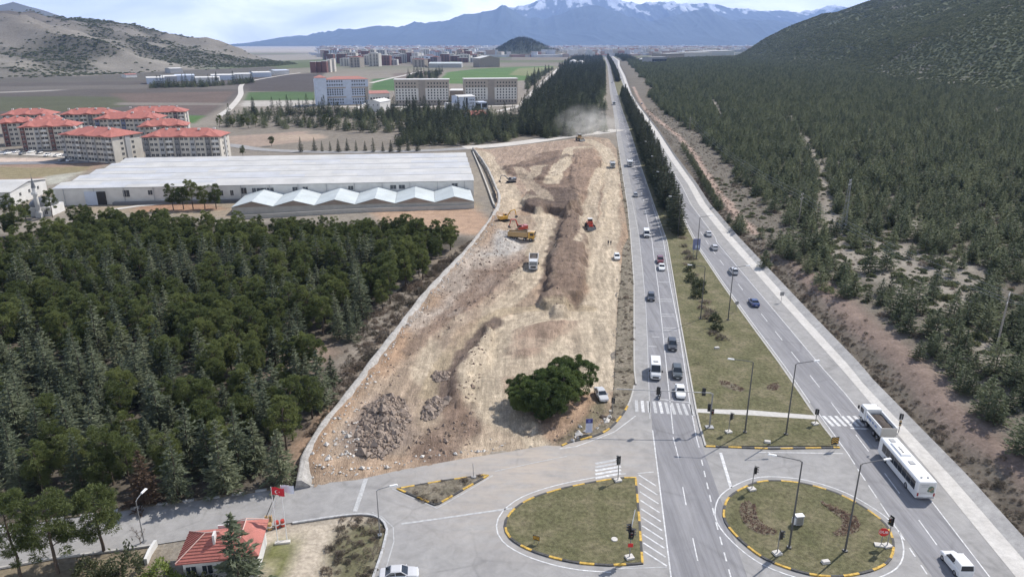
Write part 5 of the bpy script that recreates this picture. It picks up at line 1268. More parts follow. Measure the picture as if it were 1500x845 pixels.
hall('sports_hall', 'small white gabled hall in front of the red roofed canteen', 'hall', (538, 163.5), (557, 164), 24, 8.5, 'offwhite', 'offwhite', 2.2, False, extra=wins(3, 1.0, 1.0, .7))
hall('canteen_hall', 'low beige hall with bright white roof between the right two dormitories', 'hall', (659, 150), (682, 150), 30, 12, 'dbeige', 'offwhite', .5, True)
def offw(r, L, H, D):
    q = MB(); q.box((L*.0, -.06, H*.5), (L*.1, .14, H*.85)); q.build('entrance_glazing', M['winglass'], r)
    for i in range(3):
        for k in range(3): put_window(r, window_mesh(1.0, 1.0), L*(.2+.1*i), 0, H*(.25+.25*k))
    q = MB(); q.box((L/2+6.5, 6, 3.2), (13, 12, 7)); q.build('side_wing', M['lblue'], r)
    for i in range(2):
        q = MB(); q.box((L/2+3.6+i*6, -.05, 3.4), (4.8, .14, 3.8)); q.build('entrance_glazing', M['winglass'], r)
    q = MB(); q.box((-L/2-5, 6, 3.4), (10, 11, 6)); q.build('side_wing', M['offwhite'], r)
hall('office_building', 'pale blue office with glazed wing before the right dormitory', 'office', (672, 161.5), (696, 160.5), 18, 12, 'lblue', 'offwhite', 1.2, True, extra=offw)
hall('red_roofed_house', 'single low house with red roof hidden in the trees below the office', 'house', (690, 175), (713, 173.5), 12, 3.5, 'palewall', 'rooftile', 2.6, True)
# the big white hall
p0, p1 = G(76, 277, 6.5), G(694.5, 264.7, 6.5)
r, L = root_at('white_warehouse', 'huge low warehouse with white sheet roof in long ridges', 'warehouse', p0, p1, 79, None, -.1); D = 79; H = 6.5
b = MB(); b.box((0, D/2, H/2-.4), (L-.4, D-.4, H+.6)); b.build('wall', M['palewall'], r)
nb = 5
for i in range(nb):
    y0, y1 = D*i/nb, D*(i+1)/nb; q = MB(); ym = (y0+y1)/2
    q.hexa([(-L/2, y0, H), (L/2, y0, H), (L/2, ym, H+.95), (-L/2, ym, H+.95), (-L/2, y0, H+.16), (L/2, y0, H+.16), (L/2, ym, H+1.15), (-L/2, ym, H+1.15)])
    q.hexa([(-L/2, ym, H+.95), (L/2, ym, H+.95), (L/2, y1-.02, H), (-L/2, y1-.02, H), (-L/2, ym, H+1.15), (L/2, ym, H+1.15), (L/2, y1-.02, H+.16), (-L/2, y1-.02, H+.16)])
    q.build('roof_ridge', M['sheetroof'], r)
for i in range(1, nb):
    q = MB(); q.box((0, D*i/nb, H+.24), (L, .5, .1)); q.build('valley_gutter', M['wgrey'], r)
for i in range(15):
    q = MB(); q.box((-L/2+4+i*(L-8)/14, -.1, H/2), (.18, .16, H)); q.build('downpipe', M['wgrey'], r)
q = MB(); q.box((-L/2+14.2, .02, 2.6), (5.4, .5, 5.2)); dr = q.build('gate', M['lblue'], r)
q = MB(); q.box((-L/2+17.6, 0, 2.6), (3.2, .52, 5.2)); q.build('gate_opening', M['black'], r)
q = MB(); q.box((-L/2+48, -.9, .55), (52, 1.8, 1.1)); q.build('loading_dock', M['dgrey'], r)
for x, w_, h_, z in ((-L/2+36, 1.6, 1.8, 4.4), (-L/2+27, 2.4, 2.6, 4.2), (-L/2+60, 1.2, 2, 3.6), (-L/2+63, 1.2, 2, 3.6), (-L/2+67, 1.2, 2, 3.6), (-L/2+78, 2.6, 2.6, 4.0), (-L/2+82, 2.6, 2.6, 4.0), (L/2-72, 2, 1.6, 4.6), (L/2-68, 2, 1.6, 4.6), (L/2-50, 2, 1.6, 4.6), (L/2-33, 2.4, 1.6, 4.6), (L/2-29.5, 2.4, 1.6, 4.6), (L/2-8, 2.4, 1.6, 4.8), (L/2-84, 1.4, 1.6, 4.5), (L/2-88, 1.4, 1.6, 4.5), (L/2-92, 2.2, 2.4, 4.3)):
    put_window(r, window_mesh(w_, h_), x, .18, z)
# six gabled sheds in a row
p0, p1 = G(339, 303.5, 2.7), G(694.5, 294.5, 2.7)
r, L = root_at('shed_row', 'row of six joined sheds with pale blue white gable roofs before the warehouse', 'sheds', p0, p1, 24, None, -.1)
D = 27; H = 2.7; n = 6; w_ = L/n
b = MB(); b.box((0, D/2, H/2-.3), (L, D-.3, H+.5)); b.build('wall', M['concwall'], r)
for i in range(n):
    x0 = -L/2+i*w_; x1 = x0+w_; xm = (x0+x1)/2
    q = MB(); q.add([(x0, 0, H), (x1, 0, H), (xm, 0, H+2.0), (x0, D, H), (x1, D, H), (xm, D, H+2.0)], [(0, 1, 2), (3, 5, 4), (0, 2, 5, 3), (2, 1, 4, 5)]); q.build('gable', M['brownpanel'], r)
    q = MB(); q.hexa([(x0+.05, -.5, H), (xm, -.5, H+2.0), (xm, D+.3, H+2.0), (x0+.05, D+.3, H), (x0+.05, -.5, H+.14), (xm, -.5, H+2.14), (xm, D+.3, H+2.14), (x0+.05, D+.3, H+.14)]).hexa([(xm, -.5, H+2.0), (x1-.05, -.5, H), (x1-.05, D+.3, H), (xm, D+.3, H+2.0), (xm, -.5, H+2.14), (x1-.05, -.5, H+.14), (x1-.05, D+.3, H+.14), (xm, D+.3, H+2.14)]); q.build('roof', M['shedroof'], r)
def wallthing(name, px, h, t, mat, label, z0=-.4, cat='wall'):
    q = catmull(GL(px), 6); b = MB(); rings = []
    for i in range(len(q)):
        a = np.array(q[max(i-1, 0)]); c = np.array(q[min(i+1, len(q)-1)]); d = (c-a)/np.linalg.norm(c-a); nr = np.array([-d[1], d[0]])*t/2; p = np.array(q[i]); g = gz1(*p)
        rings.append([(*(p+nr), g+z0), (*(p+nr), g+h), (*(p-nr), g+h), (*(p-nr), g+z0)])
    b.loft(rings); return tag(b.build(name, M[mat]), label, cat)
wallthing('boundary_wall', [(340, 322), (450, 315.5), (530, 311), (610, 308), (694, 305)], 1.5, .3, 'concwall', 'long plain beige boundary wall in front of the row of sheds')
wallthing('trench_wall', [(693, 224), (703, 247), (714, 275), (724, 302), (730, 306)], .9, .5, 'concwall', 'narrow concrete wall along the pit at the right end of the warehouse')
wallthing('garden_wall', [(229, 798), (220, 812), (214, 826)], .9, .35, 'offwhite', 'low white wall running down from the road left of the gatehouse')
wallthing('dormitory_wall', [(520, 163.5), (536, 154)], 2.2, .8, 'offwhite', 'short white wall sloping down left of the small gabled hall')
wallthing('dormitory_wall', [(586, 164), (599, 156)], 2.2, .8, 'offwhite', 'short white wall sloping down between the middle dormitory and the wood')
# white hall at the left edge and the small mosque
A = G(14, 282, 5.5); B_ = G(66, 263, 5.5); Lr, rz_ = frame(A, B_)
r = thing('white_hall', 'white hall with low gable roof at the left picture edge behind the mosque', 'hall', (A[0], A[1], -.1), rz_)
b = MB(); b.box((Lr/2, 35, 2.6), (Lr, 70, 6)); b.build('wall', M['offwhite'], r)
q = MB(); q.hexa([(-.6, -.5, 5.6), (Lr/2, -.5, 7.4), (Lr/2, 70, 7.4), (-.6, 70, 5.6), (-.6, -.5, 5.8), (Lr/2, -.5, 7.6), (Lr/2, 70, 7.6), (-.6, 70, 5.8)]).hexa([(Lr/2, -.5, 7.4), (Lr+.6, -.5, 5.6), (Lr+.6, 70, 5.6), (Lr/2, 70, 7.4), (Lr/2, -.5, 7.6), (Lr+.6, -.5, 5.8), (Lr+.6, 70, 5.8), (Lr/2, 70, 7.6)]); q.add([(0, 0, 5.6), (Lr, 0, 5.6), (Lr/2, 0, 7.4)], [(0, 1, 2)]); q.build('roof', M['sheetroof'], r)
for i in range(3): put_window(r, window_mesh(1.4, 1.2), Lr*(.25+.25*i), 0, 3.5)
mx, my = G(58, 316); r = thing('mosque', 'small mosque with grey lead dome and slim white minaret among pines', 'mosque', (mx, my, -.1), .1)
b = MB(); b.box((0, 4, 1.6), (9.6, 9.6, 3.4)); b.build('wall', M['offwhite'], r)
b = MB(); b.smooth = True; b.lathe([(4.6, 3.2), (4.55, 3.7), (4.1, 4.6), (3.2, 5.4), (1.8, 6.0), (.5, 6.25), (.12, 6.3), (.1, 7.0), (0, 7.05)], (0, 4, 0), 24); b.build('dome', M['lead'], r)
for i in range(3): put_window(r, window_mesh(1.0, 1.6), -3+3*i, -.8, 1.6)
b = MB(); b.box((1.2, -2.2, .9), (1.9, 1.9, 2.0)); b.lathe([(.95, 1.8), (.8, 2.4), (.72, 8.2), (1.15, 8.4), (1.15, 9.2), (1.05, 9.2), (.7, 8.6), (.66, 10.8), (.74, 10.9)], (1.2, -2.2, 0), 14)
mn = b.build('minaret', M['offwhite'], r)
b = MB(); b.lathe([(.8, 10.85), (.05, 14.6), (.03, 15.9), (0, 15.9)], (1.2, -2.2, 0), 14); b.build('spire', M['lead'], mn)
# gatehouse
f0, f1 = G(256, 826, 3.0), G(352, 817, 3.0); Lm, rz_ = frame(f0, f1); bk = G(270, 778, 3.0); Dm = abs(-(bk[0]-f0[0])*sin(rz_)+(bk[1]-f0[1])*cos(rz_))
r = thing('gatehouse', 'white gatehouse with bright red tiled roof behind the big dark fir', 'gatehouse', (f0[0], f0[1], -.1), rz_)
b = MB(); b.box((Lm/2, Dm/2, 1.45), (Lm-1.2, Dm-1.2, 3.1)); b.box((Lm-.1, Dm*.55, 1.55), (3.4, Dm*1.0, 3.3)); b.build('wall', M['offwhite'], r)
def ribbed_hip(x0, x1, y0, y1, z, rise):
    q = MB(); hip(q, x0, x1, y0, y1, z, rise, .95, .16); w2 = (y1-y0)/2*.95 if x1-x0 >= y1-y0 else None
    if w2:
        for i in range(9):   # battens that step up the front slope
            t = (i+.5)/9; y = y0+(y1-y0)/2*t; q.box(((x0+x1)/2, y, z+rise*t+.04), ((x1-x0)-2*w2*t-.2, .05, .09))
        for i in range(12):
            t = (i+.5)/12; yy = y0+(y1-y0)*t; d = w2*(1-abs(2*t-1)); q.add([(x0, yy-.04, z+.03), (x0, yy+.04, z+.03), (x0+d, yy+.04, z+.03+rise*d/w2), (x0+d, yy-.04, z+.03+rise*d/w2), (x0, yy-.04, z+.11), (x0, yy+.04, z+.11), (x0+d, yy+.04, z+.11+rise*d/w2), (x0+d, yy-.04, z+.11+rise*d/w2)], [(4, 5, 6, 7), (0, 4, 7, 3), (1, 2, 6, 5)])
    return q
rf = ribbed_hip(0, Lm, 0, Dm, 3.05, 1.75).build('roof', M['rooftile'], r)
q = MB(); q.path([(0.02, .02, 3.12), (Dm/2*.95, Dm/2, 4.86), (Lm-Dm*.47, Dm/2, 4.86)], .07, 5); q.path([(0.02, Dm-.02, 3.12), (Dm/2*.95, Dm/2, 4.86)], .07, 5); q.build('ridge_cap', plain('ridge_mortar', (.55, .38, .33), .9), rf)
q = MB(); hip(q, Lm-2.3, Lm+2.1, -Dm*.02, Dm*1.12, 3.35, 1.5, .9, .16); r2 = q.build('porch_roof', M['rooftile'], r)
q = MB(); q.path([(Lm-.1, Dm*.25, 4.87), (Lm-.1, Dm*.85, 4.87), (Lm-2.2, Dm*1.1, 3.42)], .07, 5); q.path([(Lm-.1, Dm*.85, 4.87), (Lm+2.0, Dm*1.1, 3.42)], .07, 5); q.build('ridge_cap', bpy.data.materials['ridge_mortar'], r2)
q = MB(); q.box((Lm*.56, Dm*.36, 4.55), (.25, .95, 1.5)); q.build('chimney', M['offwhite'], rf)
for x in (.2, .45, .7): put_window(r, window_mesh(1.1, 1.1), Lm*x, .58, 1.5)
q = MB(); q.box((Lm*.62, Dm+.3, 2.6), (2.4, .12, 1.5)).tube((Lm*.62-.9, Dm+.3, 0), (Lm*.62-.9, Dm+.3, 2), .06).tube((Lm*.62+.9, Dm+.3, 0), (Lm*.62+.9, Dm+.3, 2), .06)
q.build('name_board', M['lampwhite'], r)

# industrial sheds at the left, farm things, far buildings
for i, (px, py, w_, D_, H_, mt, rf_, lb) in enumerate([(216, 123.5, 26, 30, 9, 'lblue', 'offwhite', 'long pale blue shed at the left end of the far works'), (240, 121, 20, 30, 9, 'wgrey', 'offwhite', 'grey white shed second from the left of the far works'), (258, 119.5, 28, 40, 9, 'lblue', 'lblue', 'bluish double shed in the middle of the far works'), (286, 122, 36, 26, 8, 'offwhite', 'offwhite', 'long bright white shed in front of the far works'), (310, 118, 34, 40, 8, 'lblue', 'offwhite', 'white roofed shed at the back of the far works'), (345, 116, 24, 36, 8, 'offwhite', 'offwhite', 'white shed near the right end of the far works'), (372, 113.5, 26, 40, 8, 'lblue', 'offwhite', 'large pale shed where the farm track reaches the far works'), (402, 110, 22, 30, 8, 'offwhite', 'lblue', 'last white shed right of the farm track'), (250, 107.5, 18, 22, 9, 'wgrey', 'offwhite', 'small grey works building under the stony hill'), (185, 114, 16, 16, 5, 'offwhite', 'rooftile2', 'small white farm building under the stony hill')]):
    hall('works_shed', lb, 'shed', (px, py), (px+w_, py-.6), D_, H_, mt, rf_, 1.4, True)
for i, (px, py, w_, H_, mt, lb) in enumerate([(455, 107, 8, 22, 'maroon', 'leftmost dark red tower of the small far cluster'), (464, 106.8, 7, 22, 'maroon', 'dark red tower second in the small far cluster'), (472, 106.8, 7, 23, 'maroon', 'dark red tower third in the small far cluster'), (479.5, 106.3, 5, 26, 'cream', 'cream tower next to the dark red far towers'), (485.5, 105.5, 5, 27, 'cream', 'rightmost cream tower of the small far cluster')]):
    p0, p1 = G(px, py), G(px+w_, py); r, L = root_at('apartment_tower', lb, 'apartment tower', p0, p1, 16)
    b = MB(); b.box((0, 8, H_/2-.5), (L, 16, H_+1)); b.build('wall', M[mt], r); q = MB(); q.box((0, 8, H_+.3), (L+.8, 17, .6)); q.build('roof', M['offwhite'], r)
def farobj(name, label, cat, px, py, parts, group=None):
    x, y = G(px, py); r = thing(name, label, cat, (x, y, 0), 0, group)
    for nm, mb, mt in parts: mb.build(nm, M[mt], r)
    return r
b = MB(); b.smooth = True; b.lathe([(13, 0), (12.5, 5), (10.5, 9), (7, 12), (3, 13.4), (0, 13.8)], n=20); farobj('white_dome', 'white domed hall far off beside the highway right of the trees', 'dome', 940, 92, [('shell', b, 'offwhite')])
b = MB(); b.smooth = True; b.lathe([(15, 0), (14, 5), (11, 9), (7, 11), (3, 12), (0, 12.3)], (0, 0, 0), 20); b2 = MB(); b2.smooth = True; b2.lathe([(12, 0), (11, 5), (8, 8), (4, 10), (0, 10.5)], (22, 0, 0), 18); farobj('white_dome', 'pair of low white domes at the end of the wood left of the highway', 'dome', 840, 94, [('shell', b, 'offwhite'), ('small_shell', b2, 'offwhite')])
hall('concrete_hall', 'grey concrete hall with a dark window strip far right of the highway', 'hall', (955, 96), (976, 95.5), 40, 18, 'wgrey', 'wgrey', .6, True, extra=wins(6, 9, 6, .55))
hall('factory_block', 'pinkish long factory behind the grey concrete hall', 'factory', (976, 91), (1002, 90.2), 60, 20, 'beige', 'offwhite', .6, True)
hall('factory_block', 'wide pale factory with white roof near the foot of the right hill', 'factory', (1003, 88.6), (1042, 88), 80, 18, 'palewall', 'offwhite', 1, True)
hall('factory_block', 'white flat factory right at the foot of the right hill', 'factory', (1030, 85.8), (1075, 85.2), 90, 18, 'offwhite', 'offwhite', 1, True)
hall('arched_hall', 'big grey brown hall with pale roof right of the towers', 'hall', (703, 99), (732, 98.5), 40, 22, 'dbeige', 'offwhite', 6, False)
hall('long_glasshouse', 'long low pale green roofed hall before the far towers', 'hall', (628, 99.5), (676, 99.5), 60, 10, 'wgrey', 'shedroof', 3, True)
# city towers: individual blocks
def tower_mesh(w, d, h, wall, k):
    b = MB(); b.mat(0).box((0, 0, h/2-1), (w, d, h+2)); b.mat(1)
    for i in range(int(h/3.2)):
        for s in (-.27, .08, .33): b.box((s*w, -d/2-.05, 2+i*3.2), (w*.16, .3, 1.6))
    b.mat(2).box((0, 0, h+.6), (w*.5, d*.5, 2.4)).box((0, 0, h+.1), (w+.6, d+.6, .4)); return b.mesh('tower', [M[wall], M['winglass'], M['rooftile2' if k else 'offwhite']])
TW = [('cream', 'cream'), ('beige', 'beige'), ('offwhite', 'white'), ('lblue', 'pale blue'), ('maroon', 'dark red'), ('purple', 'brown'), ('wgrey', 'grey')]
tms = [(tower_mesh(*s, w_, i % 2), nm) for i, (w_, nm) in enumerate(TW) for s in ((24, 18, 30), (30, 18, 22))]
k = 0
for _ in range(4000):
    if k >= 170: break
    px = rng.uniform(478, 708); py = rng.triangular(82.5, 88, 101)
    if px > 640 and py > 92 or px < 500 and py > 94: continue
    x, y = G(px, py); me, nm = tms[rng.integers(len(tms))]
    o = link('city_tower', me); o.location = (x, y, 0); o.rotation_euler = (0, 0, rng.uniform(-.5, .5)); o.scale = (rng.uniform(.8, 1.3), 1, rng.uniform(.6, 1.25)); tag(o, nm+' apartment tower in the dense far district at the valley end', 'tower block', nm+' towers of the far district'); k += 1
V = []; Fq = []; Cc = []
n = 0
fc = np.array([(0, 3, 2, 1), (4, 5, 6, 7), (0, 1, 5, 4), (1, 2, 6, 5), (2, 3, 7, 6), (3, 0, 4, 7)])
for _ in range(5200):
    if rng.random() < .5: px = rng.uniform(470, 890); py = rng.uniform(69, 84)
    else: px = rng.uniform(860, 1230); py = rng.triangular(67, 73, 86)
    x, y = G(px, py)
    if y > 14000 or y < 2300 or np.hypot(x-35, y-3750) < 330: continue
    if -420 < x-ev(RL, min(y, 3900)) < 300 and y < 3400 and x > ev(LL, min(y, 3900))-60: continue
    w_, d_, h_ = rng.uniform(14, 55), rng.uniform(14, 40), rng.choice([6, 9, 14, 22, 30])
    if rng.random() < .12: w_ *= 3; d_ *= 2; h_ = 10
    a = rng.uniform(-.5, .5); ca, sa = cos(a), sin(a)
    for zz in (-2, h_):
        for sx, sy in ((-1, -1), (1, -1), (1, 1), (-1, 1)): V.append((x+(sx*w_*ca-sy*d_*sa)/2, y+(sx*w_*sa+sy*d_*ca)/2, zz))
    Fq.append(fc+8*n); c = [(.50, .47, .43), (.55, .55, .55), (.40, .32, .28), (.35, .22, .19), (.45, .47, .52), (.62, .61, .60)][rng.integers(6)]; Cc += [c]*8; n += 1
o = link('distant_city', npmesh('distant_city', V, np.concatenate(Fq), vcol_mat('city_walls', (.02,), (.15,), 0, .1), attr={'Col': ('FLOAT_COLOR', np.array(Cc))})); tag(o, 'hazy mass of pale city buildings on the far plain below the mountains', 'city', kind='stuff')
# ---------------------------------------------------------------- vehicles
def paint_mat(name, c, metal=.0): 
    if name not in M: M[name] = plain('car_paint_'+name, c, .28, metal, .5, var=.05, scale=2, coat=.6)
    return name
for nm, c in (('p_white', (.72, .72, .71)), ('p_silver', (.50, .50, .51)), ('p_grey', (.16, .165, .175)), ('p_dark', (.035, .037, .045)), ('p_black', (.02, .02, .022)), ('p_blue', (.02, .045, .16)), ('p_wine', (.14, .025, .03)), ('p_green', (.055, .065, .068)), ('p_yellow', (.58, .33, .05)), ('p_red', (.42, .045, .025)), ('p_dirty', (.50, .47, .42)), ('p_ochre', (.42, .27, .11))): paint_mat(nm, c)
WH = {}
def wheel_mesh(r, w):
    k = (r, w)
    if k not in WH:
        a = MB(); a.smooth = True; a.lathe([(0, -w/2), (r*.62, -w/2), (r*.93, -w/2), (r, -w*.32), (r, w*.32), (r*.93, w/2), (r*.62, w/2), (0, w/2)], n=18, axis='x')
        a.v = [(y, x, z) for x, y, z in a.v]
        b = MB()
        for s in (-1, 1):
            b.tube((0, s*w*.47, 0), (0, s*(w*.5+.012), 0), r*.60, r*.52, 14)
        WH[k] = (a.mesh('wheel', M['tyre']), b.mesh('rim', M['rim']))
    return WH[k]
def wheel(par, x, y, r=.32, w=.21):
    t, m = wheel_mesh(r, w); o = link('wheel', t, par); o.location = (x, y, r); q = link('rim', m, o); return o
def ring(x, w, zl, zb, k=.9):
    return [(x, -w*.9, zl), (x, -w, zl+.14), (x, -w, zb-.12), (x, -w*k, zb), (x, w*k, zb), (x, w, zb-.12), (x, w, zl+.14), (x, w*.9, zl)]
def lamp(par, nm, c, d, m): b = MB(); b.box(c, d); return b.build(nm, M[m], par)
CARS = {
 'sedan': dict(L=4.6, W=1.8, H=1.45, xs=[(-.5, .78, .32, .60), (-.475, .93, .24, .66), (-.38, .99, .2, .68), (-.1, 1, .2, .66), (.18, 1, .2, .65), (.36, .97, .2, .60), (.455, .9, .22, .54), (.5, .72, .32, .45)], cab=(-.36, -.20, .06, .24)),
 'hatch': dict(L=4.1, W=1.76, H=1.5, xs=[(-.5, .82, .34, .66), (-.475, .95, .24, .69), (-.36, .99, .2, .68), (-.1, 1, .2, .66), (.18, 1, .2, .65), (.36, .97, .2, .60), (.455, .9, .22, .54), (.5, .74, .32, .45)], cab=(-.485, -.40, .03, .25)),
 'suv': dict(L=4.5, W=1.86, H=1.68, xs=[(-.5, .84, .38, .62), (-.475, .96, .28, .66), (-.36, 1, .24, .655), (-.1, 1, .24, .645), (.18, 1, .24, .635), (.36, .98, .24, .60), (.455, .93, .26, .55), (.5, .78, .36, .46)], cab=(-.485, -.41, .05, .25)),
 'pickupvan': dict(L=4.15, W=1.84, H=1.95, xs=[(-.5, .90, .36, .60), (-.48, .97, .26, .62), (-.36, 1, .22, .61), (-.1, 1, .22, .60), (.18, 1, .22, .59), (.36, .97, .22, .54), (.455, .92, .24, .48), (.5, .76, .34, .40)], cab=(-.49, -.465, .05, .24))}
def car(kind, paint, label, loc, rz, cat='car', group=None, name='parked_car'):
    p = CARS[kind]; L, W, H = p['L'], p['W'], p['H']; r = thing(name, label, cat, loc, rz, group)
    b = MB(); b.smooth = False
    rings = [ring(x*L, w*W/2, zl, zb*H, .90) for x, w, zl, zb in p['xs']]
    b.loft(rings); zb = lambda x: float(np.interp(x, [q[0] for q in p['xs']], [q[3] for q in p['xs']]))*H
    a0, a1, a2, a3 = p['cab']; wb, wt = W*.445, W*.36 if kind != 'pickupvan' else W*.40; rt = .07
    z0, z3 = zb(a0)-.03, zb(a3)-.03
    B = [(a0*L, -wb, z0), (a3*L, -wb, z3), (a3*L, wb, z3), (a0*L, wb, z0)]; T = [(a1*L, -wt, H-.03), (a2*L, -wt, H-.02), (a2*L, wt, H-.02), (a1*L, wt, H-.03)]
    b.hexa([(a1*L-.05, -wt-.02, H-rt), (a2*L+.06, -wt-.02, H-rt), (a2*L+.06, wt+.02, H-rt), (a1*L-.05, wt+.02, H-rt), (a1*L+.06, -wt+.1, H), (a2*L-.08, -wt+.1, H-.01), (a2*L-.08, wt-.1, H-.01), (a1*L+.06, wt-.1, H)])
    for i in range(4): b.tube(np.array(B[i])+[0, 0, 0], np.array(T[i])+[0, 0, -.03], .055, .045, 5)
    for s in (-1, 1): b.tube(((a0+a3)/2*L-.1, s*(wb+.005), (z0+z3)/2), ((a1+a2)/2*L-.1, s*(wt+.005), H-.05), .05, .045, 5)
    if kind == 'pickupvan':   # closed rear quarter panels
        for s in (-1, 1): b.hexa([(a0*L, s*(wb-.02), z0), (a0*L+1.2, s*(wb-.02), z0), (a0*L+1.2, s*(wb+.012), z0), (a0*L, s*(wb+.012), z0), (a1*L, s*(wt-.02), H-.06), (a1*L+1.2, s*(wt-.02), H-.06), (a1*L+1.2, s*(wt+.012), H-.06), (a1*L, s*(wt+.012), H-.06)])
    b.build('body', M[paint], r)
    g = MB(); k = .985
    g.hexa([(x, y*k, z) for x, y, z in B]+[(x, y*k, z-.05) for x, y, z in T]); g.build('windows', M['glass'], r)
    wr = .31 if kind in ('sedan', 'hatch') else .35
    for x in (-.31, .31):
        for s in (-1, 1): wheel(r, x*L, s*(W/2-.10), wr, .22)
    f, rr = p['xs'][-2], p['xs'][1]
    for s in (-1, 1):
        lamp(r, 'headlight', (.462*L, s*W*.36, f[3]*H-.12), (.16, .34, .14), 'headlamp'); lamp(r, 'tail_light', (-.480*L, s*W*.39, rr[3]*H-.16), (.08, .26, .2), 'redlens')
        lamp(r, 'mirror', (a3*L-.25, s*(W/2+.07), z3+.1), (.12, .18, .13), paint)
    lamp(r, 'grille', (.487*L, 0, .46), (.06, W*.5, .2), 'black')
    lamp(r, 'number_plate', (-.499*L, 0, .55), (.03, .5, .12), 'plate'); lamp(r, 'number_plate', (.5*L, 0, .36), (.03, .5, .12), 'plate')
    return r
def heading(p, q): return atan2(q[1]-p[1], q[0]-p[0])
def road_dir(E, y): return atan2(2.0, float(ev(E, y+1)-ev(E, y-1)))
def at(px, py): return G(px, py)
ZL = .014
def on_left(kind, paint, label, px, py, **k): x, y = at(px, py); return car(kind, paint, label, (x, y, ZL), road_dir(LR, y)+pi, **k)
def on_right(kind, paint, label, px, py, **k): x, y = at(px, py); return car(kind, paint, label, (x, y, ZL), road_dir(RL, y), **k)
on_left('sedan', 'p_white', 'white sedan first at the stop line under the signal arm', 996, 577, name='sedan_car')
on_left('suv', 'p_green', 'dark grey green car second in the queue behind the white sedan', 991.5, 549, name='estate_car')
on_left('suv', 'p_dark', 'dark off-roader slowing towards the queue over the transverse bars', 984.5, 509, name='estate_car')
on_left('hatch', 'p_dark', 'dark grey hatchback alone in the right lane above the queue', 953.5, 438, name='hatchback_car')
on_left('sedan', 'p_white', 'white car close behind the wine red one on the near carriageway', 969, 394, name='sedan_car')
on_left('suv', 'p_wine', 'wine red car just ahead of the white one on the near carriageway', 967, 384, name='estate_car')
on_left('hatch', 'p_grey', 'grey hatchback in the striped tree shade on the near carriageway', 931, 288, name='hatchback_car')
on_left('hatch', 'p_grey', 'tiny dark car far up the near carriageway beyond the lorry', 896.5, 122, name='hatchback_car')
on_left('sedan', 'p_white', 'tiny white car far up the near carriageway close to the bend', 892.5, 101, name='sedan_car')
on_right('sedan', 'p_silver', 'silver car nearest the shade end on the far carriageway', 1037.5, 345, name='sedan_car')
on_right('hatch', 'p_silver', 'silver hatchback second of three on the far carriageway', 1046, 365, name='hatchback_car')
on_right('suv', 'p_silver', 'silver people carrier third of three on the far carriageway above the blue car', 1074, 400, name='estate_car')
on_right('sedan', 'p_blue', 'dark blue saloon alone on the far carriageway', 1104, 446, name='sedan_car')
on_right('pickupvan', 'p_white', 'white small van with two square rear windows at the lower right', 1399, 831, name='small_van', cat='van')
for px, py, c, lb in ((909.5, 117, 'p_dark', 'tiny dark car leading the far pair on the far carriageway'), (907, 111, 'p_grey', 'tiny grey car behind the far pair on the far carriageway'), (904.5, 97.5, 'p_dark', 'tiny dark car farthest up the far carriageway'), (940, 153, 'p_silver', 'tiny silver car where the pale gutter strip widens')): on_right('hatch', c, lb, px, py, name='hatchback_car')
x, y = at(585, 846); car('sedan', 'p_silver', 'silver saloon driving in at the bottom edge of the picture', (x, y, .01), radians(6), name='sedan_car')
x, y = at(880.5, 581); car('sedan', 'p_silver', 'silver blue saloon parked on the bare earth beside the verge', (x, y, sz(x, y)+.02), radians(-82), name='sedan_car')
x, y = at(903.5, 379); car('hatch', 'p_white', 'white hatchback parked on the bare earth by the gap in the verge', (x, y, sz(x, y)+.02), radians(-95), name='hatchback_car')
x, y = at(767, 590); car('sedan', 'p_white', 'white car half hidden at the left foot of the dark pine clump', (x, y, sz(x, y)+.02), radians(160), name='sedan_car')
for i, (px, py) in enumerate([(12, 226), (24, 224.5), (33, 226.5), (46, 224), (58, 226), (70, 229), (84, 229.5), (96, 229), (108, 230), (122, 231), (134, 231.5), (142, 232), (92, 236.5), (102, 236.5)]):
    x, y = at(px, py); car(['sedan', 'hatch', 'suv'][i % 3], ['p_white', 'p_silver', 'p_grey', 'p_white', 'p_dark'][i % 5], {'p_white': 'white', 'p_silver': 'silver', 'p_grey': 'grey', 'p_dark': 'dark'}[['p_white', 'p_silver', 'p_grey', 'p_white', 'p_dark'][i % 5]]+' car parked before the red roofed apartment blocks', (x, y, gz1(x, y)+.2), radians(-100+rng.uniform(-12, 12)), group=['white', 'silver', 'grey', 'white', 'dark'][i % 5]+' cars parked at the apartment blocks')

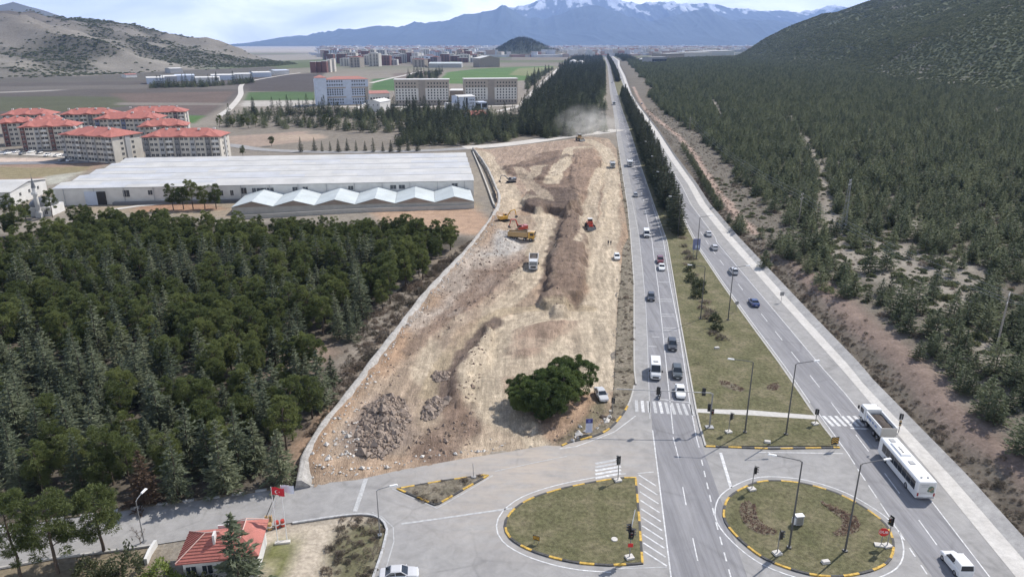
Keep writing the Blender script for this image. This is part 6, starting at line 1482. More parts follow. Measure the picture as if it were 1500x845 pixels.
def box_van(paint, label, loc, rz, L=5.9, W=2.05, H=2.65, name='minibus', cat='minibus', side=True, roofbox=True):
    r = thing(name, label, cat, loc, rz); b = MB()
    def rg(x, w, zl, zt, k): return [(x, -w*.94, zl), (x, -w, zl+.2), (x, -w, zl+(zt-zl)*.5), (x, -w*k, zt-.12), (x, -w*k*.9, zt), (x, w*k*.9, zt), (x, w*k, zt-.12), (x, w, zl+(zt-zl)*.5), (x, w, zl+.2), (x, w*.94, zl)]
    h = W/2; b.loft([rg(-L/2, h*.95, .35, H*.97, .90), rg(-L/2+.1, h, .28, H, .92), rg(L*.19, h, .28, H, .92), rg(L*.22, h, .28, H*.98, .92), rg(L*.375, h*.98, .28, H*.56, .95), rg(L*.47, h*.92, .3, H*.44, .93), rg(L/2, h*.8, .4, H*.34, .92)])
    b.build('body', M[paint], r)
    g = MB(); x0, x1, z0, z1 = L*.235, L*.372, H*.955, H*.575
    g.hexa([(x0, -h*.80, z0), (x1, -h*.88, z1), (x1, h*.88, z1), (x0, h*.80, z0), (x0+.05, -h*.80, z0+.02), (x1+.05, -h*.88, z1+.02), (x1+.05, h*.88, z1+.02), (x0+.05, h*.80, z0+.02)]); g.build('windscreen', M['glass'], r)
    for s in (-1, 1):
        g = MB(); g.hexa([(-L*.44, s*h*.985, H*.55), (L*.29, s*h*.985, H*.55), (L*.29, s*h*1.012, H*.55), (-L*.44, s*h*1.012, H*.55), (-L*.44, s*h*.92, H*.86), (L*.215, s*h*.92, H*.86), (L*.215, s*h*.96, H*.86), (-L*.44, s*h*.96, H*.86)]); g.build('side_windows', M['glass'], r)
        lamp(r, 'headlight', (L*.462, s*h*.72, H*.385), (.2, .34, .2), 'headlamp'); lamp(r, 'tail_light', (-L/2-.01, s*h*.86, H*.42), (.06, .16, .7), 'redlens'); lamp(r, 'mirror', (L*.32, s*(h+.16), H*.58), (.14, .26, .34), 'black')
        for x in (-.30, .33): wheel(r, x*L, s*(h-.13), .36, .24)
    lamp(r, 'grille', (L*.497, 0, .72), (.08, W*.55, .34), 'black'); lamp(r, 'bumper', (L*.485, 0, .42), (.16, W*.82, .2), 'black'); lamp(r, 'number_plate', (L/2+.03, 0, .46), (.02, .52, .12), 'plate')
    if roofbox:
        b = MB(); b.box((-L*.0, 0, H+.06), (.5, .9, .14)); b.build('roof_hatch', M['wgrey'], r)
    return r
x, y = at(959.5, 548); box_van('p_white', 'white minibus with dark windscreen waiting behind the motorcycle', (x, y, ZL), road_dir(LR, y)+pi)
x, y = at(946.7, 346); box_van('p_white', 'white van half in the tree shade on the near carriageway', (x, y, ZL), road_dir(LR, y)+pi, 5.2, 1.95, 2.2, 'delivery_van', 'van', roofbox=False)

# bus
def bus(label, loc, rz):
    L, W, H = 12.0, 2.55, 3.0; h = W/2; r = thing('city_bus', label, 'bus', loc, rz)
    def rg(x, w, zl, zt): return [(x, -w, zl), (x, -w, zl+.9), (x, -w*.985, zt-.16), (x, -w*.88, zt), (x, w*.88, zt), (x, w*.985, zt-.16), (x, w, zl+.9), (x, w, zl)]
    b = MB(); b.loft([rg(-L/2, h*.97, .42, H-.06), rg(-L/2+.12, h, .34, H), rg(L/2-.45, h, .34, H), rg(L/2-.1, h*.97, .36, H-.1), rg(L/2, h*.9, .42, H-.35)]); b.build('body', M['p_white'], r)
    for s in (-1, 1):
        g = MB()
        for i in range(8):
            x0 = -L*.44+i*L*.105; g.hexa([(x0, s*h*.99, 1.25), (x0+L*.10, s*h*.99, 1.25), (x0+L*.10, s*(h+.012), 1.25), (x0, s*(h+.012), 1.25), (x0, s*h*.97, 2.55), (x0+L*.10, s*h*.97, 2.55), (x0+L*.10, s*(h+.004), 2.55), (x0, s*(h+.004), 2.55)])
        g.build('side_windows', M['glass'], r)
        for x in (-.26, .28): wheel(r, x*L, s*(h-.14), .48, .3)
        b = MB(); b.tube((L/2-.1, s*h*.95, 2.7), (L/2+.3, s*(h+.25), 2.5), .03).box((L/2+.3, s*(h+.28), 2.2), (.12, .24, .5)); b.build('mirror', M['black'], r)
        lamp(r, 'tail_light', (-L/2-.015, s*h*.86, .98), (.05, .2, .5), 'redlens')
    g = MB(); g.hexa([(L/2-.02, -h*.9, 1.1), (L/2+.02, -h*.9, 1.1), (L/2+.02, h*.9, 1.1), (L/2-.02, h*.9, 1.1), (L/2-.16, -h*.88, 2.7), (L/2-.06, -h*.88, 2.7), (L/2-.06, h*.88, 2.7), (L/2-.16, h*.88, 2.7)]); g.build('windscreen', M['glass'], r)
    lamp(r, 'destination_board', (L/2-.16, 0, 2.82), (.2, 1.6, .22), 'black')
    # rear advertisement: pale panel, lines of small lettering, a round picture of greens and browns
    a = MB(); a.box((-L/2-.012, 0, 1.85), (.03, W*.84, 1.75)); ad = a.build('rear_advert', M['offwhite'], r)
    a = MB(); a.box((-L/2-.034, .30, 2.45), (.02, 1.1, .10)).box((-L/2-.034, .36, 2.22), (.02, .9, .07)).box((-L/2-.034, .42, 1.25), (.02, .9, .06)); a.build('advert_lettering', M['wgrey'], ad)
    a = MB(); a.v = []; 
    for (yy, zz, rr_) in ((-.55, 1.95, .40), (-.30, 1.62, .22), (-.72, 1.55, .28)): a.tube((-L/2-.03, yy, zz), (-L/2-.052-rr_*.02, yy, zz), rr_, rr_, 14)
    a.build('advert_picture', plain('advert_green', (.12, .18, .12), .6, var=.5, scale=3.5), ad)
    a = MB(); a.box((-L/2-.07, -.45, 1.72), (.02, .3, .25)).box((-L/2-.07, -.7, 1.95), (.02, .25, .3)); a.build('advert_picture', plain('advert_brown', (.35, .2, .12), .6, var=.4, scale=4), ad)
    lamp(r, 'number_plate', (-L/2-.02, 0, .62), (.03, .52, .12), 'plate'); lamp(r, 'bumper', (-L/2-.03, 0, .50), (.1, W*.9, .14), 'wgrey')
    b = MB(); b.hexa([(.2, -.78, H-.02), (3.9, -.78, H-.02), (3.9, .78, H-.02), (.2, .78, H-.02), (.5, -.62, H+.26), (3.6, -.62, H+.26), (3.6, .62, H+.26), (.5, .62, H+.26)]); ac = b.build('air_conditioner', M['lampwhite'], r)
    b = MB()
    for i in range(4): b.tube((1.1+i*.42, .12, H+.25), (1.1+i*.42, .12, H+.285), .17, .17, 10)
    b.build('fan_grille', M['black'], ac)
    for x in (4.75, -1.3): b = MB(); b.box((x, 0, H+.04), (.85, .72, .1)); b.build('roof_hatch', M['wgrey'], r)
    for s in (-.45, .45): b = MB(); b.tube((-5.0, s, H-.02), (-5.0, s, H+.14), .14, .14, 10); b.build('roof_vent', M['wgrey'], r)
    return r
f_, b_ = at(1286, 663), at(1343, 725); mid = ((f_[0]+b_[0])/2+.7, (f_[1]+b_[1])/2-.7)
bus('long white city bus with roof hatches and rear advertisement beside the far island', (mid[0], mid[1], ZL), road_dir(RL, 130))

def truck(label, loc, rz, cabp, bedp, load='dgrey', L=8.8, W=2.5, dirty=False, name='dump_truck', s=1.0, axles=(-.36, -.20, .14, .36), lettering=None):
    h = W/2; r = thing(name, label, 'truck', loc, rz)
    b = MB(); b.box((-.3, 0, .85), (L-.8, .9, .32)).box((L*.38, 0, .72), (1.4, W*.92, .4)); b.build('chassis', M['dksteel'], r)
    b = MB(); x0, x1 = L/2-2.1, L/2
    b.loft([[(x0, -h*.97, .8), (x0, -h*.97, 2.75), (x0, -h*.9, 2.95), (x0, h*.9, 2.95), (x0, h*.97, 2.75), (x0, h*.97, .8)], [(x1-.35, -h*.97, .8), (x1-.35, -h*.97, 2.75), (x1-.35, -h*.9, 2.95), (x1-.35, h*.9, 2.95), (x1-.35, h*.97, 2.75), (x1-.35, h*.97, .8)], [(x1, -h*.94, .7), (x1, -h*.94, 1.7), (x1-.2, -h*.85, 2.8), (x1-.2, h*.85, 2.8), (x1, h*.94, 1.7), (x1, h*.94, .7)]]); b.build('cab', M[cabp], r)
    g = MB(); g.hexa([(x1-.02, -h*.84, 1.72), (x1+.03, -h*.84, 1.72), (x1+.03, h*.84, 1.72), (x1-.02, h*.84, 1.72), (x1-.22, -h*.8, 2.66), (x1-.16, -h*.8, 2.66), (x1-.16, h*.8, 2.66), (x1-.22, h*.8, 2.66)]); g.build('windscreen', M['glass'], r)
    for sd in (-1, 1):
        g = MB(); g.box((x1-.95, sd*h*.975, 2.15), (1.05, .06, .8)); g.build('side_window', M['glass'], r)
        lamp(r, 'headlight', (x1+.01, sd*h*.74, .95), (.06, .42, .2), 'headlamp'); lamp(r, 'mirror', (x1-.1, sd*(h+.22), 2.3), (.12, .26, .6), 'black'); lamp(r, 'tail_light', (-L/2+.02, sd*h*.8, .95), (.06, .34, .16), 'redlens')
    lamp(r, 'grille', (x1+.012, 0, 1.2), (.05, W*.6, .5), 'black'); lamp(r, 'bumper', (x1+.03, 0, .62), (.14, W*.95, .3), 'wgrey')
    # open tipping body: floor, sides, headboard with a small canopy, tailgate and the dark load
    a, c = -L/2+.1, L/2-2.4; z0, z1 = 1.25, 2.75
    b = MB(); b.box(((a+c)/2, 0, z0), (c-a, W*.94, .14))
    for sd in (-1, 1):
        b.box(((a+c)/2, sd*(h-.05), (z0+z1)/2), (c-a, .09, z1-z0))
        for i in range(6): b.box((a+(c-a)*(i+.5)/6, sd*(h+.02), (z0+z1)/2-.05), (.12, .08, z1-z0-.1))
        b.box(((a+c)/2, sd*(h-.02), z1), (c-a, .18, .1))
    b.box((c, 0, (z0+z1)/2+.1), (.1, W*.98, z1-z0+.2)).box((c+.45, 0, z1+.24), (.9, W*.94, .1)); bd = b.build('tipping_body', M[bedp], r)
    b = MB(); b.box((a-.04, 0, (z0+z1)/2), (.1, W*.96, z1-z0)).box((a-.1, 0, (z0+z1)/2), (.06, W*.74, (z1-z0)*.72)); b.build('tailgate', M['p_dirty'], bd)
    n = 6; q = MB(); V = []
    for i in range(n+1):
        for j in range(4): V.append((a+.05+(c-a-.1)*i/n, (-1+2*j/3)*(h-.11), z1-.35+(.18 if 0 < i < n and 0 < j < 3 else -.2)+rng.uniform(-.08, .08)))
    q.add(V, [(i*4+j, (i+1)*4+j, (i+1)*4+j+1, i*4+j+1) for i in range(n) for j in range(3)]); q.build('load', M[load], bd)
    if lettering:
        q = MB()
        for sd in (-1, 1):
            for i, w_ in enumerate((.7, .5, .9, .6)): q.box((-2.2+i*1.0, sd*(h+.075), 2.1), (w_, .02, .34))
        q.build('side_lettering', M[lettering], bd)
    for ax in axles:
        for sd in (-1, 1): wheel(r, ax*L, sd*(h-.2), .5, .34)
    r.scale = (s, s, s); return r
M['load'] = plain('dark_load', (.07, .055, .045), .95, var=.3)
M['letterblue'] = plain('faded_blue_lettering', (.25, .32, .5), .6, var=.2)
f_, b_ = at(1258, 615), at(1297, 645); mid = ((f_[0]+b_[0])/2+.5, (f_[1]+b_[1])/2-.3)
truck('white dump truck with empty brown tipping body waiting ahead of the bus', (mid[0], mid[1], ZL), road_dir(RL, 130), 'p_white', 'p_white', 'load', L=8.0, lettering='letterblue')
x, y = at(922.5, 243); truck('white lorry in the left lane of the near carriageway beside the tree shade', (x, y, ZL), road_dir(LR, y)+pi, 'p_white', 'p_white', 'offwhite', name='white_lorry')
x, y = at(899.5, 153.5); truck('white lorry with dark load far up the near carriageway', (x, y, ZL), road_dir(LR, y)+pi, 'p_white', 'p_dirty', 'load', name='white_lorry')
x, y = at(897, 245); truck('white tipper parked on the earthworks beside the bare tree', (x, y, sz(x, y)), radians(-95), 'p_white', 'p_dirty', 'load', L=7.5)
x, y = at(781.5, 391); truck('pale dump truck coming down the yellow haul track', (x, y, sz(x, y)), radians(-93), 'p_white', 'p_dirty', 'load')
x, y = at(764, 352); truck('yellow dump truck standing across the track in front of the red excavator', (x, y, sz(x, y)), radians(-12), 'p_yellow', 'p_ochre', 'load')

def excavator(label, loc, rz, paint, s=1.0, boomup=.9, name='excavator'):
    r = thing(name, label, 'excavator', loc, rz)
    for sd in (-1, 1):
        b = MB(); pr = [(-1.9, .0), (-2.2, .35), (-1.9, .8), (1.9, .8), (2.2, .35), (1.9, 0)]
        V = [(x, sd*1.2-.3, z) for x, z in pr]+[(x, sd*1.2+.3, z) for x, z in pr]; n = 6
        b.add(V, [(i, (i+1) % n, n+(i+1) % n, n+i) for i in range(n)]+[tuple(range(n-1, -1, -1)), tuple(range(n, 2*n))]); b.build('track', M['tyre'], r)
    b = MB(); b.tube((0, 0, .6), (0, 0, 1.05), .8, .8, 14).box((-.5, 0, 1.55), (3.6, 2.5, 1.1)).box((-1.7, 0, 2.2), (1.4, 2.3, .5)); b.build('upper_body', M[paint], r)
    b = MB(); b.hexa([(.2, .2, 1.0), (1.7, .2, 1.0), (1.7, 1.2, 1.0), (.2, 1.2, 1.0), (.3, .25, 2.9), (1.4, .25, 2.9), (1.4, 1.15, 2.9), (.3, 1.15, 2.9)]); cb = b.build('cab', M[paint], r)
    b = MB(); b.hexa([(.4, .17, 1.7), (1.66, .17, 1.7), (1.66, 1.23, 1.7), (.4, 1.23, 1.7), (.42, .22, 2.75), (1.46, .22, 2.75), (1.46, 1.18, 2.75), (.42, 1.18, 2.75)]); b.build('cab_windows', M['glass'], cb)
    P0 = np.array([1.2, -.3, 1.6]); P1 = P0+np.array([2.6*cos(boomup), 0, 2.6*sin(boomup)*1.4]); P2 = P1+np.array([1.9, 0, .3]); P3 = P2+np.array([.7, 0, -2.6])
    b = MB()
    for p, q, w_ in ((P0, P1, .28), (P1, P2, .24)): b.tube(p, q, w_, w_*.85, 6)
    bm = b.build('boom', M[paint], r); b = MB(); b.tube(P2, P3, .22, .15, 6); st = b.build('stick', M[paint], r)
    b = MB(); b.tube(P0+[.3, 0, -.2], (P0+P1)/2+[.3, 0, .1], .09, .09, 6); b.build('hydraulic_ram', M['rim'], bm)
    b = MB(); c = P3; b.hexa([c+[-.5, -.5, -.9], c+[.5, -.5, -.7], c+[.5, .5, -.7], c+[-.5, .5, -.9], c+[-.1, -.5, .1], c+[.3, -.5, .1], c+[.3, .5, .1], c+[-.1, .5, .1]]); b.build('bucket', M['dksteel'], r)
    r.scale = (s, s, s); return r
x, y = at(764, 343); excavator('red excavator with raised boom behind the yellow dump truck', (x, y+3.5, sz(x, y+3.5)), radians(200), 'p_red', .85, 1.1)
x, y = at(738, 328); excavator('yellow excavator digging at the upper end of the stone wall', (x, y, sz(x, y)), radians(30), 'p_yellow', .85, .7)
x, y = at(749, 269); excavator('dark excavator alone on the dusty open earth near the pit', (x, y, sz(x, y)), radians(-160), 'p_grey', .9, .6)
def loader(label, loc, rz, paint, s=1.0, name='wheel_loader'):
    r = thing(name, label, 'loader', loc, rz)
    b = MB(); b.box((-1.3, 0, 1.35), (2.6, 1.7, 1.0), taper=.9).box((1.1, 0, 1.1), (1.6, 1.2, .6)); b.build('body', M[paint], r)
    b = MB(); b.box((-.1, 0, 2.1), (1.3, 1.5, .7)); cb = b.build('cab', M[paint], r); b = MB(); b.box((-.1, 0, 2.72), (1.2, 1.4, .75), taper=.9); b.build('cab_windows', M['glass'], cb); b = MB(); b.box((-.1, 0, 3.14), (1.35, 1.5, .12)); b.build('cab_roof', M['offwhite'], cb)
    for x in (-1.4, 1.5):
        for sd in (-1, 1): wheel(r, x, sd*1.05, .75, .5)
    for sd in (-.55, .55): b = MB(); b.tube((.8, sd, 1.6), (3.0, sd, .7), .13, .11, 6); b.build('lift_arm', M[paint], r)
    b = MB(); b.hexa([(2.8, -1.35, .15), (3.9, -1.35, .1), (3.9, 1.35, .1), (2.8, 1.35, .15), (2.7, -1.35, 1.15), (2.95, -1.35, 1.15), (2.95, 1.35, 1.15), (2.7, 1.35, 1.15)]); b.build('bucket', M['dksteel'], r)
    r.scale = (s, s, s); return r
x, y = at(864, 335); loader('red wheel loader with white cab roof on the upper haul track', (x, y, sz(x, y)), radians(-85), 'p_red', 1.1)
x, y = at(849, 207); loader('yellow brown grader half lost in the dust cloud at the top of the earthworks', (x, y, sz(x, y)), radians(-70), 'p_ochre', 1.3)

# ---------------------------------------------------------------- people
def person(label, loc, rz, top, legs, seated=False):
    me = bpy.data.meshes.new('person')
    if not seated:
        P = [(0, 0, .95, .15), (0, 0, 1.18, .135), (0, 0, 1.40, .15), (0, 0, 1.50, .065), (.015, 0, 1.60, .085), (.01, 0, 1.72, .085), (0, .19, 1.42, .06), (.03, .26, 1.14, .042), (.10, .24, .90, .034), (0, -.19, 1.42, .06), (-.02, -.26, 1.14, .042), (.06, -.25, .90, .034), (0, .10, .88, .095), (.05, .11, .48, .06), (0, .12, .09, .045), (.15, .13, .04, .04), (0, -.10, .88, .095), (-.03, -.11, .48, .06), (-.08, -.12, .09, .045), (.07, -.13, .04, .04)]
    else:
        P = [(-.1, 0, .82, .16), (-.04, 0, 1.05, .15), (.04, 0, 1.26, .16), (.08, 0, 1.36, .07), (.12, 0, 1.46, .10), (.12, 0, 1.58, .11), (.06, .2, 1.28, .07), (.25, .30, 1.05, .05), (.50, .30, 1.02, .04), (.06, -.2, 1.28, .07), (.25, -.30, 1.05, .05), (.50, -.30, 1.02, .04), (-.08, .14, .80, .10), (.32, .22, .72, .08), (.22, .22, .34, .055), (.36, .22, .28, .05), (-.08, -.14, .80, .10), (.32, -.22, .72, .08), (.22, -.22, .34, .055), (.36, -.22, .28, .05)]
    E = [(0, 1), (1, 2), (2, 3), (3, 4), (4, 5), (2, 6), (6, 7), (7, 8), (2, 9), (9, 10), (10, 11), (0, 12), (12, 13), (13, 14), (14, 15), (0, 16), (16, 17), (17, 18), (18, 19)]
    me.from_pydata([p[:3] for p in P], E, []); o = link('person', me); tag(o, label, 'person'); o.location = loc; o.rotation_euler = (0, 0, rz)
    sm = o.modifiers.new('skin', 'SKIN'); 
    for i, p in enumerate(P): me.skin_vertices[0].data[i].radius = (p[3], p[3])
    me.skin_vertices[0].data[0].use_root = True
    o.modifiers.new('round', 'SUBSURF').render_levels = 1
    bpy.context.view_layer.update(); dg = bpy.context.evaluated_depsgraph_get(); nm = bpy.data.meshes.new_from_object(o.evaluated_get(dg)); o.modifiers.clear(); o.data = nm
    for k in ('skin_', top, legs, 'hair_', 'black'): nm.materials.append(M[k])
    z = np.array([p.center[2] for p in nm.polygons]); x = np.array([p.center[1] for p in nm.polygons]); mi = np.full(len(z), 1)
    hz = P[4][2]
    mi[z > hz-.08] = 0; mi[z > hz+.06] = 3; hipz = P[0][2]; arm = np.abs(x) > .2
    mi[(z < hipz-.02) & ~(arm & (z > P[8][2]-.08) & (not seated))] = 2; mi[z < (.10 if not seated else .33)] = 4
    if seated: mi[z > hz-.06] = 3
    else: mi[arm & (z < .97) & (z > .7)] = 0
    nm.polygons.foreach_set('material_index', mi.astype(np.int32)); return o
M['skin_'] = plain('skin', (.45, .29, .21), .6, var=0); M['hair_'] = plain('dark_hair', (.03, .025, .02), .8, var=0)
M['cloth_dark'] = plain('dark_jacket', (.03, .032, .04), .9, var=.2); M['cloth_navy'] = plain('navy_trousers', (.035, .04, .06), .9, var=.2); M['cloth_grey'] = plain('grey_coat', (.09, .085, .08), .9, var=.2)
for px, lb, c in ((891, 'person in dark jacket standing on the earth, left of the pair', 'cloth_dark'), (894.6, 'person in grey coat standing on the earth, right of the pair', 'cloth_grey')):
    x, y = at(px, 359); person(lb, (x, y, sz(x, y)), radians(-70), c, 'cloth_navy')
x, y = at(965.5, 582); rz = road_dir(LR, y)+pi
r = thing('motorcycle', 'dark motorcycle waiting at the stop line ahead of the minibus', 'motorcycle', (x, y, ZL), rz)
for xx in (-.68, .72): wheel(r, xx, 0, .32, .14)
b = MB(); b.hexa([(-.5, -.13, .42), (.45, -.13, .42), (.45, .13, .42), (-.5, .13, .42), (-.7, -.1, .72), (.35, -.12, .85), (.35, .12, .85), (-.7, .1, .72)]); b.build('body', M['p_black'], r)
b = MB(); b.box((-.32, 0, .78), (.8, .26, .1)); b.build('seat', M['black'], r)
b = MB(); b.tube((.72, 0, .32), (.45, 0, .95), .05, .05, 6).tube((.45, -.34, 1.02), (.45, .34, 1.02), .025, .025, 6); b.build('handlebar', M['dksteel'], r)
lamp(r, 'headlight', (.62, 0, .8), (.12, .2, .18), 'headlamp')
person('rider in black with helmet sitting on the motorcycle at the stop line', (x, y, ZL), rz, 'cloth_dark', 'cloth_dark', True)

# ---------------------------------------------------------------- street furniture
def street_lamp(px, py, hd, label, H=12.5, arm=3.0, mat='dksteel', name='street_lamp', z=.1, r0=.13):
    x, y = at(px, py); r = thing(name, label, 'street lamp', (x, y, z), hd)
    b = MB(); b.tube((0, 0, 0), (0, 0, H), r0, r0*.6, 10).box((0, 0, .1), (.5, .5, .2)); b.build('pole', M[mat], r)
    b = MB(); b.path([(0, 0, H-.1), (.25, 0, H+.12), (arm, 0, H+.35)], .055, 6); b.build('arm', M[mat], r)
    b = MB(); b.hexa([(arm-.1, -.12, H+.28), (arm+.95, -.17, H+.34), (arm+.95, .17, H+.34), (arm-.1, .12, H+.28), (arm-.05, -.1, H+.42), (arm+.85, -.12, H+.48), (arm+.85, .12, H+.48), (arm-.05, .1, H+.42)]); b.build('lamp_head', M['lampwhite'], r)
    return r
LM = 'left'
street_lamp(1091, 634, radians(172), 'tall street lamp on the reservation by the footpath, head towards the queue')
street_lamp(1151, 637, radians(8), 'tall street lamp on the reservation near the chevron board, head towards the far carriageway')
street_lamp(1155.6, 803, radians(165), 'tall street lamp standing in the middle of the right-hand island')
street_lamp(1237.5, 808, radians(10), 'tall street lamp on the right-hand island between flower bed and stop sign')
street_lamp(1066.3, 469.6, radians(10), 'street lamp on the reservation opposite the blue saloon')
street_lamp(1026, 468, radians(172), 'street lamp rising from the reservation shrub row')
street_lamp(1020, 380, radians(8), 'street lamp beside the blue board on the reservation')
street_lamp(993, 345, radians(172), 'street lamp at the near end of the dense cedar row')
for px, py, h_, lb in ((978, 300, 170, 'lamp head poking out of the cedar row nearest its end'), (968, 272, 170, 'lamp head second inside the cedar row'), (957, 245, 170, 'lamp head third inside the cedar row')): street_lamp(px, py, radians(h_), 'street lamp with '+lb, 12.5, 4.2, z=0)
street_lamp(556.5, 785, radians(15), 'shorter street lamp on the rough plot corner by the stop line', 6.8, 1.7, 'galv', r0=.09)
street_lamp(211, 793, radians(80), 'short grey road lamp above the side road near the bare sapling', 6.2, 1.2, 'galv', z=-.1, r0=.08)
street_lamp(903, 196, radians(0), 'small lamp post where the dusty road meets the highway', 9, 1.2, 'galv', z=-.1, r0=.1)

def signal_head(par, c, rz, n=3):
    """three lamp signal head with hoods, facing +x before turning"""
    b = MB(); ca, sa = cos(rz), sin(rz); b.box(c, (.30, .36, .36*n), rz); b.box((c[0]-.16*ca, c[1]-.16*sa, c[2]), (.03, .62, .36*n+.3), rz)
    for i in range(n):
        z = c[2]+(.36*(n-1)/2-.36*i); b.box((c[0]+.26*ca, c[1]+.26*sa, z+.14), (.26, .3, .03), rz)
    h = b.build('signal_head', M['black'], par)
    for i, m in enumerate(('redlens', 'amber', 'green')[:n]):
        z = c[2]+(.36*(n-1)/2-.36*i); q = MB(); q.tube((c[0]+.15*ca, c[1]+.15*sa, z), (c[0]+.175*ca, c[1]+.175*sa, z), .12, .12, 12); q.build('lens', M[m], h)
    return h
def signal_post(px, py, rz, label, H=3.6, heads=((0, 0),), z=.13, base=True, bands=False, n=3):
    x, y = at(px, py); r = thing('traffic_light', label, 'traffic light', (x, y, z), 0)
    b = MB(); b.tube((0, 0, 0), (0, 0, H), .07, .06, 8); b.build('pole', M['galv'], r)
    if base: b = MB(); b.box((0, 0, .12), (1.0, .8, .28), .3); b.build('footing', M['whiterock'], r)
    for d, dz in heads: signal_head(r, (.22*cos(rz+d), .22*sin(rz+d), H-.35-dz), rz+d, n)
    if bands:
        for i in range(3):
            b = MB(); b.tube((0, 0, 1.25+i*.34), (0, 0, 1.46+i*.34), .2, .2, 8); b.build('band', M['p_ochre' if i % 2 == 0 else 'black'], r)
    return r
dn = -pi/2
signal_post(905, 705, pi*.62, 'traffic light at the pointed top corner of the left-hand island', 3.7)
signal_post(1101, 718, radians(-15), 'traffic light at the upper left edge of the right-hand island', 3.6, ((0, 0),))
signal_post(1138, 812, radians(-10), 'traffic light at the lower left of the right-hand island on a pale footing', 3.2)
signal_post(1067, 634, radians(-10), 'traffic light standing on the lower reservation grass by the lamp', 3.3)
signal_post(1194, 622, radians(60), 'small traffic light where the footpath meets the far carriageway', 2.6, n=2)
signal_post(1316, 634, radians(80), 'traffic light with yellow bands on the pale strip beside the dump truck', 3.2, base=False, bands=True, n=2)
signal_post(897, 606, radians(60), 'dark pedestrian signal on the verge by the curved kerb', 2.8, base=False, n=2, z=.05)
# cluster on the left-hand island with short arm and red sign
r = signal_post(922, 818, radians(180), 'traffic light cluster with red sign at the lower right of the left-hand island', 4.6, ((0, -.1), (radians(170), .5), (radians(90), .7)))
b = MB(); b.tube((0, 0, 4.5), (.5, .9, 6.4), .06, .04, 6); b.build('arm', M['lampwhite'], r)
b = MB(); b.box((0, -.16, 2.0), (.62, .05, .5)); b.build('red_sign', M['red'], r)
# signal on the right island with the octagonal stop sign
r = signal_post(1299, 801, radians(200), 'traffic light at the right edge of the right-hand island behind the stop sign', 4.2)
x, y = at(1290, 800); r = thing('stop_sign', 'red octagonal stop sign at the right edge of the right-hand island', 'road sign', (x, y, .13), radians(-12))
b = MB(); b.tube((0, 0, 0), (0, 0, 2.2), .05, .05, 8); b.build('pole', M['galv'], r)
b = MB(); b.box((0, 0, .08), (1.5, .7, .2)); b.build('footing', M['whiterock'], r)
oc = [(.62*cos(pi/8+i*pi/4), .62*sin(pi/8+i*pi/4)) for i in range(8)]
b = MB(); n = 8; b.add([(a, -.075, 2.1+c) for a, c in oc]+[(a, -.105, 2.1+c) for a, c in oc], [tuple(range(n-1, -1, -1)), tuple(range(n, 2*n))]+[(i, (i+1) % n, n+(i+1) % n, n+i) for i in range(n)]); pl_ = b.build('plate', M['red'], r)
def text3(s, size, loc, rot, mat, par, name='lettering'):
    cu = bpy.data.curves.new(name, 'FONT'); cu.body = s; cu.size = size; cu.align_x = 'CENTER'; cu.align_y = 'CENTER'; cu.extrude = .006
    o = bpy.data.objects.new(name, cu); COL.objects.link(o); bpy.context.view_layer.update()
    me = bpy.data.meshes.new_from_object(o.evaluated_get(bpy.context.evaluated_depsgraph_get())); bpy.data.objects.remove(o)
    me.materials.clear(); me.materials.append(M[mat]); q = link(name, me, par); q.location = loc; q.rotation_euler = rot; return q
text3('DUR', .52, (0, -.118, 2.1), (pi/2, 0, 0), 'lampwhite', pl_)
# signal arm over the near carriageway
x, y = at(1039, 627); r = thing('signal_gantry', 'long thin signal arm reaching over the near carriageway above the crosswalk', 'traffic light', (x, y, .14), 0)
b = MB(); b.tube((0, 0, 0), (0, 0, 6.2), .14, .11, 10).box((0, 0, .06), (1.3, 1.0, .2)); b.build('pole', M['galv'], r)
ex = Xat(903, 564, y+.8)-x; b = MB(); b.path([(0, 0, 6.1), (-.35, 0, 6.35), (ex, .6, 6.75)], .085, 8); b.build('arm', M['galv'], r)
up = road_dir(LR, y)
for t, lb in ((.565, 0), (.09, 1)):
    signal_head(r, (ex*t, .3, 6.4+.4*t), up, 3)
signal_head(r, (-.25, .25, 3.6), up, 3); signal_head(r, (.2, -.2, 2.9), -pi/2, 2)
# chevron boards, blue board, cabinet, flag masts, barriers, drums
def chevron(px, py, label, w=1.1, h=1.1, z0=.9, rz=0, inward=1):
    x, y = at(px, py); r = thing('chevron_board', label, 'road sign', (x, y, .13), rz)
    for s in (-.3, .3): b = MB(); b.tube((s*w, .04, 0), (s*w, .04, z0+h), .035, .035, 6); b.build('post', M['galv'], r)
    b = MB(); b.box((0, 0, z0+h/2), (w, .05, h)); pn = b.build('plate', M['black'], r); q = MB()
    for i in range(3):
        zc = z0+h*(.12+.28*i); t = h*.15
        for s in (-1, 1): q.add([(0, -.034, zc+.22*h), (s*w*.46, -.034, zc-.02*h), (s*w*.46, -.034, zc-.02*h+t), (0, -.034, zc+.22*h+t)], [(0, 1, 2, 3) if s > 0 else (0, 3, 2, 1)])
    q.v = [(a, b2, min(c, z0+h*.98)) for a, b2, c in q.v]; q.build('arrow_stripes', M['p_yellow'], pn); return r
chevron(1221, 659, 'black and yellow chevron board at the lower tip of the reservation', 1.2, 1.3, .9, radians(5))
chevron(785.5, 797, 'small chevron board low on the grass of the left-hand island', .9, .7, .5, radians(-20))
x, y = at(862.5, 636); r = thing('info_board', 'narrow upright notice board, dark blue top and pale lower half, by the kerb corner', 'notice board', (x, y, .05), radians(4))
b = MB(); b.box((0, 0, 1.55), (1.1, .08, 2.5)); pn = b.build('panel', plain('board_pale', (.50, .52, .62), .5, var=.08), r)
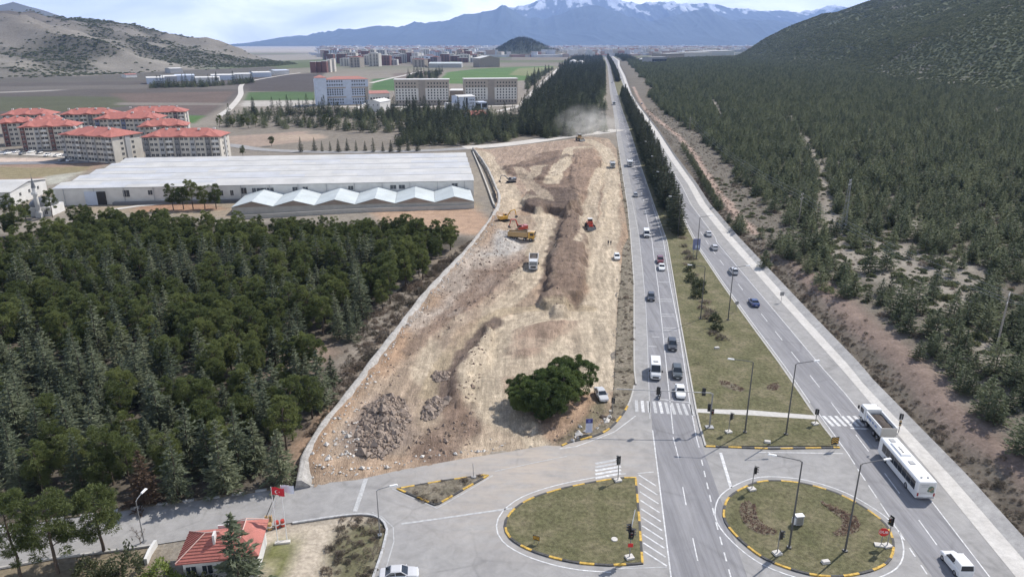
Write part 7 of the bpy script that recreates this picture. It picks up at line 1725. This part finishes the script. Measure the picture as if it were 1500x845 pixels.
b = MB(); b.box((0, -.03, 2.42), (1.1, .07, .78)); bt = b.build('blue_header', plain('board_blue', (.03, .035, .16), .5, var=.05), pn)
b = MB(); b.tube((0, -.066, 2.42), (0, -.075, 2.42), .24, .24, 16); b.build('emblem', plain('board_mid_blue', (.12, .14, .36), .5, var=0), bt)
b = MB()
for i in range(8): b.box((rng.uniform(-.08, .08), -.046, 1.85-.17*i), (rng.uniform(.5, .9), .012, .05))
b.build('printed_lines', plain('board_lines', (.30, .32, .44), .6, var=0), pn)
for s in (-.42, .42): b = MB(); b.tube((s, .07, 0), (s, .07, 2.7), .04, .04, 6); b.build('post', M['galv'], r)
x, y = at(1019, 374); r = thing('info_board', 'blue road board with a pale patch beside the reservation lamp', 'road sign', (x, y, .1), radians(0))
b = MB(); b.box((0, 0, 3.3), (2.2, .08, 3.4)); pn = b.build('panel', plain('board_steel_blue', (.16, .18, .30), .5, var=.1), r)
b = MB(); b.box((.25, -.05, 2.6), (1.1, .03, .9)); b.build('pale_patch', M['lblue'], pn)
for s in (-.7, .7): b = MB(); b.tube((s, .09, 0), (s, .09, 4.6), .06, .06, 6); b.build('post', M['galv'], r)
x, y = at(1169, 769); r = thing('utility_cabinet', 'grey and white utility cabinet on the right-hand island by the lamp', 'cabinet', (x, y, .13), radians(8))
b = MB(); b.box((0, 0, .75), (1.0, .6, 1.3)); b.build('body', M['wgrey'], r); b = MB(); b.box((0, 0, 1.44), (1.12, .72, .1)); b.build('lid', M['lampwhite'], r); b = MB(); b.box((-.62, .05, .6), (.35, .5, .9)); b.build('side_box', M['lampwhite'], r)
b = MB(); b.box((0, -.31, .75), (.8, .03, 1.1)); b.build('door', M['galv'], r)
for px, py, lb, s in ((1209, 825, 'white concrete block on the right-hand island below the flower bed', .9), (1130, 660.5, 'white concrete block at the kerb under the reservation', .0), (900, 791, 'round pale manhole cover on the left-hand island grass', .7), (1050, 511, 'small white marker block on the reservation near the dry bushes', .7), (1124, 649, 'white block on the lower reservation grass beside the lamp base', .8)):
    if s == 0: continue
    x, y = at(px, py); b = MB(); 
    if 'round' in lb: b.tube((0, 0, 0), (0, 0, .14), .42, .40, 16)
    else: b.box((0, 0, .16), (1.0, .55, .4), rng.uniform(-.3, .5), taper=.9)
    o = b.build('concrete_block' if 'round' not in lb else 'manhole_cover', M['whiterock']); o.location = (x, y, .1); tag(o, lb, 'concrete block' if 'round' not in lb else 'manhole cover')
# flower beds of the right island
def flowerbed(px, label, n):
    poly = catmull(GL(px), 1.0, True); b = MB(); b.v = []; m = len(poly)
    o = sheet('flower_bed', poly, .145, plain('bed_soil', (.14, .12, .08), .95, var=.3)); del o['kind']; tag(o, label, 'flower bed')
    pts = np.array(rnd_in(poly, n)); r2 = np.random.default_rng(n); c = np.repeat(np.column_stack([pts, np.full(n, .2)]), 7, 0)+r2.normal(0, .09, (n*7, 3)); d = unit(r2.normal(0, 1, c.shape)+[0, 0, .6]); s = unit(np.cross(d, r2.normal(0, 1, c.shape)))
    V, Fq = blades(c, d, s, r2.uniform(.14, .26, len(c)), r2.uniform(.08, .14, len(c))); link('plants', npmesh('plants', V, Fq, M['bedplant']), o)
M['bedplant'] = foliage_mat('reddish_bed_plants', (.13, .085, .065), (.24, .165, .13))
flowerbed([(1085, 738), (1098, 735), (1106, 742), (1110, 760), (1122, 772), (1138, 778), (1135, 785), (1112, 783), (1092, 770), (1084, 752)], 'curved bed of reddish plants at the left of the right-hand island', 240)
flowerbed([(1200, 733), (1215, 740), (1232, 748), (1252, 757), (1260, 772), (1248, 783), (1222, 786), (1220, 781), (1234, 772), (1232, 760), (1215, 748)], 'curved bed of reddish plants between the two island lamps', 260)
flowerbed([(1053, 558), (1066, 560), (1082, 566), (1092, 572), (1086, 575), (1070, 571), (1055, 564)], 'faint strip of reddish plants on the reservation grass left of the lamp', 90)
flowerbed([(1122, 568), (1130, 563), (1140, 562), (1143, 568), (1134, 573), (1124, 572)], 'faint reddish patch of plants on the reservation grass between the lamps', 70)
# flag masts
M['flagred'] = plain('flag_red', (.50, .015, .03), .7, var=.05); M['flagwhite'] = plain('flag_pale', (.62, .64, .72), .7, var=.1)
def flag(base, label, mat, em, rz):
    x, y = at(*base); r = thing('flagpole', label, 'flagpole', (x, y, 0), rz); H = 8.2
    b = MB(); b.tube((0, 0, 0), (0, 0, H), .06, .035, 8); b.build('pole', M['lampwhite'], r)
    b = MB(); V = []
    for i in range(7):
        t = i/6; yy = .12*sin(t*6)
        for z in (H-.1-.25*t, H-1.15-.35*t): V.append((.05+1.5*t, yy, z))
    b.add(V, [(2*i, 2*i+1, 2*i+3, 2*i+2) for i in range(6)]); fl = b.build('flag', M[mat], r)
    sl_ = fl.modifiers.new('cloth', 'SOLIDIFY'); sl_.thickness = .01
    if em:
        b = MB()
        for s in (-1, 1): b.tube((.62, s*.09+.10, H-.78), (.62, s*.10+.10, H-.78), .22, .22, 16)
        b.build('crescent', M['lampwhite'], fl); b = MB()
        for s in (-1, 1): b.tube((.70, s*.102+.10, H-.78), (.70, s*.112+.10, H-.78), .175, .175, 16)
        b.build('crescent_notch', M[mat], fl); b = MB()
        for s in (-1, 1): b.tube((.98, s*.105+.06, H-.82), (.98, s*.115+.06, H-.82), .09, .09, 5)
        b.build('star', M['lampwhite'], fl)
    return r
flag((407, 793), 'white flagpole with red crescent and star flag beside the gatehouse', 'flagred', True, radians(5))
flag((420.5, 790), 'flagpole with pale blue white flag on the rough plot', 'flagwhite', False, radians(12))
x, y = at(414, 794); b = MB(); b.box((0, 0, .1), (1.9, .5, .3), radians(10)); o = b.build('flag_plinth', M['whiterock']); o.location = (x, y, -.1); tag(o, 'low white plinth under the two flagpoles', 'plinth')
def barrier(base, tip, label, mat):
    x, y = at(*base); r = thing('road_barrier', label, 'barrier', (x, y, 0), 0); b = MB(); b.box((0, 0, .5), (.35, .35, 1.0)); b.build('cabinet', M['p_ochre'], r)
    tx, tz = Xat(*tip, y)-x, Zat(tip[1], y); b = MB(); b.tube((0, -.1, .9), (tx, -.1, tz), .06, .05, 6); b.build('boom', M[mat], r)
barrier((397, 764), (410.6, 716), 'raised white barrier boom beside the gatehouse', 'lampwhite'); barrier((391, 765), (405.7, 718.5), 'raised dark barrier boom nearest the gatehouse roof', 'dksteel')
for px, py, lb, m in ((395.5, 774, 'orange road drum at the corner of the gatehouse', 'p_ochre'), (406, 771, 'red and white road drum left of the pair by the flagpoles', 'p_red'), (414.5, 769, 'red and white road drum right of the pair by the flagpoles', 'p_red')):
    x, y = at(px, py); r = thing('road_drum', lb, 'road drum', (x, y, -.05)); b = MB(); b.lathe([(0, 0), (.32, 0), (.30, .3), (.27, .9), (0, .92)], n=12); b.build('drum', M[m], r); b = MB(); b.lathe([(.312, .35), (.30, .52)], n=12); b.build('band', M['lampwhite'], r)
# triangle island post, small signs on the far carriageway
x, y = at(694, 700); r = thing('sign_post', 'thin leaning post at the right end of the small triangular island', 'post', (x, y, .1)); b = MB(); b.tube((0, 0, 0), (-.1, 0, 2.4), .05, .04, 6); b.build('pole', M['galv'], r); b = MB(); b.box((0, 0, .1), (.7, .5, .24)); b.build('footing', M['ditch'], r)
def round_sign(px, py, label, sq=False, z=0.0, h=2.6):
    x, y = at(px, py); r = thing('road_sign', label, 'road sign', (x, y, z)); b = MB(); b.tube((0, 0, 0), (0, 0, h), .045, .045, 6); b.build('pole', M['galv'], r); b = MB()
    if sq: b.box((0, -.06, h-.4), (1.0, .04, 1.0))
    else: b.tube((0, -.06, h-.4), (0, -.09, h-.4), .48, .48, 18)
    b.build('plate', M['galv'], r)
round_sign(1078, 457, 'round sign seen from behind at the reservation edge by the lamp', False, .1)
round_sign(1144, 443, 'pale sign at the gutter beside the shaded ramp', True, .05)
# power line on the right
M['wood'] = plain('weathered_pole', (.30, .27, .235), .9, var=.2)
def power_pole(px, py, top, label, rz, lattice=False):
    x, y, z = GT(px, py); H = Zat(top[1], y)-z; r = thing('power_pole', label, 'power pole', (x, y, z), rz); b = MB()
    if lattice:
        for sx, sy in ((-1, -1), (1, -1), (1, 1), (-1, 1)): b.tube((sx*.8, sy*.8, -.5), (sx*.2, sy*.2, H), .06, .04, 5)
        for i in range(9):
            z0, z1 = H*i/9, H*(i+1)/9; a, c = .8-.6*i/9, .8-.6*(i+1)/9
            b.tube((-a, -a, z0), (c, -c, z1), .035, .035, 4).tube((a, a, z0), (c, -c, z1), .035, .035, 4).tube((-a, a, z0), (-c, -c, z1), .035, .035, 4).tube((a, a, z0), (-c, c, z1), .035, .035, 4)
        b.build('tower', M['galv'], r)
    else: b.tube((0, 0, -.5), (0, 0, H), .22, .14, 8); b.build('pole', M['wood'], r)
    for k, zz in enumerate((H-.25, H-1.7)):
        b = MB(); b.box((0, 0, zz), (2.6 if k else 1.8, .16, .16)); ca_ = b.build('crossarm', M['wood' if not lattice else 'galv'], r)
        for s in (-1, 0, 1):
            if k == 0 and s == 0: continue
            q = MB(); q.tube((s*1.05*(1 if k else .7), 0, zz+.08), (s*1.05*(1 if k else .7), 0, zz+.36), .07, .05, 6); q.build('insulator', M['lampwhite'], ca_)
    return x, y, z, H
PP = [power_pole(1455, 529, (1472, 430), 'tall weathered power pole with crossarm nearest on the right bank', .9), power_pole(1169, 332, (1172, 284), 'weathered power pole at the foot of the pale clearing in the plantation', .8)]
PL_ = power_pole(1234, 341, (1251, 263), 'slender lattice mast among the plantation trees', .8, True)
PF = power_pole(1010, 192, (1012, 172), 'far white power pole beside the dirt track', .8)
def wire(a, c, label, off, sag=2.0):
    b = MB(); pts = []
    for i in range(15):
        t = i/14; pts.append((a[0]+(c[0]-a[0])*t+off, a[1]+(c[1]-a[1])*t, a[2]+(c[2]-a[2])*t-sag*4*t*(1-t)))
    b.path(pts, .028, 4); tag(b.build('power_line', M['galv']), label, 'cable')
top = lambda p, d: (p[0], p[1], p[2]+p[3]-d)
E0 = (PP[0][0]+60, PP[0][1]-55, 18)
for i, (o_, d) in enumerate(((-.9, 1.4), (.9, 1.4), (.6, 0))):
    wire(top(PP[1], d), top(PP[0], d), ['left lower', 'right lower', 'upper'][i]+' wire hanging between the two weathered power poles', o_)
    wire(top(PF, d), top(PP[1], d), ['left lower', 'right lower', 'upper'][i]+' wire from the far white pole to the pole by the clearing', o_, 4)
    wire(top(PP[0], d), E0, ['left lower', 'right lower', 'upper'][i]+' wire leaving the nearest power pole at the picture edge', o_, 1)
# dust thrown up at the top of the earthworks
def dust():
    x, y = G(862, 203); m = bpy.data.materials.new('dust_air'); m.use_nodes = True; t = m.node_tree; t.nodes.remove(t.nodes['Principled BSDF'])
    v = N(t, 'ShaderNodeVolumePrincipled'); v.inputs['Color'].default_value = (.98, .95, .90, 1)
    tcn = N(t, 'ShaderNodeTexCoord'); ln = N(t, 'ShaderNodeVectorMath', operation='LENGTH'); t.links.new(tcn.outputs['Object'], ln.inputs[0])
    n = noise(t, 2.2, 4, .6, tcn.outputs['Object'], .3); r1 = ramp(t, ln.outputs['Value'], [(.0, 1.0), (.4, .45), (.95, 0)]); r2 = ramp(t, n.outputs[0], [(.40, 0), (.66, 1)])
    mu = N(t, 'ShaderNodeMath', operation='MULTIPLY'); t.links.new(r1.outputs[0], mu.inputs[0]); t.links.new(r2.outputs[0], mu.inputs[1])
    m2 = N(t, 'ShaderNodeMath', operation='MULTIPLY'); t.links.new(mu.outputs[0], m2.inputs[0]); m2.inputs[1].default_value = .08; t.links.new(m2.outputs[0], v.inputs['Density']); t.links.new(v.outputs[0], t.nodes['Material Output'].inputs['Volume'])
    b = MB(); b.lathe([(0, -1)]+[(cos(a), sin(a)) for a in np.linspace(-1.4, 1.4, 9)]+[(0, 1)], n=16); o = b.build('dust', m); o.location = (x, y+12, 7); o.scale = (26, 34, 16); tag(o, 'pale cloud of dust hanging over the top end of the earthworks', 'dust', kind='stuff')
dust()
